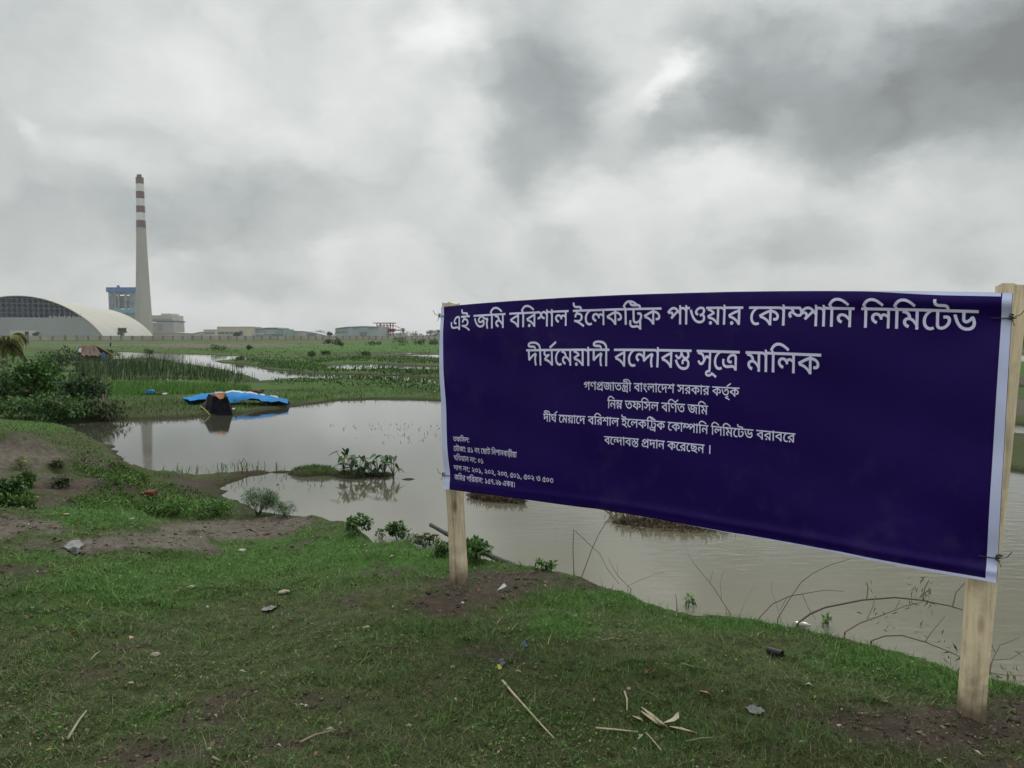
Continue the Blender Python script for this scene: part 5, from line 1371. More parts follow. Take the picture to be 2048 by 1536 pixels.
def block_plant():
    Y = 1030.0
    o = empty('crusher_house', tuple(at_y(323, 680, Y)[:2]) + (GROUND_FAR,), 'pale stepped block with a blue stripe just right of the chimney foot', 'building')
    g = lambda mb, *a: axis_box(mb, *a)
    axis_box(MB(), 303.5, 345, 630.5, 641, Y, 34).build('upper_wall', PALE_WALL, o)
    axis_box(MB(), 322, 341.5, 627, 630.4, Y + 4, 25).build('roof_room', PALE_WALL, o)
    axis_box(MB(), 304.5, 347.2, 641.1, 643.7, Y - .4, 36).build('blue_stripe', paint('stripe', (.06, .135, .25), .5), o)
    axis_box(MB(), 313, 347, 643.8, 681, Y, 34).build('wall', paint('block_wall', (.40, .385, .37), .8, .08, .1), o)
    axis_box(MB(), 305, 312.6, 645, 681, Y + 4, 30).build('side_wall', paint('block_wall_cream', (.45, .43, .36), .8, .08, .1), o)
    axis_box(MB(), 316, 326, 648, 661, Y - .3, 2).build('louvre', paint('louvre', (.28, .27, .29), .7), o)
    wm = paint('window_glass', (.20, .22, .23), .5)
    for x in range(306, 345, 3):
        axis_box(MB(), x, x + 1.3, 637.6, 640.2, Y - .25, 1).build('window', wm, o)
    # long low shed running right from its foot
    o2 = empty('conveyor_shed', tuple(at_y(390, 680, 900)[:2]) + (GROUND_FAR,), 'long low pale shed whose roof slopes down right of the stepped block', 'building')
    mb = MB()
    Y2 = 900
    pts = [(300, 667), (348, 664.5), (375, 666.3), (400, 667.5), (400, 681), (300, 681)]
    f = [at_y(x, y, Y2) for x, y in pts]
    bk = [p + np.array([0, 25, 0]) for p in f]
    n = len(f)
    mb.add(f + bk, [tuple(range(n)), tuple(reversed(range(n, 2 * n)))] + [(i, i + n, (i + 1) % n + n, (i + 1) % n) for i in range(n)])
    mb.build('wall', PALE_WALL, o2)
    mb = MB()
    tp = [(300, 667), (348, 664.5), (375, 666.3), (400, 667.5)]
    a = [at_y(x, y - .1, Y2 - 1) for x, y in tp]
    b = [p + np.array([0, 28, 0]) for p in a]
    mb.grid([a, b])
    mb.grid([[p - np.array([0, 0, .6]) for p in a], a])
    mb.build('roof', paint('pale_roof', (.42, .43, .42), .5), o2)


block_plant()


def low_building(name, label, Y, wall, depth, cols, extras=(), roof=None, roofcol=None, cat='building'):
    """A shed seen across the plain: wall box, pitched or flat roof, named strips, doors and windows."""
    x0, x1, ytop = wall
    p = at_y((x0 + x1) / 2, 680, Y)
    o = empty(name, (p[0], Y, GROUND_FAR), label, cat)
    mb = MB()
    if roof and len(roof) > 2:
        pts = list(roof) + [(x1, 682), (x0, 682)]
        f = [at_y(x, y, Y) for x, y in pts]
        bk = [q + np.array([0, depth, 0]) for q in f]
        n = len(f)
        mb.add(f + bk, [tuple(range(n)), tuple(reversed(range(n, 2 * n)))] + [(i, i + n, (i + 1) % n + n, (i + 1) % n) for i in range(n)])
        mb.build('wall', cols, o)
        a = [at_y(x, y - .12, Y - .8) for x, y in roof]
        b = [q + np.array([0, depth + 2, 0]) for q in a]
        m2 = MB()
        m2.grid([a, b])
        m2.grid([[q - np.array([0, 0, .5]) for q in a], a])
        m2.build('roof', roofcol or cols, o)
    else:
        axis_box(mb, x0, x1, ytop, 682, Y, depth)
        mb.build('wall', cols, o)
        axis_box(MB(), x0 - .4, x1 + .4, ytop - .9, ytop - .02, Y - .4, depth + 1).build('parapet', roofcol or cols, o)
    for nm, bx, m in extras:
        for i, q in enumerate(bx):
            axis_box(MB(), *q, Y - .35 - .05 * i, 1.2).build(nm, m, o)
    return o


TAN = paint('tan_render', (.50, .455, .36), .8, .08, .1)
BLUEGREY = paint('bluegrey_sheet', (.22, .29, .30), .6, .15, .15)
BLUEGLASS = paint('blue_glazing', (.10, .17, .25), .4, .2, .3)
SHEDBLUE = paint('pale_shed_sheet', (.345, .375, .40), .6, .06, .1, stretch=(1, 1, .1))
PALEBLUE = paint('pale_blue_panel', (.33, .40, .50), .6)
SHUTTER_GREY = paint('grey_shutter', (.20, .21, .215), .6)  # plain mid grey for shutters, doors and the wall stripe

low_building('pump_house', 'small pale building with blue windows left of the tan hall', 840, (407.5, 430.5, 659.8), 20, PALE_WALL,
             [('window_row', [(409, 428.5, 664.8, 667.3)], BLUEGLASS)])
low_building('pipe_bridge', 'thin sloping pipe bridge rising to the small pale building', 850, (384, 407, 664), 4, PALE_WALL,
             (), roof=[(384, 667.4), (396, 664.5), (407, 663.2), (407, 664.4), (396, 665.7), (384, 668.6)][:3], roofcol=BLUEGREY, cat='bridge')
low_building('turbine_hall', 'flat tan hall with a blue glazed strip behind the long wall', 800, (434.5, 498.5, 654.0), 40, TAN,
             [('window_row', [(436, 483, 663.6, 667.8)], BLUEGLASS), ('door', [(479, 485.5, 661.5, 671)], BLUEGLASS), ('pillar', [(x, x + .8, 663.4, 672) for x in range(440, 478, 9)], TAN)])
low_building('workshop', 'blue grey sheeted workshop right of the tan hall', 820, (500.5, 566.5, 657), 40, BLUEGREY,
             [('window_row', [(512, 555, 660.6, 662.4)], PALE_WALL), ('pale_panel', [(503, 528, 664.8, 670), (531, 551, 663.8, 667.3)], paint('panel', (.38, .46, .46), .6)),
              ('door', [(544, 566, 668.2, 672)], BLUEGLASS)],
             roof=[(500.5, 657.6), (520, 656.8), (534, 655.2), (555.5, 655.2), (556, 658), (566.5, 658.2)], roofcol=BLUEGREY)
low_building('store_shed', 'low pale shed with a long curved roof right of the workshop', 860, (567, 652, 663), 40, PALE_WALL,
             [('shutter', [(613, 632, 667, 672)], SHUTTER_GREY), ('wall_panel', [(568, 588, 664.2, 667)], BLUEGREY)],
             roof=[(567, 663.2), (590, 661.8), (606, 662.2), (622, 664.4), (638, 667.6), (652, 671)], roofcol=paint('curved_roof', (.34, .37, .38), .6))
low_building('switch_hall', 'large pale blue grey gabled hall left of the red steel frame', 560, (670.5, 757.5, 653), 50, SHEDBLUE,
             [('shutter', [(719.5, 733.5, 664.3, 673)], SHUTTER_GREY), ('canopy', [(717, 738, 662.4, 664.2)], PALEBLUE), ('wall_stripe', [(672, 695, 663, 664.5)], SHUTTER_GREY),
              ('pale_panel', [(697, 704.5, 654.5, 672), (719, 736, 654.6, 661.0)], PALEBLUE)],
             roof=[(670.5, 656.4), (682, 655), (694, 653.4), (712, 652.8), (726, 652.2), (740, 652.7), (757.5, 653.2)], roofcol=paint('hall_roof', (.32, .35, .37), .5))


def red_frame():
    Y = 600.0
    o = empty('steel_structure', tuple(at_y(776, 680, Y)[:2]) + (GROUND_FAR,), 'maroon steel frame under construction right of the pale hall', 'structure')
    RED = paint('red_oxide', (.23, .06, .09), .6, .2, .3)
    for d in (0, 14):
        for x in (754, 761, 768, 774, 781, 786):
            axis_box(MB(), x - .75, x + .75, 645.5, 680, Y + d, .7).build('column', RED, o)
    bm_ = MB()
    for d in (-.4, 13.6):
        for (xa, xb, y) in ((746, 791, 646), (753, 788, 651.5), (756, 789, 658.2), (758, 789, 663), (757, 788, 669)):
            axis_box(bm_, xa, xb, y - .75, y + .75, Y + d, .8)
    for x in (754, 761, 768, 774, 781, 786):
        for y in (646, 658.2):
            p = at_y(x, y, Y)
            bm_.box((p[0] - .25, Y, p[2] - .3), (p[0] + .25, Y + 14, p[2] + .3))
    bm_.build('beam', RED, o)
    br = MB()
    for (xa, ya, xb, yb) in ((754, 658, 761, 646), (761, 646, 768, 658), (768, 658, 774, 669), (781, 646, 774, 658), (786, 669, 781, 658), (761, 669, 754, 658)):
        br.bar(at_y(xa, ya, Y - .5), at_y(xb, yb, Y - .5), .3)
    br.build('brace', RED, o)
    axis_box(MB(), 758, 788, 659, 663.4, Y + 5, 6).build('floor_deck', RED, o)
    arm = MB()
    arm.bar(at_y(788, 651, Y + 3), at_y(806, 658.6, Y + 3), .5)
    axis_box(arm, 788, 804, 659.2, 661.6, Y + 2, 2)
    arm.build('conveyor_arm', paint('arm', (.34, .27, .29), .6), o)
    t = MB()
    axis_box(t, 802.8, 808, 656.6, 663, Y + 1, 4)
    axis_box(t, 804.6, 806.4, 663, 668.5, Y + 2, 1.5)
    t.build('drive_head', paint('drive', (.12, .13, .13), .6), o)
    low_building('transfer_hut', 'small square grey hut under the red frame\'s arm', 590, (792, 811, 667.2), 10, PALE_WALL,
                 [('door', [(799, 802, 669, 673)], SHUTTER_GREY)])


red_frame()

# ------------------------------------------------------------------ long boundary wall
WALLC = paint('old_cement_wall', (.36, .335, .30), .85, .16, .25, stretch=(1, 1, .4))
WALLP = paint('wall_pilaster', (.20, .19, .17), .85, .12, .3)


def boundary_wall():
    A = at_z(52, 681.6, .8)
    B = at_z(880, 679.3, .8)
    A, B = A[:2], B[:2]
    A = A + (A - B) / np.linalg.norm(B - A) * 14
    B = B + (B - A) / np.linalg.norm(B - A) * 90
    L = np.linalg.norm(B - A)
    d = (B - A) / L
    nrm = np.array([d[1], -d[0]])
    o = empty('boundary_wall', (*((A + B) / 2), .8), 'long low cement boundary wall with dark pilasters in front of the plant', 'wall')
    top = lambda f: 2.62 + 0.30 * f

    def slab(mb, s0, s1, z0, z1, t, mat=0, out=0.0):
        p, q = A + d * s0, A + d * s1
        a, b = nrm * (t / 2 + out), nrm * (-t / 2 + out)
        V = []
        for z in (z0, z1):
            for base, off in ((p, a), (q, a), (q, b), (p, b)):
                V.append((*(base + off), z))
        mb.add(V, [(0, 3, 2, 1), (4, 5, 6, 7), (0, 1, 5, 4), (1, 2, 6, 5), (2, 3, 7, 6), (3, 0, 4, 7)], mat)
    mb = MB()
    n = 60
    for i in range(n):
        f = i / n
        slab(mb, L * i / n, L * (i + 1) / n, .3, top(f) - .12 + random.uniform(-.03, .03), .18)
    mb.build('wall_panel', WALLC, o)
    mb = MB()
    for i in range(n):
        f = i / n
        slab(mb, L * i / n, L * (i + 1) / n, top(f) - .30, top(f) - .04, .26)
    mb.build('coping', WALLC, o)
    s = 2.0
    i = 0
    while s < L and i < 98:
        mb = MB()
        w = .62 if i % 3 else .85
        slab(mb, s, s + w, .3, top(s / L) + random.uniform(0, .22), .5)
        mb.build('pilaster', WALLP, o)
        s += 4.05 + random.uniform(-.15, .15)
        i += 1
    mb = MB()
    slab(mb, 0, L, .2, .98, .9)
    mb.build('plinth', paint('wall_plinth', (.17, .16, .135), .9, .2, .4), o)


boundary_wall()

# ------------------------------------------------------------------ plants
def cols(n, palette, var=0.25):
    """n leaf colours drawn from a palette of (weight, rgb)."""
    w = np.array([p[0] for p in palette], float)
    k = RNG.choice(len(palette), n, p=w / w.sum())
    c = np.array([p[1] for p in palette])[k]
    return np.clip(c * (1 + RNG.normal(0, var, (n, 1))) * (1 + RNG.normal(0, .06, (n, 3))), 0.004, 0.6)


def rand_dirs(n):
    v = RNG.normal(0, 1, (n, 3))
    return v / np.linalg.norm(v, axis=1, keepdims=True)


def leaf_arrays(C, D, N, Ln, W, tint, droop=0.25):
    """Folded, pointed leaves: each a 6-vertex blade from C along D with side direction from N."""
    n = len(C)
    S = np.cross(D, N)
    S = S / (np.linalg.norm(S, axis=1, keepdims=True) + 1e-9)
    U = np.cross(S, D)
    Ln = np.broadcast_to(np.asarray(Ln, float), (n,))[:, None]
    W = np.broadcast_to(np.asarray(W, float), (n,))[:, None]
    base = C
    m = C + D * Ln * .45 + U * Ln * .05
    tip = C + D * Ln - U * Ln * droop
    l1 = m + S * W * .5 + U * W * .18
    r1 = m - S * W * .5 + U * W * .18
    V = np.stack([base, r1, tip, l1, m], 1).reshape(-1, 3)
    i = np.arange(n)[:, None] * 5
    F = np.concatenate([i + np.array([[0, 1, 4]]), i + np.array([[0, 4, 3]]), i + np.array([[4, 1, 2]]), i + np.array([[4, 2, 3]])])
    return V, F, np.repeat(tint, 5, 0)


def blade_arrays(B, H, lean, W, tint, bend=0.5):
    """Grass blades and reeds: base B, height H, horizontal lean vector."""
    n = len(B)
    H = H[:, None]
    W = W[:, None]
    side = np.stack([-lean[:, 1], lean[:, 0], np.zeros(n)], 1)
    ln = np.linalg.norm(side, axis=1, keepdims=True)
    rnd = RNG.uniform(0, 2 * math.pi, n)
    alt = np.stack([np.cos(rnd), np.sin(rnd), np.zeros(n)], 1)
    side = np.where(ln > 1e-6, side / (ln + 1e-9), alt)
    side = side * 0.6 + alt * 0.4
    L3 = np.concatenate([lean, np.zeros((n, 1))], 1)
    up = np.array([0, 0, 1.0])
    m = B + up * H * .62 + L3 * .32
    t = B + up * H + L3
    V = np.stack([B - side * W / 2, B + side * W / 2, m + side * W * .4, m - side * W * .4, t], 1).reshape(-1, 3)
    i = np.arange(n)[:, None] * 5
    return V, [i + np.array([[0, 1, 2, 3]]), i + np.array([[3, 2, 4]])], np.repeat(tint, 5, 0)


G_BUSH = [(5, (.048, .115, .024)), (3, (.075, .160, .034)), (2, (.11, .20, .055)), (1, (.028, .064, .018))]
G_DARK = [(5, (.025, .062, .020)), (3, (.042, .092, .028)), (1, (.058, .108, .028)), (.5, (.08, .08, .04))]
G_PALE = [(4, (.095, .155, .075)), (3, (.13, .20, .10)), (2, (.05, .09, .04)), (.5, (.16, .20, .12))]
G_OLIVE = [(4, (.040, .055, .018)), (3, (.060, .075, .025)), (2, (.028, .040, .014)), (1, (.09, .085, .04))]
G_GRASS = [(5, (.066, .108, .027)), (4, (.098, .134, .042)), (3, (.135, .146, .060)), (2.2, (.22, .195, .115)), (1.5, (.036, .054, .017))]
G_LUSH = [(5, (.060, .148, .025)), (4, (.088, .195, .036)), (2, (.14, .235, .058)), (1, (.034, .076, .016))]
STEM = paint('green_stem', (.06, .07, .03), .7)
BARK = paint('dry_bark', (.15, .11, .075), .85, .25, 4)


def bush(name, label, cat, base, w, h, d=None, nleaf=600, leaf=.05, pal=G_BUSH, group=None, lumps=7, stems=6, aspect=.45, flat=.4, seed=0):
    """A shrub: stems fanning from the base, leaves in clumps round their ends with gaps between."""
    rr = np.random.default_rng(seed + 11)
    base = np.asarray(base, float)
    d = d or w
    o = empty(name, tuple(base), label, cat, group)
    ends = []
    mb = MB()
    for k in range(stems):
        a = rr.uniform(0, 2 * math.pi)
        q = rr.uniform(.25, .95)
        e = base + np.array([math.cos(a) * w * .5 * q, math.sin(a) * d * .5 * q, h * rr.uniform(.55, .95) * (1 - .3 * q * q)])
        mid = (base + e) / 2 + np.array([0, 0, h * .1])
        mb.tube([base + np.array([0, 0, -.03]), mid, e], [max(.003, h * .018), max(.002, h * .012), max(.0015, h * .006)], 5)
        ends.append(e)
    mb.build('stem', STEM, o)
    cl = []
    for k in range(lumps):
        e = ends[k % stems] if k < stems else base + np.array([rr.uniform(-.42, .42) * w, rr.uniform(-.42, .42) * d, h * rr.uniform(.2, .75)])
        cl.append((e, rr.uniform(.16, .30)))
    per = nleaf // len(cl)
    Cs, Ds, T = [], [], []
    for e, r in cl:
        v = rr.normal(0, 1, (per, 3))
        v /= np.linalg.norm(v, axis=1, keepdims=True)
        rad = rr.uniform(.2, 1, (per, 1)) ** .6
        c = e + v * rad * np.array([w * r, d * r, h * r * 1.1])
        c[:, 2] = np.maximum(c[:, 2], base[2] + .01)
        Cs.append(c)
        dd = v + rr.normal(0, .5, (per, 3)) + np.array([0, 0, .15])
        Ds.append(dd / np.linalg.norm(dd, axis=1, keepdims=True))
        T.append(cols(per, pal) * rr.uniform(.8, 1.25))
    Cs, Ds, T = np.concatenate(Cs), np.concatenate(Ds), np.concatenate(T)
    Nn = rand_dirs(len(Cs)) * flat + np.array([0, 0, 1.0])
    sz = leaf * rr.uniform(.6, 1.35, len(Cs))
    V, F, tt = leaf_arrays(Cs, Ds, Nn, sz, sz * aspect, T)
    link('foliage', mesh_np('foliage', V, [F], tt), LEAF, o)
    return o


def px_size(p, n):
    """Metres covered by n photo pixels at point p."""
    return n * p[1] / FPX


def near_mask(n, y0, y1, x0=-700, x1=2750):
    """Random ground points of the near bank, even in the picture's own pixels so that nearer turf is finer."""
    px = RNG.uniform(x0, x1, n)
    py = RNG.uniform(y0, y1, n)
    z = np.full(n, .45)
    for _ in range(3):
        d = ray(px, py)
        t = (z - EYE[2]) / d[:, 2]
        P = EYE + d * t[:, None]
        z, s = height(P[:, 0], P[:, 1], True)
    P[:, 2] = z
    so, lu = masks(px, py, P[:, 0], P[:, 1])
    return P, so, lu, s, px, py


def build_grass():
    P, so, lu, s, px, py = near_mask(420000, 990, 1800)
    patch = fbm(P[:, 0], P[:, 1], 3.5, 4, 71, .6)
    keep = (s > .02) & (P[:, 2] > .03) & (RNG.uniform(0, 1, len(P)) < np.clip(1.0 - 1.0 * so + patch * .6, 0.05, 1)) & (np.hypot(P[:, 0], P[:, 1]) > .9)
    P, so, lu, s, patch = P[keep], so[keep], lu[keep], s[keep], patch[keep]
    n = len(P)
    dist = np.hypot(P[:, 0], P[:, 1])
    lush = np.clip(lu + 0.55 * sstep(.9 - s, 0, .8) * (P[:, 0] > -1.6) + patch * .9, 0, 1)
    H = RNG.gamma(3.0, .0042, n) * (0.72 + 1.3 * lush) + .003
    ang = RNG.uniform(0, 2 * math.pi, n)
    ln = H * RNG.uniform(.5, 2.4, n) * (1.15 - .5 * lush)
    lean = np.stack([np.cos(ang) * ln, np.sin(ang) * ln], 1)
    W = RNG.uniform(.0018, .0038, n) * np.clip(dist / 3.4, .8, 2.6)
    T = np.where((RNG.uniform(0, 1, n) < lush)[:, None], cols(n, G_LUSH), cols(n, G_GRASS))
    V, F, tt = blade_arrays(P, H, lean, W, T)
    o = link('grass', mesh_np('grass', V, F, tt), GRASS)
    tag(o, 'short trodden green turf covering the near bank', 'grass', kind='stuff')


build_grass()


def build_clover():
    """Small broad weeds creeping through the turf."""
    P, so, lu, s, px, py = near_mask(60000, 985, 1700)
    patch = fbm(P[:, 0], P[:, 1], 1.8, 4, 83, .6)
    keep = (s > .03) & (P[:, 2] > .03) & (RNG.uniform(0, 1, len(P)) < np.clip(.15 + patch * 1.4 + .6 * lu - .9 * so, 0, .9)) & (np.hypot(P[:, 0], P[:, 1]) > 1)
    P, lu = P[keep], lu[keep]
    n = len(P)
    dist = np.hypot(P[:, 0], P[:, 1])
    a = RNG.uniform(0, 2 * math.pi, n)
    D = np.stack([np.cos(a), np.sin(a), RNG.uniform(-.05, .5, n)], 1)
    D /= np.linalg.norm(D, axis=1, keepdims=True)
    N = rand_dirs(n) * .5 + np.array([0, 0, 1.])
    sz = RNG.uniform(.010, .024, n) * np.clip(dist / 4.5, .8, 1.7)
    V, F, tt = leaf_arrays(P + np.array([0, 0, .006]) + RNG.uniform(0, .012, (n, 1)) * np.array([0, 0, 1]), D, N, sz, sz * .5, cols(n, G_LUSH))
    tag(link('creeping_weeds', mesh_np('creeping_weeds', V, [F], tt), LEAF), 'small round leaved weeds creeping through the near turf', 'weeds', kind='stuff')


build_clover()


def build_crumbs():
    """Clods, crumbs of earth and grit on the bare patches."""
    P, so, lu, s, px, py = near_mask(52000, 995, 1700)
    keep = (s > .03) & (P[:, 2] > .03) & (RNG.uniform(0, 1, len(P)) < np.clip(so * .9 + .03, 0, .75)) & (np.hypot(P[:, 0], P[:, 1]) > 1)
    P, so = P[keep], so[keep]
    n = len(P)
    dist = np.hypot(P[:, 0], P[:, 1])
    r = RNG.gamma(1.6, .0030, n) * np.clip(dist / 4, .7, 1.6) + .0015
    r = np.minimum(r, .022)
    O = np.array([[1, 0, 0], [-1, 0, 0], [0, 1, 0], [0, -1, 0], [0, 0, 1], [0, 0, -1]], float)
    F0 = np.array([[0, 2, 4], [2, 1, 4], [1, 3, 4], [3, 0, 4], [2, 0, 5], [1, 2, 5], [3, 1, 5], [0, 3, 5]])
    V = (P[:, None, :] + O[None] * r[:, None, None] * RNG.uniform(.55, 1.3, (n, 6, 1)) * np.array([1.2, 1.2, .7])
         + RNG.normal(0, .25, (n, 6, 3)) * r[:, None, None]).reshape(-1, 3)
    F = (np.arange(n)[:, None, None] * 6 + F0[None]).reshape(-1, 3)
    T = cols(n, [(6, (.060, .042, .028)), (4, (.095, .070, .048)), (1.5, (.14, .11, .085)), (3, (.035, .024, .016)), (.2, (.34, .31, .26))], .2)
    tag(link('soil_crumbs', mesh_np('soil_crumbs', V, [F], np.repeat(T, 6, 0)), leaf_mat('earth_crumb', trans=0.0)),
        'loose crumbs and clods of dark earth on the bare patches', 'soil', kind='stuff')


build_crumbs()


def build_leaf_litter():
    P, so, lu, s, px, py = near_mask(2600, 1010, 1650)
    keep = (s > .05) & (P[:, 2] > .05) & (RNG.uniform(0, 1, len(P)) < .30) & (np.hypot(P[:, 0], P[:, 1]) > 1.2)
    P = P[keep]
    n = len(P)
    a = RNG.uniform(0, 2 * math.pi, n)
    D = np.stack([np.cos(a), np.sin(a), RNG.uniform(-.1, .25, n)], 1)
    D /= np.linalg.norm(D, axis=1, keepdims=True)
    sz = RNG.uniform(.010, .038, n)
    V, F, tt = leaf_arrays(P + np.array([0, 0, .014]), D, rand_dirs(n) * .4 + np.array([0, 0, 1.]), sz, sz * RNG.uniform(.12, .5, n),
                           cols(n, [(4, (.30, .25, .16)), (3, (.20, .14, .08)), (2, (.40, .37, .30)), (1, (.30, .13, .05)), (.7, (.30, .30, .05))], .2))
    tag(link('leaf_litter', mesh_np('leaf_litter', V, [F], tt), LEAF), 'scraps of dry straw and leaf scattered over the turf', 'litter', kind='stuff')


build_leaf_litter()


def scatter_px(n, poly, afloat=False):
    """Random land points inside a photo outline."""
    xs, ys = [p[0] for p in poly], [p[1] for p in poly]
    px = RNG.uniform(min(xs), max(xs), n)
    py = RNG.uniform(min(ys), max(ys), n)
    ok = sdf(px, py, poly) > 0
    px, py = px[ok], py[ok]
    z = np.full(len(px), .15)
    for _ in range(6):
        d = ray(px, py)
        P = EYE + d * ((z - EYE[2]) / d[:, 2])[:, None]
        z = height(P[:, 0], P[:, 1])
        if afloat:
            z = np.maximum(z, 0)
    P[:, 2] = z
    return P, px, py


def blades_obj(name, label, cat, poly, n, h, w, pal, lean=(.1, 0.0), sway=.3, zmin=-.15, per=1, hpx=None, dry=-1.0):
    P, px, py = scatter_px(n, poly, zmin < -.1)
    k = (P[:, 2] > zmin) & (P[:, 1] < 400) & (P[:, 2] > dry)
    P = np.repeat(P[k], per, 0)
    m = len(P)
    P = P + RNG.normal(0, .03, (m, 3)) * np.array([1, 1, 0])
    clump = 1 + 0.5 * fbm(P[:, 0], P[:, 1], .9, 3, 91)
    H = h * RNG.uniform(.4, 1.2, m) * clump * (np.interp(np.repeat(px[k], per), *hpx) if hpx else 1)
    L = np.stack([H * (lean[0] + RNG.normal(0, sway, m)), H * (lean[1] + RNG.normal(0, sway, m))], 1)
    W = w * RNG.uniform(.6, 1.3, m)
    V, F, tt = blade_arrays(P, H, L, W, cols(m, pal))
    return tag(link(name, mesh_np(name, V, F, tt), LEAF), label, cat, kind='stuff')


G_REED = [(5, (.022, .046, .020)), (3, (.034, .062, .026)), (2, (.050, .082, .032)), (1, (.085, .085, .045))]
REEDS = [(150, 728), (230, 722), (330, 726), (420, 738), (480, 750), (515, 764), (470, 770), (400, 762), (300, 760), (215, 764), (150, 770)]
blades_obj('reeds', 'stand of tall dark green reeds behind the blue tarpaulin', 'reeds', REEDS, 2300, .95, .028, G_REED, (.22, 0), .34, -.2, 2, ([150, 230, 300, 430, 520], [.62, .85, .95, .62, .5]))
blades_obj('marsh_grass', 'bright green marsh grass between the reeds and the far bank', 'grass', [(205, 766), (300, 764), (420, 768), (500, 772), (500, 786), (380, 789), (300, 791), (210, 795)],
           9000, .16, .02, G_LUSH, (.05, 0), .3, .0)
blades_obj('bank_grass', 'rough grass fringing the far shore of the pond', 'grass', [(140, 805), (230, 795), (400, 795), (480, 790), (600, 776), (700, 772), (880, 776), (1000, 785), (1000, 806), (880, 802), (760, 797), (680, 800), (560, 816), (465, 828),
           (380, 833), (200, 842), (130, 848)], 15000, .10, .02, G_LUSH + G_OLIVE, (.05, 0), .5, -.03)
blades_obj('wet_grass', 'sparse grass blades standing in the shallows beyond the earth spit', 'grass', [(300, 948), (380, 935), (470, 928), (560, 934), (575, 946), (480, 950), (420, 951), (320, 957)],
           300, .10, .012, G_LUSH, (.05, 0), .5, -.4)


def leaves_obj(name, label, cat, polys, n, hgt, leaf, pal, zmin=.0, aspect=.7):
    """Low leafy cover heaped along the water, clumpy in height."""
    Vs, Fs, Ts, b = [], [], [], 0
    for poly in polys:
        P, px, py = scatter_px(n, poly, zmin < -.1)
        k = P[:, 2] > zmin
        P = P[k]
        m = len(P)
        if not m:
            continue
        cl = np.clip(.55 + 1.1 * fbm(P[:, 0], P[:, 1], 1.1, 4, 95, .6), .06, 1.5)
        P[:, 2] = np.maximum(P[:, 2], 0) + RNG.uniform(0, 1, m) ** .7 * hgt * cl
        D = rand_dirs(m) + np.array([0, 0, .6])
        D /= np.linalg.norm(D, axis=1, keepdims=True)
        sz = leaf * RNG.uniform(.6, 1.4, m)
        V, F, t = leaf_arrays(P, D, rand_dirs(m), sz, sz * aspect, cols(m, pal) * np.clip(.75 + .5 * cl, .6, 1.4)[:, None])
        Vs.append(V)
        Fs.append(F + b)
        Ts.append(t)
        b += len(V)
    return tag(link(name, mesh_np(name, np.concatenate(Vs), [np.concatenate(Fs)], np.concatenate(Ts)), LEAF), label, cat, kind='stuff')


leaves_obj('water_hyacinth', 'dark leafy water hyacinth heaped along the channel banks', 'water plants',
           [[(540, 763), (600, 760), (680, 761), (800, 764), (880, 772), (1000, 782), (1000, 796), (880, 788), (760, 776), (640, 772), (540, 770)],
            [(520, 734), (560, 732), (640, 742), (720, 742), (800, 741), (885, 741), (885, 755), (800, 750), (700, 747), (620, 746), (540, 740)],
            [(440, 721), (500, 718), (640, 727), (660, 738), (600, 742), (540, 738), (500, 730)], [(590, 716), (880, 712), (880, 726), (640, 725)],
            [(250, 714), (340, 718), (440, 726), (400, 730), (300, 722)]], 3000, .20, .10, G_BUSH + G_DARK, .0)
blades_obj('field_tufts', 'coarse dark tufts over the marshy fields toward the wall', 'grass', [(225, 690), (640, 688), (900, 688), (900, 770), (640, 757), (520, 728), (300, 700), (225, 700)],
           9000, .22, .09, G_DARK + G_OLIVE + G_BUSH, (.05, 0), .5, .03)
blades_obj('islet_grass', 'short moss green grass on the mud islet', 'grass', [(575, 946), (600, 935), (650, 925), (700, 930), (790, 945), (790, 955), (640, 954)],
           9000, .035, .010, G_OLIVE + G_LUSH, (.05, 0), .6, -.2, dry=.012)
leaves_obj('weedy_cover', 'tangle of low green weeds on the left bank above the spit', 'weeds',
           [[(-60, 838), (60, 838), (140, 852), (190, 882), (210, 915), (190, 940), (110, 890), (60, 868), (-60, 860)], [(120, 905), (215, 925), (262, 955), (240, 985), (160, 945)],
            [(190, 985), (300, 965), (420, 985), (470, 1010), (440, 1040), (330, 1035), (230, 1020), (120, 1010)],
            [(-60, 985), (60, 990), (70, 1015), (-60, 1010)], [(215, 925), (262, 945), (300, 958), (260, 972), (220, 950)]], 5200, .06, .032, G_LUSH + G_OLIVE, .04, .45)
leaves_obj('dry_debris', 'mat of rotting brown reed floating near the banner\'s lower edge', 'debris',
           [[(1215, 1026), (1300, 1030), (1445, 1045), (1470, 1062), (1380, 1066), (1290, 1062), (1235, 1050)], [(936, 988), (960, 986), (1010, 995), (1052, 1003), (1046, 1009), (985, 1005), (940, 998)]],
           1500, .035, .09, [(4, (.115, .080, .050)), (3, (.075, .052, .032)), (2, (.17, .125, .080)), (1, (.06, .06, .025))], -1.0, .18)
leaves_obj('floating_weed', 'flecks of dark weed floating on the open pond', 'weeds',
           [[(690, 872), (800, 868), (880, 862), (880, 885), (760, 888)], [(430, 962), (560, 950), (640, 962), (760, 972), (560, 985), (440, 985)], [(650, 850), (880, 846), (880, 860), (700, 862)]],
           90, .012, .035, [(3, (.03, .035, .018)), (1, (.05, .04, .025))], -1.0, .4)

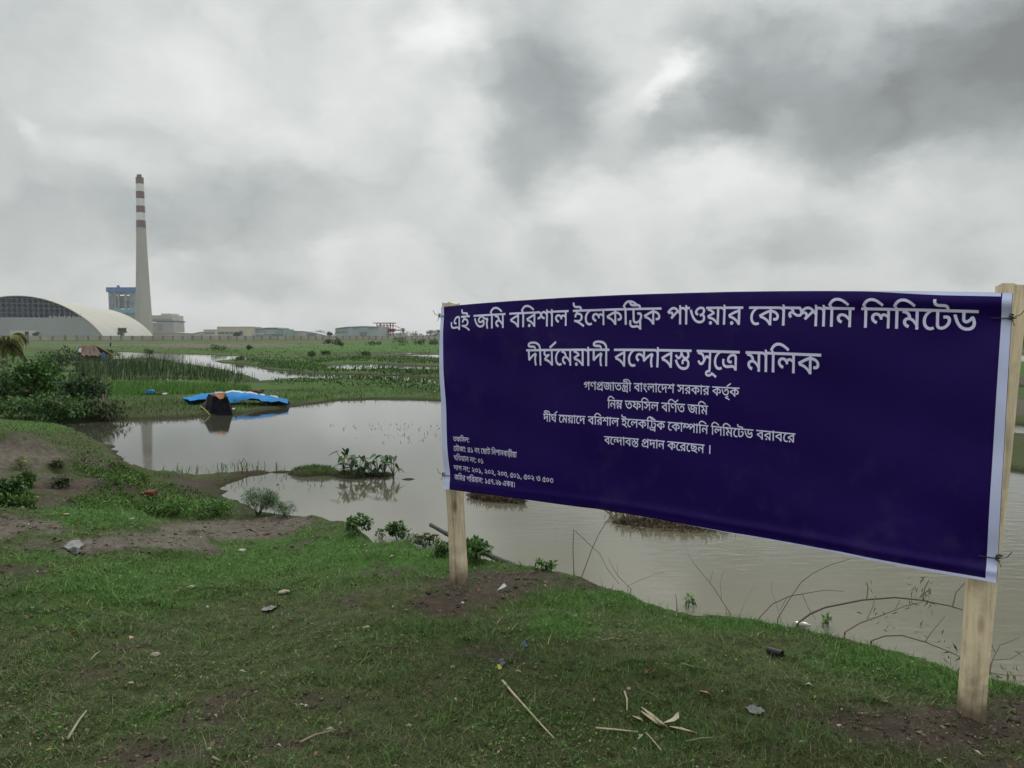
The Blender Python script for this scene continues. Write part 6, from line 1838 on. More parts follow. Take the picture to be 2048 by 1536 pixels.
# shrubs and trees one can tell apart
for (name, label, cat, bx, by, w, h, n, leaf, pal, kw) in (
    ('shrub', 'feathery pale green shrub at the water beside the spit', 'shrub', 515, 1031, 70, 50, 2600, .034, G_PALE, dict(aspect=.22, stems=12, lumps=14)),
    ('shrub', 'small pale plant just right of the feathery shrub', 'shrub', 570, 1032, 40, 28, 800, .028, G_PALE, dict(aspect=.25, stems=7, lumps=8)),
    ('shrub', 'round leafed shrub left of the pair on the bank\'s rim', 'shrub', 718, 1066, 44, 32, 420, .036, G_BUSH, dict(aspect=.6)),
    ('seedling', 'tiny sprig between the two round shrubs on the rim', 'plant', 758, 1076, 22, 18, 60, .034, G_BUSH, dict(aspect=.55, stems=3, lumps=3)),
    ('shrub', 'bushy leafy shrub in the middle of the bank\'s rim', 'shrub', 795, 1080, 44, 34, 460, .036, G_BUSH, dict(aspect=.6)),
    ('shrub', 'low spreading shrub left of the grey post', 'shrub', 850, 1094, 50, 26, 460, .032, G_BUSH + G_OLIVE, dict(aspect=.5)),
    ('shrub', 'dense dark shrub right behind the grey post', 'shrub', 955, 1120, 58, 40, 800, .034, G_BUSH, dict(aspect=.55, lumps=11, stems=9)),
    ('shrub', 'dark low shrub hidden left behind the grey post', 'shrub', 885, 1112, 36, 26, 320, .032, G_BUSH, dict(aspect=.5)),
    ('seedling', 'broad leafed sprig on the rim right of the pole\'s end', 'plant', 1085, 1140, 40, 18, 110, .036, G_LUSH, dict(aspect=.5, stems=4, lumps=5)),
    ('seedling', 'bright sprig standing alone on the rim under the banner', 'plant', 1376, 1214, 24, 22, 34, .040, G_LUSH, dict(aspect=.5, stems=3, lumps=3)),
    ('seedling', 'small sprig by the plastic bottle', 'plant', 1657, 1254, 26, 20, 44, .034, G_LUSH, dict(aspect=.5, stems=3, lumps=3)),
    ('weed_clump', 'yellow flowering weed on the brown slope at far left', 'plant', 42, 938, 26, 22, 130, .035, [(2, (.22, .20, .03)), (4, (.06, .10, .03))], dict(aspect=.4, stems=5, lumps=5)),
    ('weed_clump', 'round green weed below the yellow flowered one', 'plant', 48, 972, 34, 26, 260, .05, G_BUSH, dict(aspect=.5)),
    ('weed_clump', 'dark green weed clump at the photo\'s left edge', 'plant', 10, 1002, 60, 34, 500, .05, G_DARK + G_BUSH, dict(aspect=.5)),
    ('weed_clump', 'grey green tuft high on the brown slope', 'plant', 108, 935, 26, 12, 160, .04, G_OLIVE, dict(aspect=.4)),
    ('weed_clump', 'dull olive tuft low on the brown slope', 'plant', 120, 975, 36, 20, 220, .045, G_OLIVE + G_DARK, dict(aspect=.4)),
    ('weed_clump', 'dense bright weeds left of the feathery shrub', 'plant', 425, 1034, 72, 36, 900, .036, G_LUSH, dict(aspect=.4, lumps=12, stems=9)),
    ('weed_clump', 'bright weeds in front of the red brick', 'plant', 345, 1030, 80, 30, 800, .036, G_LUSH, dict(aspect=.4, lumps=12, stems=9)),
):
    p = hit(bx, by)
    s = px_size(p, 1)
    bush(name, label, cat, p, w * s, h * s, nleaf=n, leaf=leaf, pal=pal, seed=int(bx), **kw)

for (label, bx, by, w, h, n, leaf, pal) in (
    ('bright green bushy tree left of the reeds beside the palm', 66, 806, 104, 92, 3200, .14, G_BUSH),
    ('dark shrubby tree behind the dead stump on the left bank', 160, 822, 96, 66, 2200, .12, G_DARK),
    ('dark low bush at the foot of the palm', 10, 800, 70, 46, 1200, .12, G_DARK),
    ('dark green bush on the left bank nearest the pond\'s tip', 105, 838, 130, 44, 1600, .11, G_DARK + G_BUSH),
    ('rounded dark bush between the palm and the reeds', 120, 742, 90, 40, 1400, .16, G_DARK),
    ('olive bush at the left edge above the weedy bank', 20, 836, 90, 36, 1000, .10, G_BUSH),
    ('olive bush right of the dead stump at the waterline', 200, 838, 80, 30, 900, .10, G_DARK + G_OLIVE),
):
    p = hit(bx, by)
    s = px_size(p, 1)
    bush('bush', label, 'bush', p, w * s, h * s, nleaf=n, leaf=leaf, pal=pal, seed=int(bx), lumps=16, stems=9, aspect=.5)


def far_wood():
    """A hazy belt of trees on the horizon, one leafy mass."""
    n = 5200
    Y = RNG.uniform(1650, 1800, n)
    X = RNG.uniform(-620, 1500, n)
    prof = 9 + 9 * vnoise(X / 45, X * 0 + .3, 5) + 7 * vnoise(X / 14, X * 0 + .7, 6)
    Z = .8 + RNG.uniform(0, 1, n) ** .6 * np.clip(prof, 3, 18)
    D = rand_dirs(n)
    sz = RNG.uniform(3, 6.5, n)
    V, F, t = leaf_arrays(np.stack([X, Y, Z], 1), D, rand_dirs(n), sz, sz * .8, cols(n, G_DARK))
    tag(link('far_wood', mesh_np('far_wood', V, [F], t), LEAF), 'thin hazy belt of trees along the horizon', 'trees', kind='stuff')


far_wood()


def tree(label, bx, by, w, h, Y=None, pal=G_DARK, n=900, leaf=.5, trunk=.35, seed=0, group=None):
    """A small far tree: tapered trunk, limbs, clumped crown."""
    rr = np.random.default_rng(seed)
    if Y:
        b = at_y(bx, by, Y)
        b[2] = gz(b[0], b[1])
    else:
        b = hit(bx, by)
    s = px_size(b, 1)
    w, h = w * s, h * s
    o = empty('tree', tuple(b), label, 'tree', group)
    mb = MB()
    th = h * trunk
    mb.tube([b + [0, 0, -.2], b + [0.02 * h, 0, th], b + [0, 0, h * .8]], [h * .03, h * .022, h * .008], 7)
    ends = [b + np.array([0, 0, h * .8])]
    for k in range(7):
        a = rr.uniform(0, 6.28)
        e = b + np.array([math.cos(a) * w * .33, math.sin(a) * w * .33, h * rr.uniform(.45, .85)])
        mb.tube([b + [0, 0, th * rr.uniform(.7, 1.3)], (b + e) / 2 + [0, 0, h * .15], e], [h * .014, h * .01, h * .004], 5)
        ends.append(e)
    mb.build('trunk', BARK, o)
    per = n // len(ends)
    C, T = [], []
    for e in ends:
        r = rr.uniform(.16, .28)
        v = rr.normal(0, 1, (per, 3))
        v /= np.linalg.norm(v, axis=1, keepdims=True)
        C.append(e + v * rr.uniform(.2, 1, (per, 1)) ** .5 * np.array([w * r, w * r, h * r * .8]))
        T.append(cols(per, pal) * rr.uniform(.75, 1.3))
    C, T = np.concatenate(C), np.concatenate(T)
    D = rand_dirs(len(C))
    V, F, t = leaf_arrays(C, D, rand_dirs(len(C)), leaf * s * 4 * rr.uniform(.6, 1.3, len(C)), leaf * s * 2.4, T)
    link('crown', mesh_np('crown', V, [F], t), LEAF, o)
    return o


tree('lone small tree standing by the far water near the hut', 298, 717, 20, 20, pal=G_DARK, n=400, trunk=.4, seed=1)
tree('small tree on the field edge before the pale hall', 682, 697, 12, 14, pal=G_DARK, n=300, trunk=.5, seed=2)
for k, (bx, by, w, h, lb) in enumerate(((672, 690, 20, 10, 'bush against the wall left of the pale hall'), (655, 688, 16, 8, 'low bush against the wall beyond the earth embankment'),
                                        (798, 691, 34, 14, 'wide bush against the wall under the conveyor arm'), (842, 690, 26, 11, 'bush against the wall left of the banner'),
                                        (748, 690, 26, 7, 'low bush against the wall under the red steel frame'), (866, 689, 18, 9, 'last bush against the wall before the banner\'s edge'),
                                        (650, 710, 16, 8, 'left one of three dark bushes on the earth ridge'), (622, 712, 14, 8, 'dark bush lying left of the ridge\'s three bushes'), (732, 711, 16, 7, 'right one of three dark bushes on the earth ridge'),
                                        (435, 701, 30, 12, 'bush on the dry bank above the channel\'s bend'), (498, 699, 10, 6, 'dark tuft on the earth ridge above the channel'), (220, 707, 18, 7, 'green bush just right of the hut'),
                                        (480, 720, 16, 6, 'bush on the tongue of land between the two channels'))):
    p = hit(bx, by)
    s = px_size(p, 1)
    bush('bush', lb, 'bush', p, w * s, h * s, nleaf=260, leaf=px_size(p, 3.2), pal=G_DARK + G_BUSH, seed=k, lumps=8, stems=5, aspect=.6)
for k, (bx, Y, w, h, lb) in enumerate(((244, 600, 18, 8, 'small dark tree showing over the wall by the conveyor mouth'), (473, 560, 14, 6, 'small dark tree showing over the wall at the tan hall'), (75, 540, 18, 6, 'dark bush showing over the wall before the grey gable'),
                                       (659, 700, 10, 6, 'far tree left of the pale hall'), (640, 1400, 36, 8, 'far grey tree line left of the pale hall'), (862, 900, 20, 9, 'far tree crowns by the banner\'s left edge'), (878, 760, 18, 9, 'darker far tree at the banner\'s left edge'), (905, 900, 40, 9, 'far trees behind the banner\'s left end'))):
    b = at_y(bx, 681, Y)
    b[2] = .8
    o = tree(lb, bx, 680, w, h + 9, Y=Y, pal=G_DARK, n=420, trunk=.25, seed=20 + k)
tree('dark tree rising behind the palm at the photo\'s left edge', -6, 710, 60, 62, Y=52, pal=G_DARK, n=1500, leaf=.55, trunk=.3, seed=33)
for k, (bx, Y, w, h) in enumerate(((2010, 95, 90, 44), (2062, 80, 90, 56), (1960, 110, 80, 40), (2120, 90, 90, 60), (1900, 120, 80, 44))):
    tree(('tree nearest the post in the grove right of the banner', 'tallest tree at the photo\'s right edge', 'tree hidden behind the banner\'s right end', 'tree beyond the photo\'s right edge', 'farthest tree of the grove behind the banner')[k],
         bx, 690, w, h, Y=Y, pal=G_BUSH + G_DARK, n=1500, leaf=.75, trunk=.3, seed=40 + k)


def palm():
    b = hit(14, 794)
    s = px_size(b, 1)
    o = empty('palm_tree', tuple(b), 'small yellowing palm with drooping fronds at the left edge', 'tree')
    topc = np.array(at_y(10, 688, b[1]))
    mb = MB()
    n = 12
    mb.tube([b + (topc - b) * i / n + np.array([.03 * math.sin(i * .5), 0, -.1 * (i == 0)]) for i in range(n + 1)], [(6.5 - 2.5 * i / n + .7 * (i % 2)) * s for i in range(n + 1)], 10)
    mb.build('trunk', paint('palm_trunk', (.20, .18, .13), .9, .25, 8, .4, 30), o)
    rr = np.random.default_rng(5)
    for k in range(26):
        a = 2 * math.pi * k / 26 + rr.uniform(-.2, .2)
        L = rr.uniform(36, 50) * s
        up = rr.uniform(.3, 1.25) if k % 3 else rr.uniform(-.2, .2)
        dirh = np.array([math.cos(a), math.sin(a), 0])
        spine = []
        for i in range(15):
            t = i / 14
            spine.append(topc + dirh * L * t * (1 - .18 * t) + np.array([0, 0, L * (1.5 * up * t - (.75 + .75 * up) * t * t)]))
        spine = np.array(spine)
        C, D, N, Ln = [], [], [], []
        for i in range(1, 14):
            tg = spine[min(i + 1, 14)] - spine[i - 1]
            tg /= np.linalg.norm(tg)
            sd = np.cross(tg, [0, 0, 1])
            sd /= np.linalg.norm(sd) + 1e-9
            for q in (0, .5):
                c = spine[i] + (spine[min(i + 1, 14)] - spine[i]) * q
                for sg in (-1, 1):
                    dd = sd * sg + tg * .7 + np.array([0, 0, -.5])
                    C.append(c)
                    D.append(dd / np.linalg.norm(dd))
                    N.append([0, 0, 1.])
                    Ln.append(L * .34 * (1 - .5 * abs(i / 14 - .45)))
        pal = [(3, (.20, .20, .055)), (3, (.12, .15, .04)), (1, (.25, .22, .10))] if k % 2 else [(3, (.055, .085, .022)), (2, (.10, .12, .035)), (1, (.14, .12, .06))]
        T = cols(len(C), pal, .15)
        V, F, t = leaf_arrays(np.array(C), np.array(D), np.array(N), np.array(Ln), np.array(Ln) * .17, T, .35)
        fr = link('frond', mesh_np('frond', V, [F], t), LEAF, o)
    return o


palm()


def dead_stump():
    b = hit(212, 826)
    s = px_size(b, 1)
    o = empty('dead_stump', tuple(b), 'bleached broken tree stump with leaning roots on the left bank', 'stump')
    m = paint('bleached_wood', (.22, .175, .13), .9, .3, 5, .4, 20)
    mb = MB()
    rr = random.Random(3)
    for (dx0, dz0, dx1, dz1, r) in ((0, 0, -6, 38, 3.2), (2, 0, 8, 24, 2.2), (-8, 0, -14, 30, 2.0), (4, 2, 14, 12, 1.6), (-4, 18, -24, 34, 1.6), (-2, 20, 2, 52, 1.1), (5, 0, 12, 34, 1.3), (-14, 26, -30, 28, 1.0), (0, 10, -12, -4, 1.5)):
        y0, y1 = rr.uniform(-6, 6), rr.uniform(-10, 10)
        P = [b + np.array([dx0 * s, y0 * s, dz0 * s]), b + np.array([(dx0 + dx1) / 2 * s + rr.uniform(-2, 2) * s, (y0 + y1) / 2 * s, (dz0 + dz1) / 2 * s]), b + np.array([dx1 * s, y1 * s, dz1 * s])]
        mb.tube(P, [r * s, r * .8 * s, r * .35 * s], 7)
    mb.build('trunk', m, o)
    pole = empty('dry_stake', tuple(hit(148, 812)), 'thin pale upright stake among the dark bushes left of the stump', 'stake')
    p = hit(148, 812)
    mb = MB()
    mb.tube([p + np.array([0, 0, -.1]), p + np.array([.01, 0, 30 * s]), p + np.array([-.01, 0, 62 * s])], [1.5 * s, 1.2 * s, .8 * s], 6)
    mb.build('shaft', m, pole)
    p = hit(212, 800)
    pole = empty('dry_stake', tuple(p), 'thin dead stem rising above the stump', 'stake')
    mb = MB()
    mb.tube([p, p + np.array([.03, 0, 30 * s]), p + np.array([-.01, 0, 66 * s])], [1.4 * s, 1.0 * s, .6 * s], 6)
    mb.tube([p + np.array([.02, 0, 30 * s]), p + np.array([.15, .02, 50 * s])], [.8 * s, .4 * s], 5)
    mb.build('shaft', m, pole)


dead_stump()

# ------------------------------------------------------------------ taro on the islet
TARO = leaf_mat('taro_leaf', trans=.25)
TSTEM = paint('taro_stem', (.075, .065, .045), .6)


def taro(label, bx, by, hpx, nl, seed):
    rr = np.random.default_rng(seed)
    b = hit(bx, by)
    s = px_size(b, 1)
    o = empty('taro_plant', tuple(b), label, 'plant', 'taro plants on the mud islet')
    st = MB()
    st.tube([b + [0, 0, -.05], b + [0, 0, 6 * s]], [2.2 * s, 1.6 * s], 7)
    for k in range(nl):
        a = 2 * math.pi * k / nl + rr.uniform(-.6, .6)
        hh = hpx * s * rr.uniform(.3, 1.0)
        rad = hpx * s * rr.uniform(.08, .34)
        e = b + np.array([math.cos(a) * rad, math.sin(a) * rad, hh])
        st.tube([b + [0, 0, 3 * s], b + (e - b) * np.array([.35, .35, .6]), e], [.9 * s, .7 * s, .45 * s], 5)
        dr = np.array([math.cos(a), math.sin(a), 0])
        sd = np.array([-dr[1], dr[0], 0])
        L, W = rr.uniform(14, 21) * s, rr.uniform(9, 13) * s
        tilt = rr.uniform(-.9, .35)
        dv = dr * math.cos(tilt) + np.array([0, 0, math.sin(tilt)])
        up = np.cross(sd, dv) * -1
        # heart-shaped blade with two lobes behind the stalk
        oc = [(0, 0), (-.28, .30), (-.22, .48), (.05, .52), (.42, .34), (.78, .14), (1, 0), (.78, -.14), (.42, -.34), (.05, -.52), (-.22, -.48), (-.28, -.30)]
        V = [e + up * .01 * s]
        for (q, w) in oc:
            V.append(e + dv * L * q + sd * W * w * 1.2 + up * (abs(w) * W * .35 - max(q, 0) ** 2 * L * .15))
        V.append(e + dv * L * .4 + up * -.02 * L)
        c = 13
        F = [(c, i, i + 1) for i in range(2, 12)] + [(c, 1, 2), (c, 12, 1)]
        col = cols(1, [(3, (.030, .085, .022)), (2, (.045, .11, .028)), (1, (.14, .15, .03))], .12)
        me = mesh_np('leaf', V, [np.array(F)], np.repeat(col, len(V), 0))
        link('leaf', me, TARO, o)
    st.build('stem', TSTEM, o)
    return o


for k, (bx, by, h, nl, lb) in enumerate(((688, 944, 36, 6, 'bushiest taro plant at the left end of the islet row'), (702, 951, 34, 4, 'taro plant beside the bushiest one, leaf held high'), (718, 951, 32, 3, 'third taro plant from the left, dark stem'),
                                         (727, 954, 26, 4, 'low taro plant with a bent dark leaf stalk'), (742, 950, 28, 3, 'slim taro plant left of the mud hump'), (756, 950, 34, 5, 'taro plant on the small mud hump'),
                                         (769, 951, 34, 5, 'taro plant with a yellowing leaf right of the hump'), (787, 957, 40, 4, 'outermost taro plant standing alone in the water at the right'))):
    taro(lb, bx, by, h * 1.22, nl + 2, 60 + k)
p = hit(478, 948)

# ------------------------------------------------------------------ tarpaulins, hut and oddments on the far bank
def rnd_sheet(rows, amp, seed):
    """Wrinkle a sheet's points."""
    P = np.array(rows, float)
    r, c, _ = P.shape
    i, j = np.meshgrid(np.arange(r), np.arange(c), indexing='ij')
    w = fbm(i * .9 + seed, j * .55 + seed, 1.0, 3, seed) * amp
    P[..., 1] += w
    P[..., 2] += w * .5
    return [[P[a, b] for b in range(c)] for a in range(r)]


BLUE_TARP = paint('blue_tarpaulin', (.020, .165, .41), .6, .28, 2.0, .3, 6, spec=.08)
BLACK_TARP = paint('black_tarpaulin', (.007, .0075, .012), .55, .3, 2.0, .5, 5, spec=.06)
ORANGE = paint('orange_cloth', (.24, .085, .022), .7, .25, 4, .3, 10)
WHITE_CLOTH = paint('white_plastic', (.52, .54, .54), .5)
BAMBOO = paint('old_bamboo', (.25, .24, .12), .6, .25, 4)


def tarps():
    Y0 = at_z(500, 803, .18)[1]
    c = at_z(470, 803, .18)
    o = empty('blue_tarpaulin', tuple(c), 'long blue tarpaulin draped over a low ridge behind the black shelter', 'tarpaulin')
    xs = np.linspace(366, 576, 44)
    ridge = np.interp(xs, [366, 385, 405, 430, 460, 500, 535, 560, 576], [798, 793, 788, 786, 783.5, 787.5, 792, 797.5, 803])
    foot = np.interp(xs, [366, 405, 440, 456, 466, 478, 500, 520, 545, 560, 576], [799.5, 800, 801, 806, 807.5, 803, 799.5, 799.5, 802.5, 804.5, 807])
    rows = []
    for k in range(9):
        f = k / 8
        row = []
        for x, r, b in zip(xs, ridge, foot):
            a = at_y(x, r, Y0 + .55)
            d = at_y(x, b, Y0)
            q = a + (d - a) * f
            q[2] += .05 * math.sin(math.pi * f)
            row.append(q)
        rows.append(row)
    rows = rnd_sheet(rnd_sheet(rows, .11, 3), .06, 14)
    mb = MB()
    mb.grid(rows)
    mb.grid([rows[0], [p + np.array([0, .5, -.26]) for p in rows[0]]][::-1])
    mb.build('sheet', BLUE_TARP, o, smooth=True)
    mb = MB()
    top = rows[0]
    sel = top[13:40]
    mb.grid([[p + np.array([0, .03, .035]) for p in sel], [p + np.array([0, -.03, -.012]) for p in sel]])
    mb.build('pale_edge', WHITE_CLOTH, o, smooth=True)  # pale strip running along the ridge of the sheet
    # black shelter at the water's edge
    b = at_z(438, 831, 0)
    o = empty('black_shelter', tuple(b), 'low black plastic covered frame at the pond\'s edge with orange cloth on top', 'shelter')
    Yf, Yb = b[1], b[1] + .65
    fl, frt = at_y(420, 832, Yf), at_y(465, 832.5, Yf)
    tl, tr = at_y(426, 794, Yf + .18), at_y(455, 794.5, Yf + .18)
    bl, br_ = at_y(400, 810, Yb), at_y(467, 818, Yb)
    btl, btr = at_y(417, 788, Yb - .1), at_y(452, 788, Yb - .1)
    for q in (bl, br_):
        q[2] = 0.05

    def panel(a, b_, c_, d, n=10):
        rows = []
        for i in range(n + 1):
            f = i / n
            l = a + (d - a) * f
            r = b_ + (c_ - b_) * f
            rows.append([l + (r - l) * j / n + np.array([0, 0, -.02 * math.sin(math.pi * j / n)]) for j in range(n + 1)])
        return rows
    mb = MB()
    mb.grid(rnd_sheet(panel(tl, tr, frt, fl), .05, 5))
    mb.grid(rnd_sheet(panel(btl, tl, fl, bl), .05, 6))
    mb.grid(rnd_sheet(panel(tr, btr, br_, frt), .05, 7))
    mb.grid(panel(btr, btl, bl, br_))
    mb.grid(rnd_sheet(panel(btl, btr, tr, tl), .03, 8))
    mb.build('cover', BLACK_TARP, o, smooth=True)
    mb = MB()
    e = np.array([0, -.035, .02])
    A, B = at_y(424, 785.5, Yb - .2), at_y(450, 785, Yb - .2)
    Cc, D = at_y(447, 797, Yf + .10), at_y(436, 795.5, Yf + .12)
    mb.grid(rnd_sheet(panel(A, B, Cc, D, 8), .04, 9))
    mb.build('cloth', ORANGE, o, smooth=True)
    mb = MB()
    mb.tube([at_y(403, 832, Yf + .1), at_y(417, 790, Yb)], [.012, .01], 6)
    mb.tube([at_y(398, 818, Yf + .25), at_y(414, 800, Yb)], [.012, .01], 6)
    mb.build('pole', BARK, o)
    for k, (xa, ya, xb, yb, lb) in enumerate(((401, 812, 420, 831, 'bent yellow bamboo leaning against the shelter\'s left side'), (400, 822, 412, 833, 'short yellow stick low at the shelter\'s left foot'))):
        q = at_y(xb, yb, Yf - .05)
        s = empty('bamboo_stick', tuple(q), lb, 'stick')
        mb = MB()
        mb.tube([at_y(xa, ya, Yf + .15), at_y((xa + xb) / 2 + 2, (ya + yb) / 2, Yf + .05), q], [.014, .016, .014], 6)
        mb.build('shaft', paint('yellow_bamboo', (.30, .32, .11), .6), s)
    q = hit(466, 821)
    w = MB()
    rows = [[q + np.array([x, y, .03 + .02 * math.sin(9 * x + 5 * y) + .03 * (1 - (y / .06) ** 2)]) for x in np.linspace(-.07, .07, 8)] for y in np.linspace(-.06, .06, 6)]
    w.grid(rows)
    tag(w.build('plastic_scrap', WHITE_CLOTH, None, True), 'white plastic scrap lying right of the black shelter', 'litter')
    # bundles left of the tarpaulins

    def bundle(nm, label, px, py, w_, h_, mat, seed):
        p = hit(px, py)
        s = px_size(p, 1)
        bm = bmesh.new()
        bmesh.ops.create_icosphere(bm, subdivisions=3, radius=1)
        for v in bm.verts:
            c = v.co.copy()
            n = float(fbm(np.array([c.x * 1.7 + seed]), np.array([c.y * 1.7 + c.z * 1.3]), 1.0, 4, seed)[0])
            k = 1 + .55 * n
            v.co = Vector((p[0] + c.x * k * w_ * s / 2, p[1] + c.y * k * w_ * s / 2, p[2] + max(-.02, (c.z * k + .75) * h_ * s / 2)))
        me = bpy.data.meshes.new(nm)
        bm.to_mesh(me)
        bm.free()
        return tag(link(nm, me, mat, None, True), label, 'bundle')
    bundle('plastic_bundle', 'crumpled blue plastic bundle on the grass left of the tarpaulin', 301, 789, 17, 11, BLUE_TARP, 4)
    bundle('cloth_heap', 'rusty brown heap beside the blue plastic bundle', 318, 789, 17, 6, paint('brown_heap', (.14, .06, .03), .8, .3, 6), 8)
    bundle('cloth_heap', 'small whitish heap right of the rusty brown one', 329, 790, 10, 5, WHITE_CLOTH, 9)
    bundle('wood_pile', 'pile of broken brown branches behind the blue tarpaulin', 512, 786, 30, 10, paint('brown_wood', (.10, .065, .045), .9, .4, 8), 12)


tarps()


def hut():
    Y = 62.0
    c = at_y(178, 712, Y)
    g = gz(c[0], Y)
    o = empty('thatched_hut', (c[0], Y, g), 'low hut with a brown thatched roof beyond the reeds', 'hut')
    thatch = paint('brown_thatch', (.17, .125, .095), .95, .35, 3, .6, 12, stretch=(1, 1, 4))
    A, B = at_y(158, 691.5, Y + .9), at_y(192, 690.5, Y + .9)
    e0, e1 = at_y(150, 711, Y), at_y(206, 711.5, Y)
    rows = []
    n = 22
    for k in range(8):
        f = k / 7
        l, r = A + (e0 - A) * f, B + (e1 - B) * f
        rows.append([l + (r - l) * j / n + np.array([0, 0, .05 * math.sin(j * 1.7 + f * 5) - .10 * math.sin(math.pi * f) + .05 * math.sin(j * 5.1)]) for j in range(n + 1)])
    mb = MB()
    mb.grid(rows)
    back = [[p * np.array([1, 1, 1]) for p in rows[0]], [np.array([p[0], Y + 1.9, q[2]]) for p, q in zip(rows[-1], rows[-1])]]
    mb.grid(back[::-1])
    mb.build('roof', thatch, o)
    mb = MB()
    l, r = at_y(152, 710, Y + .35), at_y(203, 710, Y + .35)
    mb.box((l[0], Y + .3, g - .1), (r[0], Y + 1.7, l[2] + .05))
    mb.build('wall', paint('mat_wall', (.11, .09, .07), .9), o)
    mb = MB()
    P = [at_y(150, 710.5, Y + .2), at_y(158, 692.5, Y + .85), at_y(161, 710, Y + .18)]
    mb.add(P + [p + np.array([0, .1, 0]) for p in P], [(0, 2, 1), (3, 4, 5), (0, 1, 4, 3), (1, 2, 5, 4), (2, 0, 3, 5)])
    mb.build('gable_screen', DARK, o)
    mb = MB()
    P = [at_y(155.5, 704, Y + .1), at_y(159, 696, Y + .5), at_y(162, 696.5, Y + .5), at_y(161.5, 705, Y + .1)]
    mb.add(P + [p + np.array([0, .06, 0]) for p in P], [(0, 3, 2, 1), (4, 5, 6, 7), (0, 1, 5, 4), (1, 2, 6, 5), (2, 3, 7, 6), (3, 0, 4, 7)])
    mb.build('pale_sheet', paint('lilac_sheet', (.33, .33, .38), .6), o)
    b = at_y(206, 711, Y - .2)
    mb = MB()
    mb.lathe((b[0], Y - .2, g - .05), [(.10, 0), (.11, .03), (.11, max(.3, b[2] - g + .25)), (.095, max(.33, b[2] - g + .28))], 14)
    tag(mb.build('barrel', paint('blue_barrel', (.045, .16, .34), .4)), 'small blue barrel standing at the hut\'s right corner', 'barrel')
    b = hit(221, 693)
    s = px_size(b, 1)
    mb = MB()
    mb.tube([b + [0, 0, -.2], b + [0, 0, 5 * s], b + [.1, 0, 8 * s]], [1.6 * s, 1.5 * s, 1.1 * s], 8)
    tag(mb.build('tree_stump', DARK), 'short dark stump standing before the wall beyond the hut', 'stump')


hut()

# ------------------------------------------------------------------ pole, twigs and litter on the near bank
def bamboo_pole():
    a, b = at_z(1052, 1128, .43), at_z(862, 1050, .18)
    o = empty('bamboo_pole', tuple(a), 'long dark bamboo pole sloping from the bank over the water', 'pole')
    mb = MB()
    n = 30
    a = a + (a - b) / np.linalg.norm(a - b) * .15 + np.array([0, 0, -.05])
    P = [a + (b - a) * i / n + np.array([0, 0, -.02 * math.sin(math.pi * i / n)]) for i in range(n + 1)]
    Rr = [.021 - .003 * i / n + (.003 if i % 6 == 0 else 0) for i in range(n + 1)]
    mb.tube(P, Rr, 12)
    m = paint('wet_bamboo', (.018, .022, .018), .45, .3, 6)
    mb.build('shaft', m, o, smooth=True)
    mb = MB()
    d = Vector(b - a).normalized()
    mb.tube([Vector(b) + d * .0008, Vector(b) + d * .002], [.013, .012], 10)
    mb.build('cut_end', paint('pole_end', (.14, .13, .11), .8), o)


bamboo_pole()

TWIG = paint('dark_twig', (.075, .060, .044), .8, .25, 8)
TWIG_PALE = paint('straw_twig', (.15, .115, .07), .8, .25, 8)


def twig(label, pts, r, extra=(), mat=None, lean=.25, z=.40, cat='twig', nm='dead_twig', leaves=()):
    """A dry twig rooted on the bank's rim (first point), rising and leaning out over the water."""
    b = at_z(pts[0][0], pts[0][1], z)
    g = gz(b[0], b[1])
    o = empty(nm, tuple(b), label, cat, 'dry twigs at the water\'s edge')

    def path(q):
        out = []
        for i, (x, y) in enumerate(q):
            out.append(at_y(x, y, b[1] + lean * abs(pts[0][1] - y) / 100.0))
        return out
    mb = MB()
    P = path(pts)
    P = [P[0] + np.array([0, .02, -.12])] + P
    m = len(P)
    r *= .8
    mb.tube(P, [r * (1 - .6 * i / (m - 1)) for i in range(m)], 6)
    for q in extra:
        E = path(q)
        mb.tube(E, [r * .55 * (1 - .5 * i / len(E)) for i in range(len(E))], 5)
    mb.build('stalk', mat or TWIG, o)
    if leaves:
        C, D = [], []
        for (x, y, n) in leaves:
            c = at_y(x, y, b[1] + lean * abs(pts[0][1] - y) / 100.0)
            for _ in range(n):
                C.append(c + RNG.normal(0, .035, 3))
                d = RNG.normal(0, 1, 3) + np.array([0, 0, -.6])
                D.append(d / np.linalg.norm(d))
        C, D = np.array(C), np.array(D)
        sz = RNG.uniform(.02, .065, len(C))
        V, F, t = leaf_arrays(C, D, rand_dirs(len(C)), sz, sz * .16, cols(len(C), [(3, (.20, .16, .09)), (2, (.10, .085, .045)), (2, (.055, .07, .03)), (1, (.30, .26, .18))]))
        link('dry_leaf', mesh_np('dry_leaf', V, [F], t), LEAF, o)
        o.children[-1]['kind'] = 'stuff'
    return o


twig('tall dark twig bent over in a sharp peak', [(1148, 1150), (1146, 1100), (1147, 1060), (1152, 1063), (1180, 1090), (1200, 1108), (1213, 1135), (1238, 1168)], .0042)
twig('straight dark twig leaning right up to the banner\'s lower edge', [(1164, 1152), (1185, 1095), (1200, 1064), (1222, 1030), (1227, 1020)], .0045)
twig('thin twig leaning left with a small fork', [(1262, 1178), (1236, 1152), (1226, 1135), (1217, 1116)], .0028, [[(1236, 1152), (1235, 1128)]])
twig('pale hair thin twig arching low to the right', [(1256, 1172), (1285, 1158), (1310, 1149), (1330, 1143)], .0022, mat=TWIG_PALE)
twig('slender twig leaning left beyond the bright sprig', [(1460, 1226), (1425, 1172), (1392, 1132), (1375, 1106)], .0030, [[(1443, 1198), (1440, 1166), (1447, 1142)], [(1420, 1165), (1426, 1140)]])
twig('short upright dead stub on the rim', [(1354, 1216), (1353, 1200), (1351, 1188)], .0045)
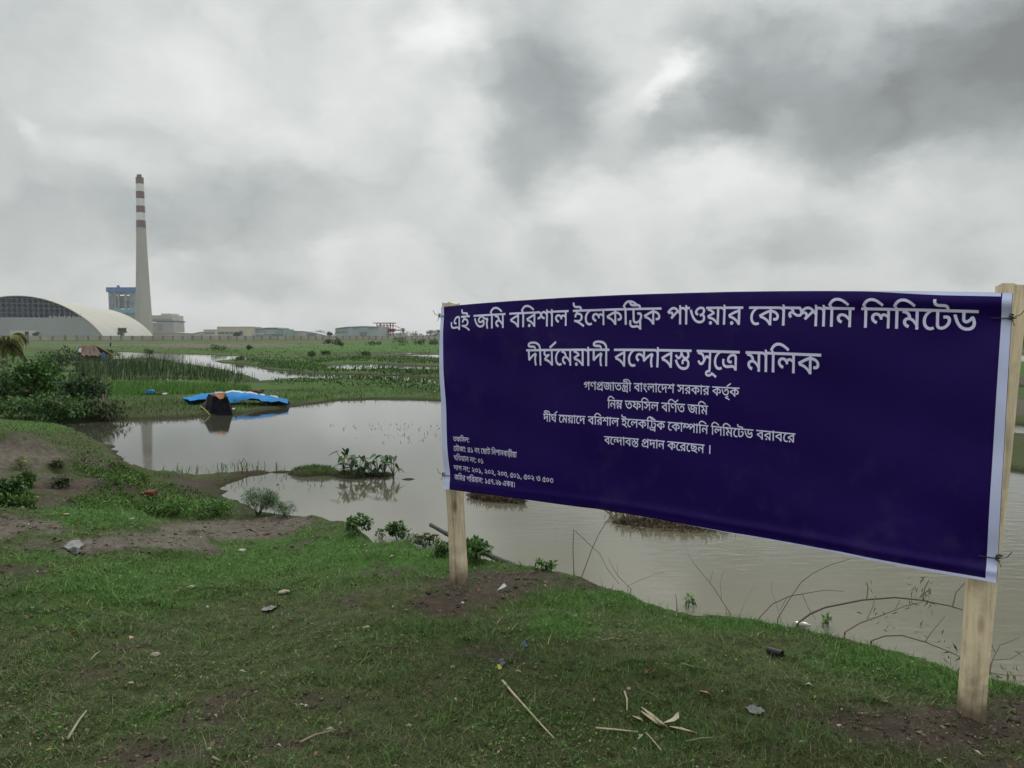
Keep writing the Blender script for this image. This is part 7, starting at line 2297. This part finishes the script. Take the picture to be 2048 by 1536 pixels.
twig('faint twig leaning right in the middle of the gap', [(1480, 1228), (1490, 1205), (1508, 1172)], .0020, mat=TWIG_PALE)
twig('knotty twig arching right in a long bow', [(1518, 1236), (1545, 1208), (1580, 1192), (1610, 1187), (1650, 1180), (1688, 1183)], .0042, [[(1604, 1187), (1616, 1215), (1632, 1240)], [(1575, 1193), (1560, 1220)]])
twig('twig rising steeply right with pale joints', [(1556, 1236), (1578, 1200), (1602, 1165), (1625, 1147), (1660, 1130), (1700, 1118)], .0042)
twig('tiny crooked twig above the knotty one', [(1562, 1240), (1550, 1200), (1543, 1185), (1544, 1160)], .0020)
twig('thick dark branch arching over the water to the near post', [(1596, 1246), (1620, 1228), (1650, 1215), (1725, 1200), (1790, 1195), (1840, 1200), (1900, 1212), (1945, 1226)], .0085,
     [[(1733, 1199), (1736, 1175), (1733, 1165)], [(1845, 1201), (1850, 1175), (1858, 1160)], [(1905, 1213), (1912, 1185), (1930, 1165)]], leaves=[(1845, 1180, 18), (1822, 1168, 6), (1860, 1195, 12), (1735, 1170, 3)], cat='branch')
twig('brown branch with dangling dry leaves below the thick dark one', [(1690, 1264), (1720, 1246), (1765, 1230), (1810, 1212), (1855, 1201)], .0070,
     [[(1733, 1241), (1745, 1215), (1752, 1190)], [(1790, 1220), (1800, 1200)]], mat=TWIG_PALE, leaves=[(1752, 1240, 8), (1785, 1250, 6), (1828, 1260, 6), (1842, 1215, 8)], cat='branch')
twig('low grey branch sinking toward the near post', [(1742, 1282), (1770, 1272), (1805, 1271), (1850, 1284), (1890, 1300), (1930, 1318)], .0055, [[(1850, 1284), (1865, 1262), (1890, 1232)]], cat='branch',
     leaves=[(1870, 1275, 5), (1905, 1290, 5)])
twig('tangle of straw stalks right of the near post', [(1975, 1360), (1985, 1320), (2000, 1290), (2040, 1275)], .0045, [[(1985, 1320), (2020, 1318), (2050, 1300)], [(1978, 1345), (2010, 1350), (2050, 1352)], [(1990, 1305), (1980, 1280)]], mat=TWIG_PALE,
     leaves=[(2000, 1330, 9), (2030, 1345, 9)], cat='branch', lean=.1)
twig('fine dry stalks in front of the water left of the near post', [(1900, 1338), (1902, 1310), (1900, 1290)], .0022, [[(1912, 1340), (1914, 1300), (1912, 1285)], [(1880, 1330), (1884, 1300)]], mat=TWIG_PALE, leaves=[(1895, 1310, 6)])
q = at_z(480, 948, 0)
mb = MB()
s = px_size(q, 1)
for pts in (((0, 0), (6, 12), (2, 22), (-3, 30)), ((2, 20), (8, 32), (14, 22)), ((0, 0), (-4, 14), (-3, 24)), ((14, 22), (12, 12), (16, 4))):
    mb.tube([q + np.array([a * s, .02 * a * s, b * s - .02 * (b == 0)]) for a, b in pts], [.9 * s, .8 * s, .7 * s, .4 * s][:len(pts)], 5)
tag(mb.build('dead_twig', TWIG), 'twisted dark twig standing in the water at the tip of the spit', 'twig')

STRAW = paint('pale_straw', (.42, .37, .25), .7, .2, 12)
STRAW_D = paint('grey_straw', (.27, .23, .16), .75, .2, 12)


def stick(label, pts, r, mat=STRAW, cat='stick', nm='straw_stalk', flat=False):
    P = []
    for i, (x, y) in enumerate(pts):
        p = hit(x, y)
        P.append(p + np.array([0, 0, r + .006 + .004 * (i % 2)]))
    if flat:
        mb = MB()
        A = np.array(P)
        rows = []
        for i, p in enumerate(A):
            t = A[min(i + 1, len(A) - 1)] - A[max(i - 1, 0)]
            sd = np.cross(t, [0, 0, 1])
            sd /= np.linalg.norm(sd) + 1e-9
            w = r * math.sin(math.pi * (.12 + .82 * i / (len(A) - 1)))
            rows.append([p - sd * w + [0, 0, .006], p, p + sd * w + [0, 0, .008]])
        mb.grid(rows)
        mb.grid([[q - np.array([0, 0, .0012]) for q in reversed(rw)] for rw in rows])
    else:
        mb = MB()
        m = len(P)
        mb.tube(P, [r * (1 - .4 * i / max(1, m - 1)) for i in range(m)], 7)
    return tag(mb.build(nm, mat, None, True), label, cat)


stick('longest straw stalk slanting down the turf at centre', [(1005, 1366), (1025, 1392), (1048, 1416), (1080, 1454), (1108, 1482)], .0055)
stick('short curved pale stalk right of the longest stalk', [(1249, 1388), (1254, 1405), (1254, 1426)], .005)
stick('upper strip of the dry bamboo sheath pile', [(1282, 1424), (1300, 1440), (1322, 1456), (1332, 1464)], .010, flat=True, nm='bamboo_sheath', cat='leaf')
stick('lower strip of the dry bamboo sheath pile', [(1281, 1432), (1298, 1446), (1316, 1458), (1334, 1466)], .010, flat=True, nm='bamboo_sheath', cat='leaf')
stick('upturned pale leaf at the end of the sheath pile', [(1328, 1458), (1345, 1455), (1352, 1448), (1356, 1438)], .014, flat=True, nm='bamboo_sheath', cat='leaf', mat=paint('pale_sheath', (.50, .46, .34), .7))
stick('flat sheath strip pointing right from the pile', [(1338, 1464), (1360, 1470), (1392, 1477)], .011, flat=True, nm='bamboo_sheath', cat='leaf')
stick('stub of sheath left of the pile', [(1264, 1442), (1276, 1448), (1286, 1453)], .010, flat=True, nm='bamboo_sheath', cat='leaf')
stick('level straw stalk left of the sheath pile', [(1192, 1461), (1230, 1466), (1276, 1469)], .0045)
stick('thin straw stalk pointing down from the sheath pile', [(1290, 1468), (1305, 1486), (1322, 1505)], .0035)
stick('hair thin yellow stalk on the green right of centre', [(1362, 1330), (1385, 1338), (1418, 1341)], .0028, STRAW_D)
stick('grey stalk lying level above the centre', [(1204, 1284), (1225, 1281), (1246, 1283)], .0032, STRAW_D)
stick('faint straw stalk right of the sheath pile', [(1372, 1487), (1400, 1483), (1426, 1479)], .003, STRAW_D)
stick('bent grey stick in the lower left turf', [(136, 1484), (150, 1462), (160, 1444), (173, 1429)], .006, paint('weathered_stick', (.30, .27, .21), .8))
stick('long dull stick at the bottom left of centre', [(600, 1490), (630, 1477), (672, 1465)], .0045, STRAW_D)
stick('short pale stick in the left turf', [(181, 1325), (190, 1316), (200, 1307)], .005, STRAW_D)
stick('fallen stick at the bottom edge left of centre', [(425, 1520), (442, 1530)], .005, STRAW_D)
stick('upper straw chip by the grey post', [(995, 1252), (1007, 1241)], .008, STRAW, 'leaf', 'straw_chip', True)
stick('lower straw chip by the grey post', [(1024, 1266), (1036, 1255)], .008, STRAW, 'leaf', 'straw_chip', True)
stick('orange dry leaf at the right of the sheath pile', [(1398, 1392), (1410, 1395), (1420, 1398)], .010, paint('orange_leaf', (.36, .22, .12), .7), 'leaf', 'dry_leaf', True)
stick('small orange leaf fragment in the middle turf', [(1296, 1350), (1308, 1345)], .009, paint('rust_leaf', (.30, .12, .05), .7), 'leaf', 'dry_leaf', True)
stick('tan leaf by the bank right of centre', [(1516, 1276), (1530, 1272)], .011, paint('tan_leaf', (.40, .28, .17), .7), 'leaf', 'dry_leaf', True)
stick('rust coloured leaf in the far left turf', [(56, 1243), (68, 1241)], .012, paint('rust_leaf2', (.33, .15, .08), .7), 'leaf', 'dry_leaf', True)
stick('orange leaf right of the far left rust leaf', [(140, 1275), (154, 1272)], .011, paint('rust_leaf3', (.36, .14, .06), .7), 'leaf', 'dry_leaf', True)
stick('yellow leaf low in the left middle turf', [(375, 1417), (387, 1411)], .009, paint('yellow_leaf', (.42, .40, .10), .7), 'leaf', 'dry_leaf', True)


def near_litter():
    # white cone-shaped paper scrap beside the dug earth
    p = hit(998, 1184)
    mb = MB()
    V = [p + [-.012, 0, .01], p + [.030, .01, .052], p + [.046, -.005, .040], p + [.030, -.02, .035]]
    mb.add(V + [v - np.array([0, .0, .002]) for v in V], [(0, 1, 2), (0, 2, 3), (4, 6, 5), (4, 7, 6), (1, 5, 6, 2), (2, 6, 7, 3), (0, 4, 5, 1), (3, 7, 4, 0)])
    tag(mb.build('paper_scrap', WHITE_CLOTH), 'white cone shaped paper scrap by the dug earth at the grey post', 'paper')
    # plastic bottle
    a, b = hit(1591, 1253), hit(1620, 1257)
    o = empty('plastic_bottle', tuple((a + b) / 2), 'small crushed clear plastic bottle lying on the bank\'s rim', 'bottle')
    ax = (b - a) / np.linalg.norm(b - a)
    L = np.linalg.norm(b - a)
    mb = MB()
    base = a + np.array([0, 0, .022])
    prof = [(0, .012), (.01, .016), (.06, .0165), (.12, .0145), (.20, .0165), (.55, .0168), (.60, .0155), (.66, .0165), (.78, .015), (.88, .009), (.93, .007), (.96, .007)]
    mb.tube([base + ax * L * f for f, r in prof], [r for f, r in prof], 14)
    m, nt, bs = new_mat('clear_plastic')
    bs.inputs['Base Color'].default_value = (.62, .64, .64, 1)
    bs.inputs['Roughness'].default_value = .2
    bs.inputs['Transmission Weight'].default_value = .45
    mb.build('body', m, o, True)
    mb = MB()
    mb.tube([base + ax * L * f for f in (.20, .55)], [.0175, .0177], 14)
    mb.build('wrapper', paint('pink_wrapper', (.55, .40, .42), .5, .2, 30), o, True)
    mb = MB()
    mb.tube([base + ax * L * f for f in (.955, 1.06)], [.0088, .0088], 12)
    mb.build('cap', paint('grey_cap', (.30, .33, .36), .5), o)
    # short black tube
    a, b = hit(1536, 1308), hit(1564, 1316)
    ax = (b - a) / np.linalg.norm(b - a)
    n = 18
    u = np.array([0, 0, 1.0])
    sd = np.cross(ax, u)
    sd /= np.linalg.norm(sd)
    rows = []
    for (f, r) in ((0, .010), (0, .0175), (1, .0175), (1, .010), (0, .010)):
        c = a + (b - a) * f + np.array([0, 0, .02])
        rows.append([c + (sd * math.cos(2 * math.pi * k / n) + u * math.sin(2 * math.pi * k / n)) * r for k in range(n + 1)])
    mb = MB()
    mb.grid(rows)
    tag(mb.build('rubber_tube', paint('black_rubber', (.018, .02, .023), .4)), 'short piece of black rubber tube on the turf below the banner', 'tube')

    def rock(nm, label, px, py, w, h, mat, seed, cat='stone', boxy=False):
        p = hit(px, py)
        s = px_size(p, 1)
        bm = bmesh.new()
        if boxy:
            bmesh.ops.create_cube(bm, size=1.75)
            bmesh.ops.bevel(bm, geom=bm.edges[:], offset=.12, segments=2, affect='EDGES')
            bmesh.ops.subdivide_edges(bm, edges=bm.edges[:], cuts=2, use_grid_fill=True)
        else:
            bmesh.ops.create_icosphere(bm, subdivisions=3, radius=1)
        for v in bm.verts:
            c = v.co.copy()
            n = float(fbm(np.array([c.x * 1.5 + seed]), np.array([c.y * 1.5 + c.z * 1.1]), 1.0, 4, seed)[0])
            k = 1 + (.12 if boxy else .5) * n
            v.co = Vector((p[0] + c.x * k * w * s / 2, p[1] + c.y * k * w * s * .35, p[2] + (c.z * k + .55) * h * s / 2))
        me = bpy.data.meshes.new(nm)
        bm.to_mesh(me)
        bm.free()
        return tag(link(nm, me, mat, None, not boxy), label, cat)
    BRICK = paint('old_brick', (.13, .040, .030), .85, .25, 6, .4, 40)
    rock('brick', 'worn red brick half sunk in the weeds near the spit', 294, 989, 40, 11, BRICK, 3, 'brick', True)
    STONE = paint('pale_stone', (.30, .26, .21), .85, .2, 14, .3, 60)
    for k, (px, py, w, h, lb) in enumerate(((484, 1102, 16, 6, 'white flat chip on the turf left of centre'), (660, 1461, 15, 9, 'pinkish stone beside the long dull stick'), (818, 1453, 14, 6, 'pale flat stone low at centre left'), (46, 1016, 8, 5, 'pale stone on the brown rise at left'),
                                            (70, 1013, 8, 5, 'pale stone beside the first on the brown rise'), (132, 1030, 14, 5, 'flat tan stone on the path\'s upper edge'), (263, 1040, 12, 6, 'pale stone above the grey path'), (382, 1176, 18, 7, 'pale chip at the edge of the left turf'), (568, 1186, 22, 8, 'largest pale chip left of the dug earth'),
                                            (732, 1257, 16, 7, 'tan clod below the dug earth'), (925, 1207, 7, 5, 'white pebble in the dug earth at the grey post'), (1036, 1344, 12, 6, 'pale pebble right of the blue wrapper'), (905, 1336, 10, 7, 'pale pebble at the middle left of the turf'), (415, 1215, 6, 4, 'white pebble in the middle left turf'),
                                            (262, 1367, 13, 5, 'flat pale stone in the lower left turf'), (1257, 1380, 11, 8, 'tan pebble above the short curved stalk'), (310, 1312, 22, 10, 'whitish lump in the left turf'), (1150, 1233, 10, 5, 'brown lump on the turf under the banner'))):
        rock('stone', lb, px, py, w, h, paint('white_stone', (.44, .43, .40), .8, .1, 14) if 'white' in lb else STONE, 70 + k)
    GREYP = paint('grey_plastic_film', (.17, .17, .165), .35, .25, 8)

    def film(label, pts, mat, seed):
        cx, cy = np.mean([p[0] for p in pts]), np.mean([p[1] for p in pts])
        rows = []
        base = hit(cx, cy)[2]
        for k in range(7):
            f = k / 6
            row = []
            for i in range(29):
                t = i / 28 * len(pts)
                a, b = pts[int(t) % len(pts)], pts[(int(t) + 1) % len(pts)]
                x, y = a[0] + (b[0] - a[0]) * (t % 1), a[1] + (b[1] - a[1]) * (t % 1)
                x, y = cx + (x - cx) * f, cy + (y - cy) * f
                p = at_z(x, y, base)
                wz = float(fbm(np.array([x * .11]), np.array([y * .25]), 1, 4, seed)[0])
                row.append(p + np.array([0, 0, .012 + max(0, .035 * (wz + .25)) * (1 - f * .6)]))
            rows.append(row)
        Q = np.array(rows)
        g = height(Q[..., 0].ravel(), Q[..., 1].ravel()).reshape(Q.shape[:2])
        Q[..., 2] += g - base
        rows = [[Q[a, b] for b in range(Q.shape[1])] for a in range(Q.shape[0])]
        mb = MB()
        mb.grid(rows)
        return tag(mb.build('plastic_film', mat, None, True), label, 'plastic')
    film('crumpled grey plastic film on the bare path at left', [(128, 1096), (140, 1089), (158, 1086), (168, 1094), (156, 1101), (138, 1101)], GREYP, 3)
    film('grey plastic film on the dark soil left of the near post', [(1490, 1428), (1505, 1421), (1525, 1428), (1530, 1438), (1505, 1436)], GREYP, 5)
    film('grey film pressed in the turf left of the dug earth', [(522, 1221), (535, 1216), (552, 1214), (562, 1219), (545, 1225), (528, 1225)], GREYP, 7)
    film('black scrap beside the grey film on the path', [(138, 1103), (150, 1099), (162, 1104), (150, 1109)], paint('black_scrap', (.02, .02, .03), .4), 9)
    film('blue and black candy wrapper in the middle turf', [(996, 1332), (1004, 1327), (1012, 1332), (1004, 1340)], paint('wrapper_blue', (.07, .08, .12), .35, .5, 60), 11)
    film('tiny blue wrapper above the candy wrapper', [(1044, 1294), (1050, 1290), (1056, 1296), (1050, 1300)], paint('wrapper_navy', (.04, .06, .13), .35, .5, 60), 13)
    film('tiny yellow scrap by the candy wrapper', [(994, 1340), (1000, 1337), (1004, 1342), (998, 1344)], paint('wrapper_yellow', (.45, .38, .08), .4), 15)


near_litter()

# ------------------------------------------------------------------ damp air over the plain
def haze():
    mb = MB()
    mb.box((-2600, -300, -1.5), (2600, 3200, 260))
    m = bpy.data.materials.new('haze')
    m.use_nodes = True
    nt = m.node_tree
    nt.nodes.clear()
    v = nt.nodes.new('ShaderNodeVolumePrincipled')
    v.inputs['Color'].default_value = (.93, .95, .96, 1)
    v.inputs['Density'].default_value = HAZE_DENSITY
    v.inputs['Anisotropy'].default_value = .2
    o = nt.nodes.new('ShaderNodeOutputMaterial')
    nt.links.new(v.outputs[0], o.inputs['Volume'])
    tag(mb.build('haze', m), kind='stuff')


HAZE_DENSITY = 0.00014
haze()
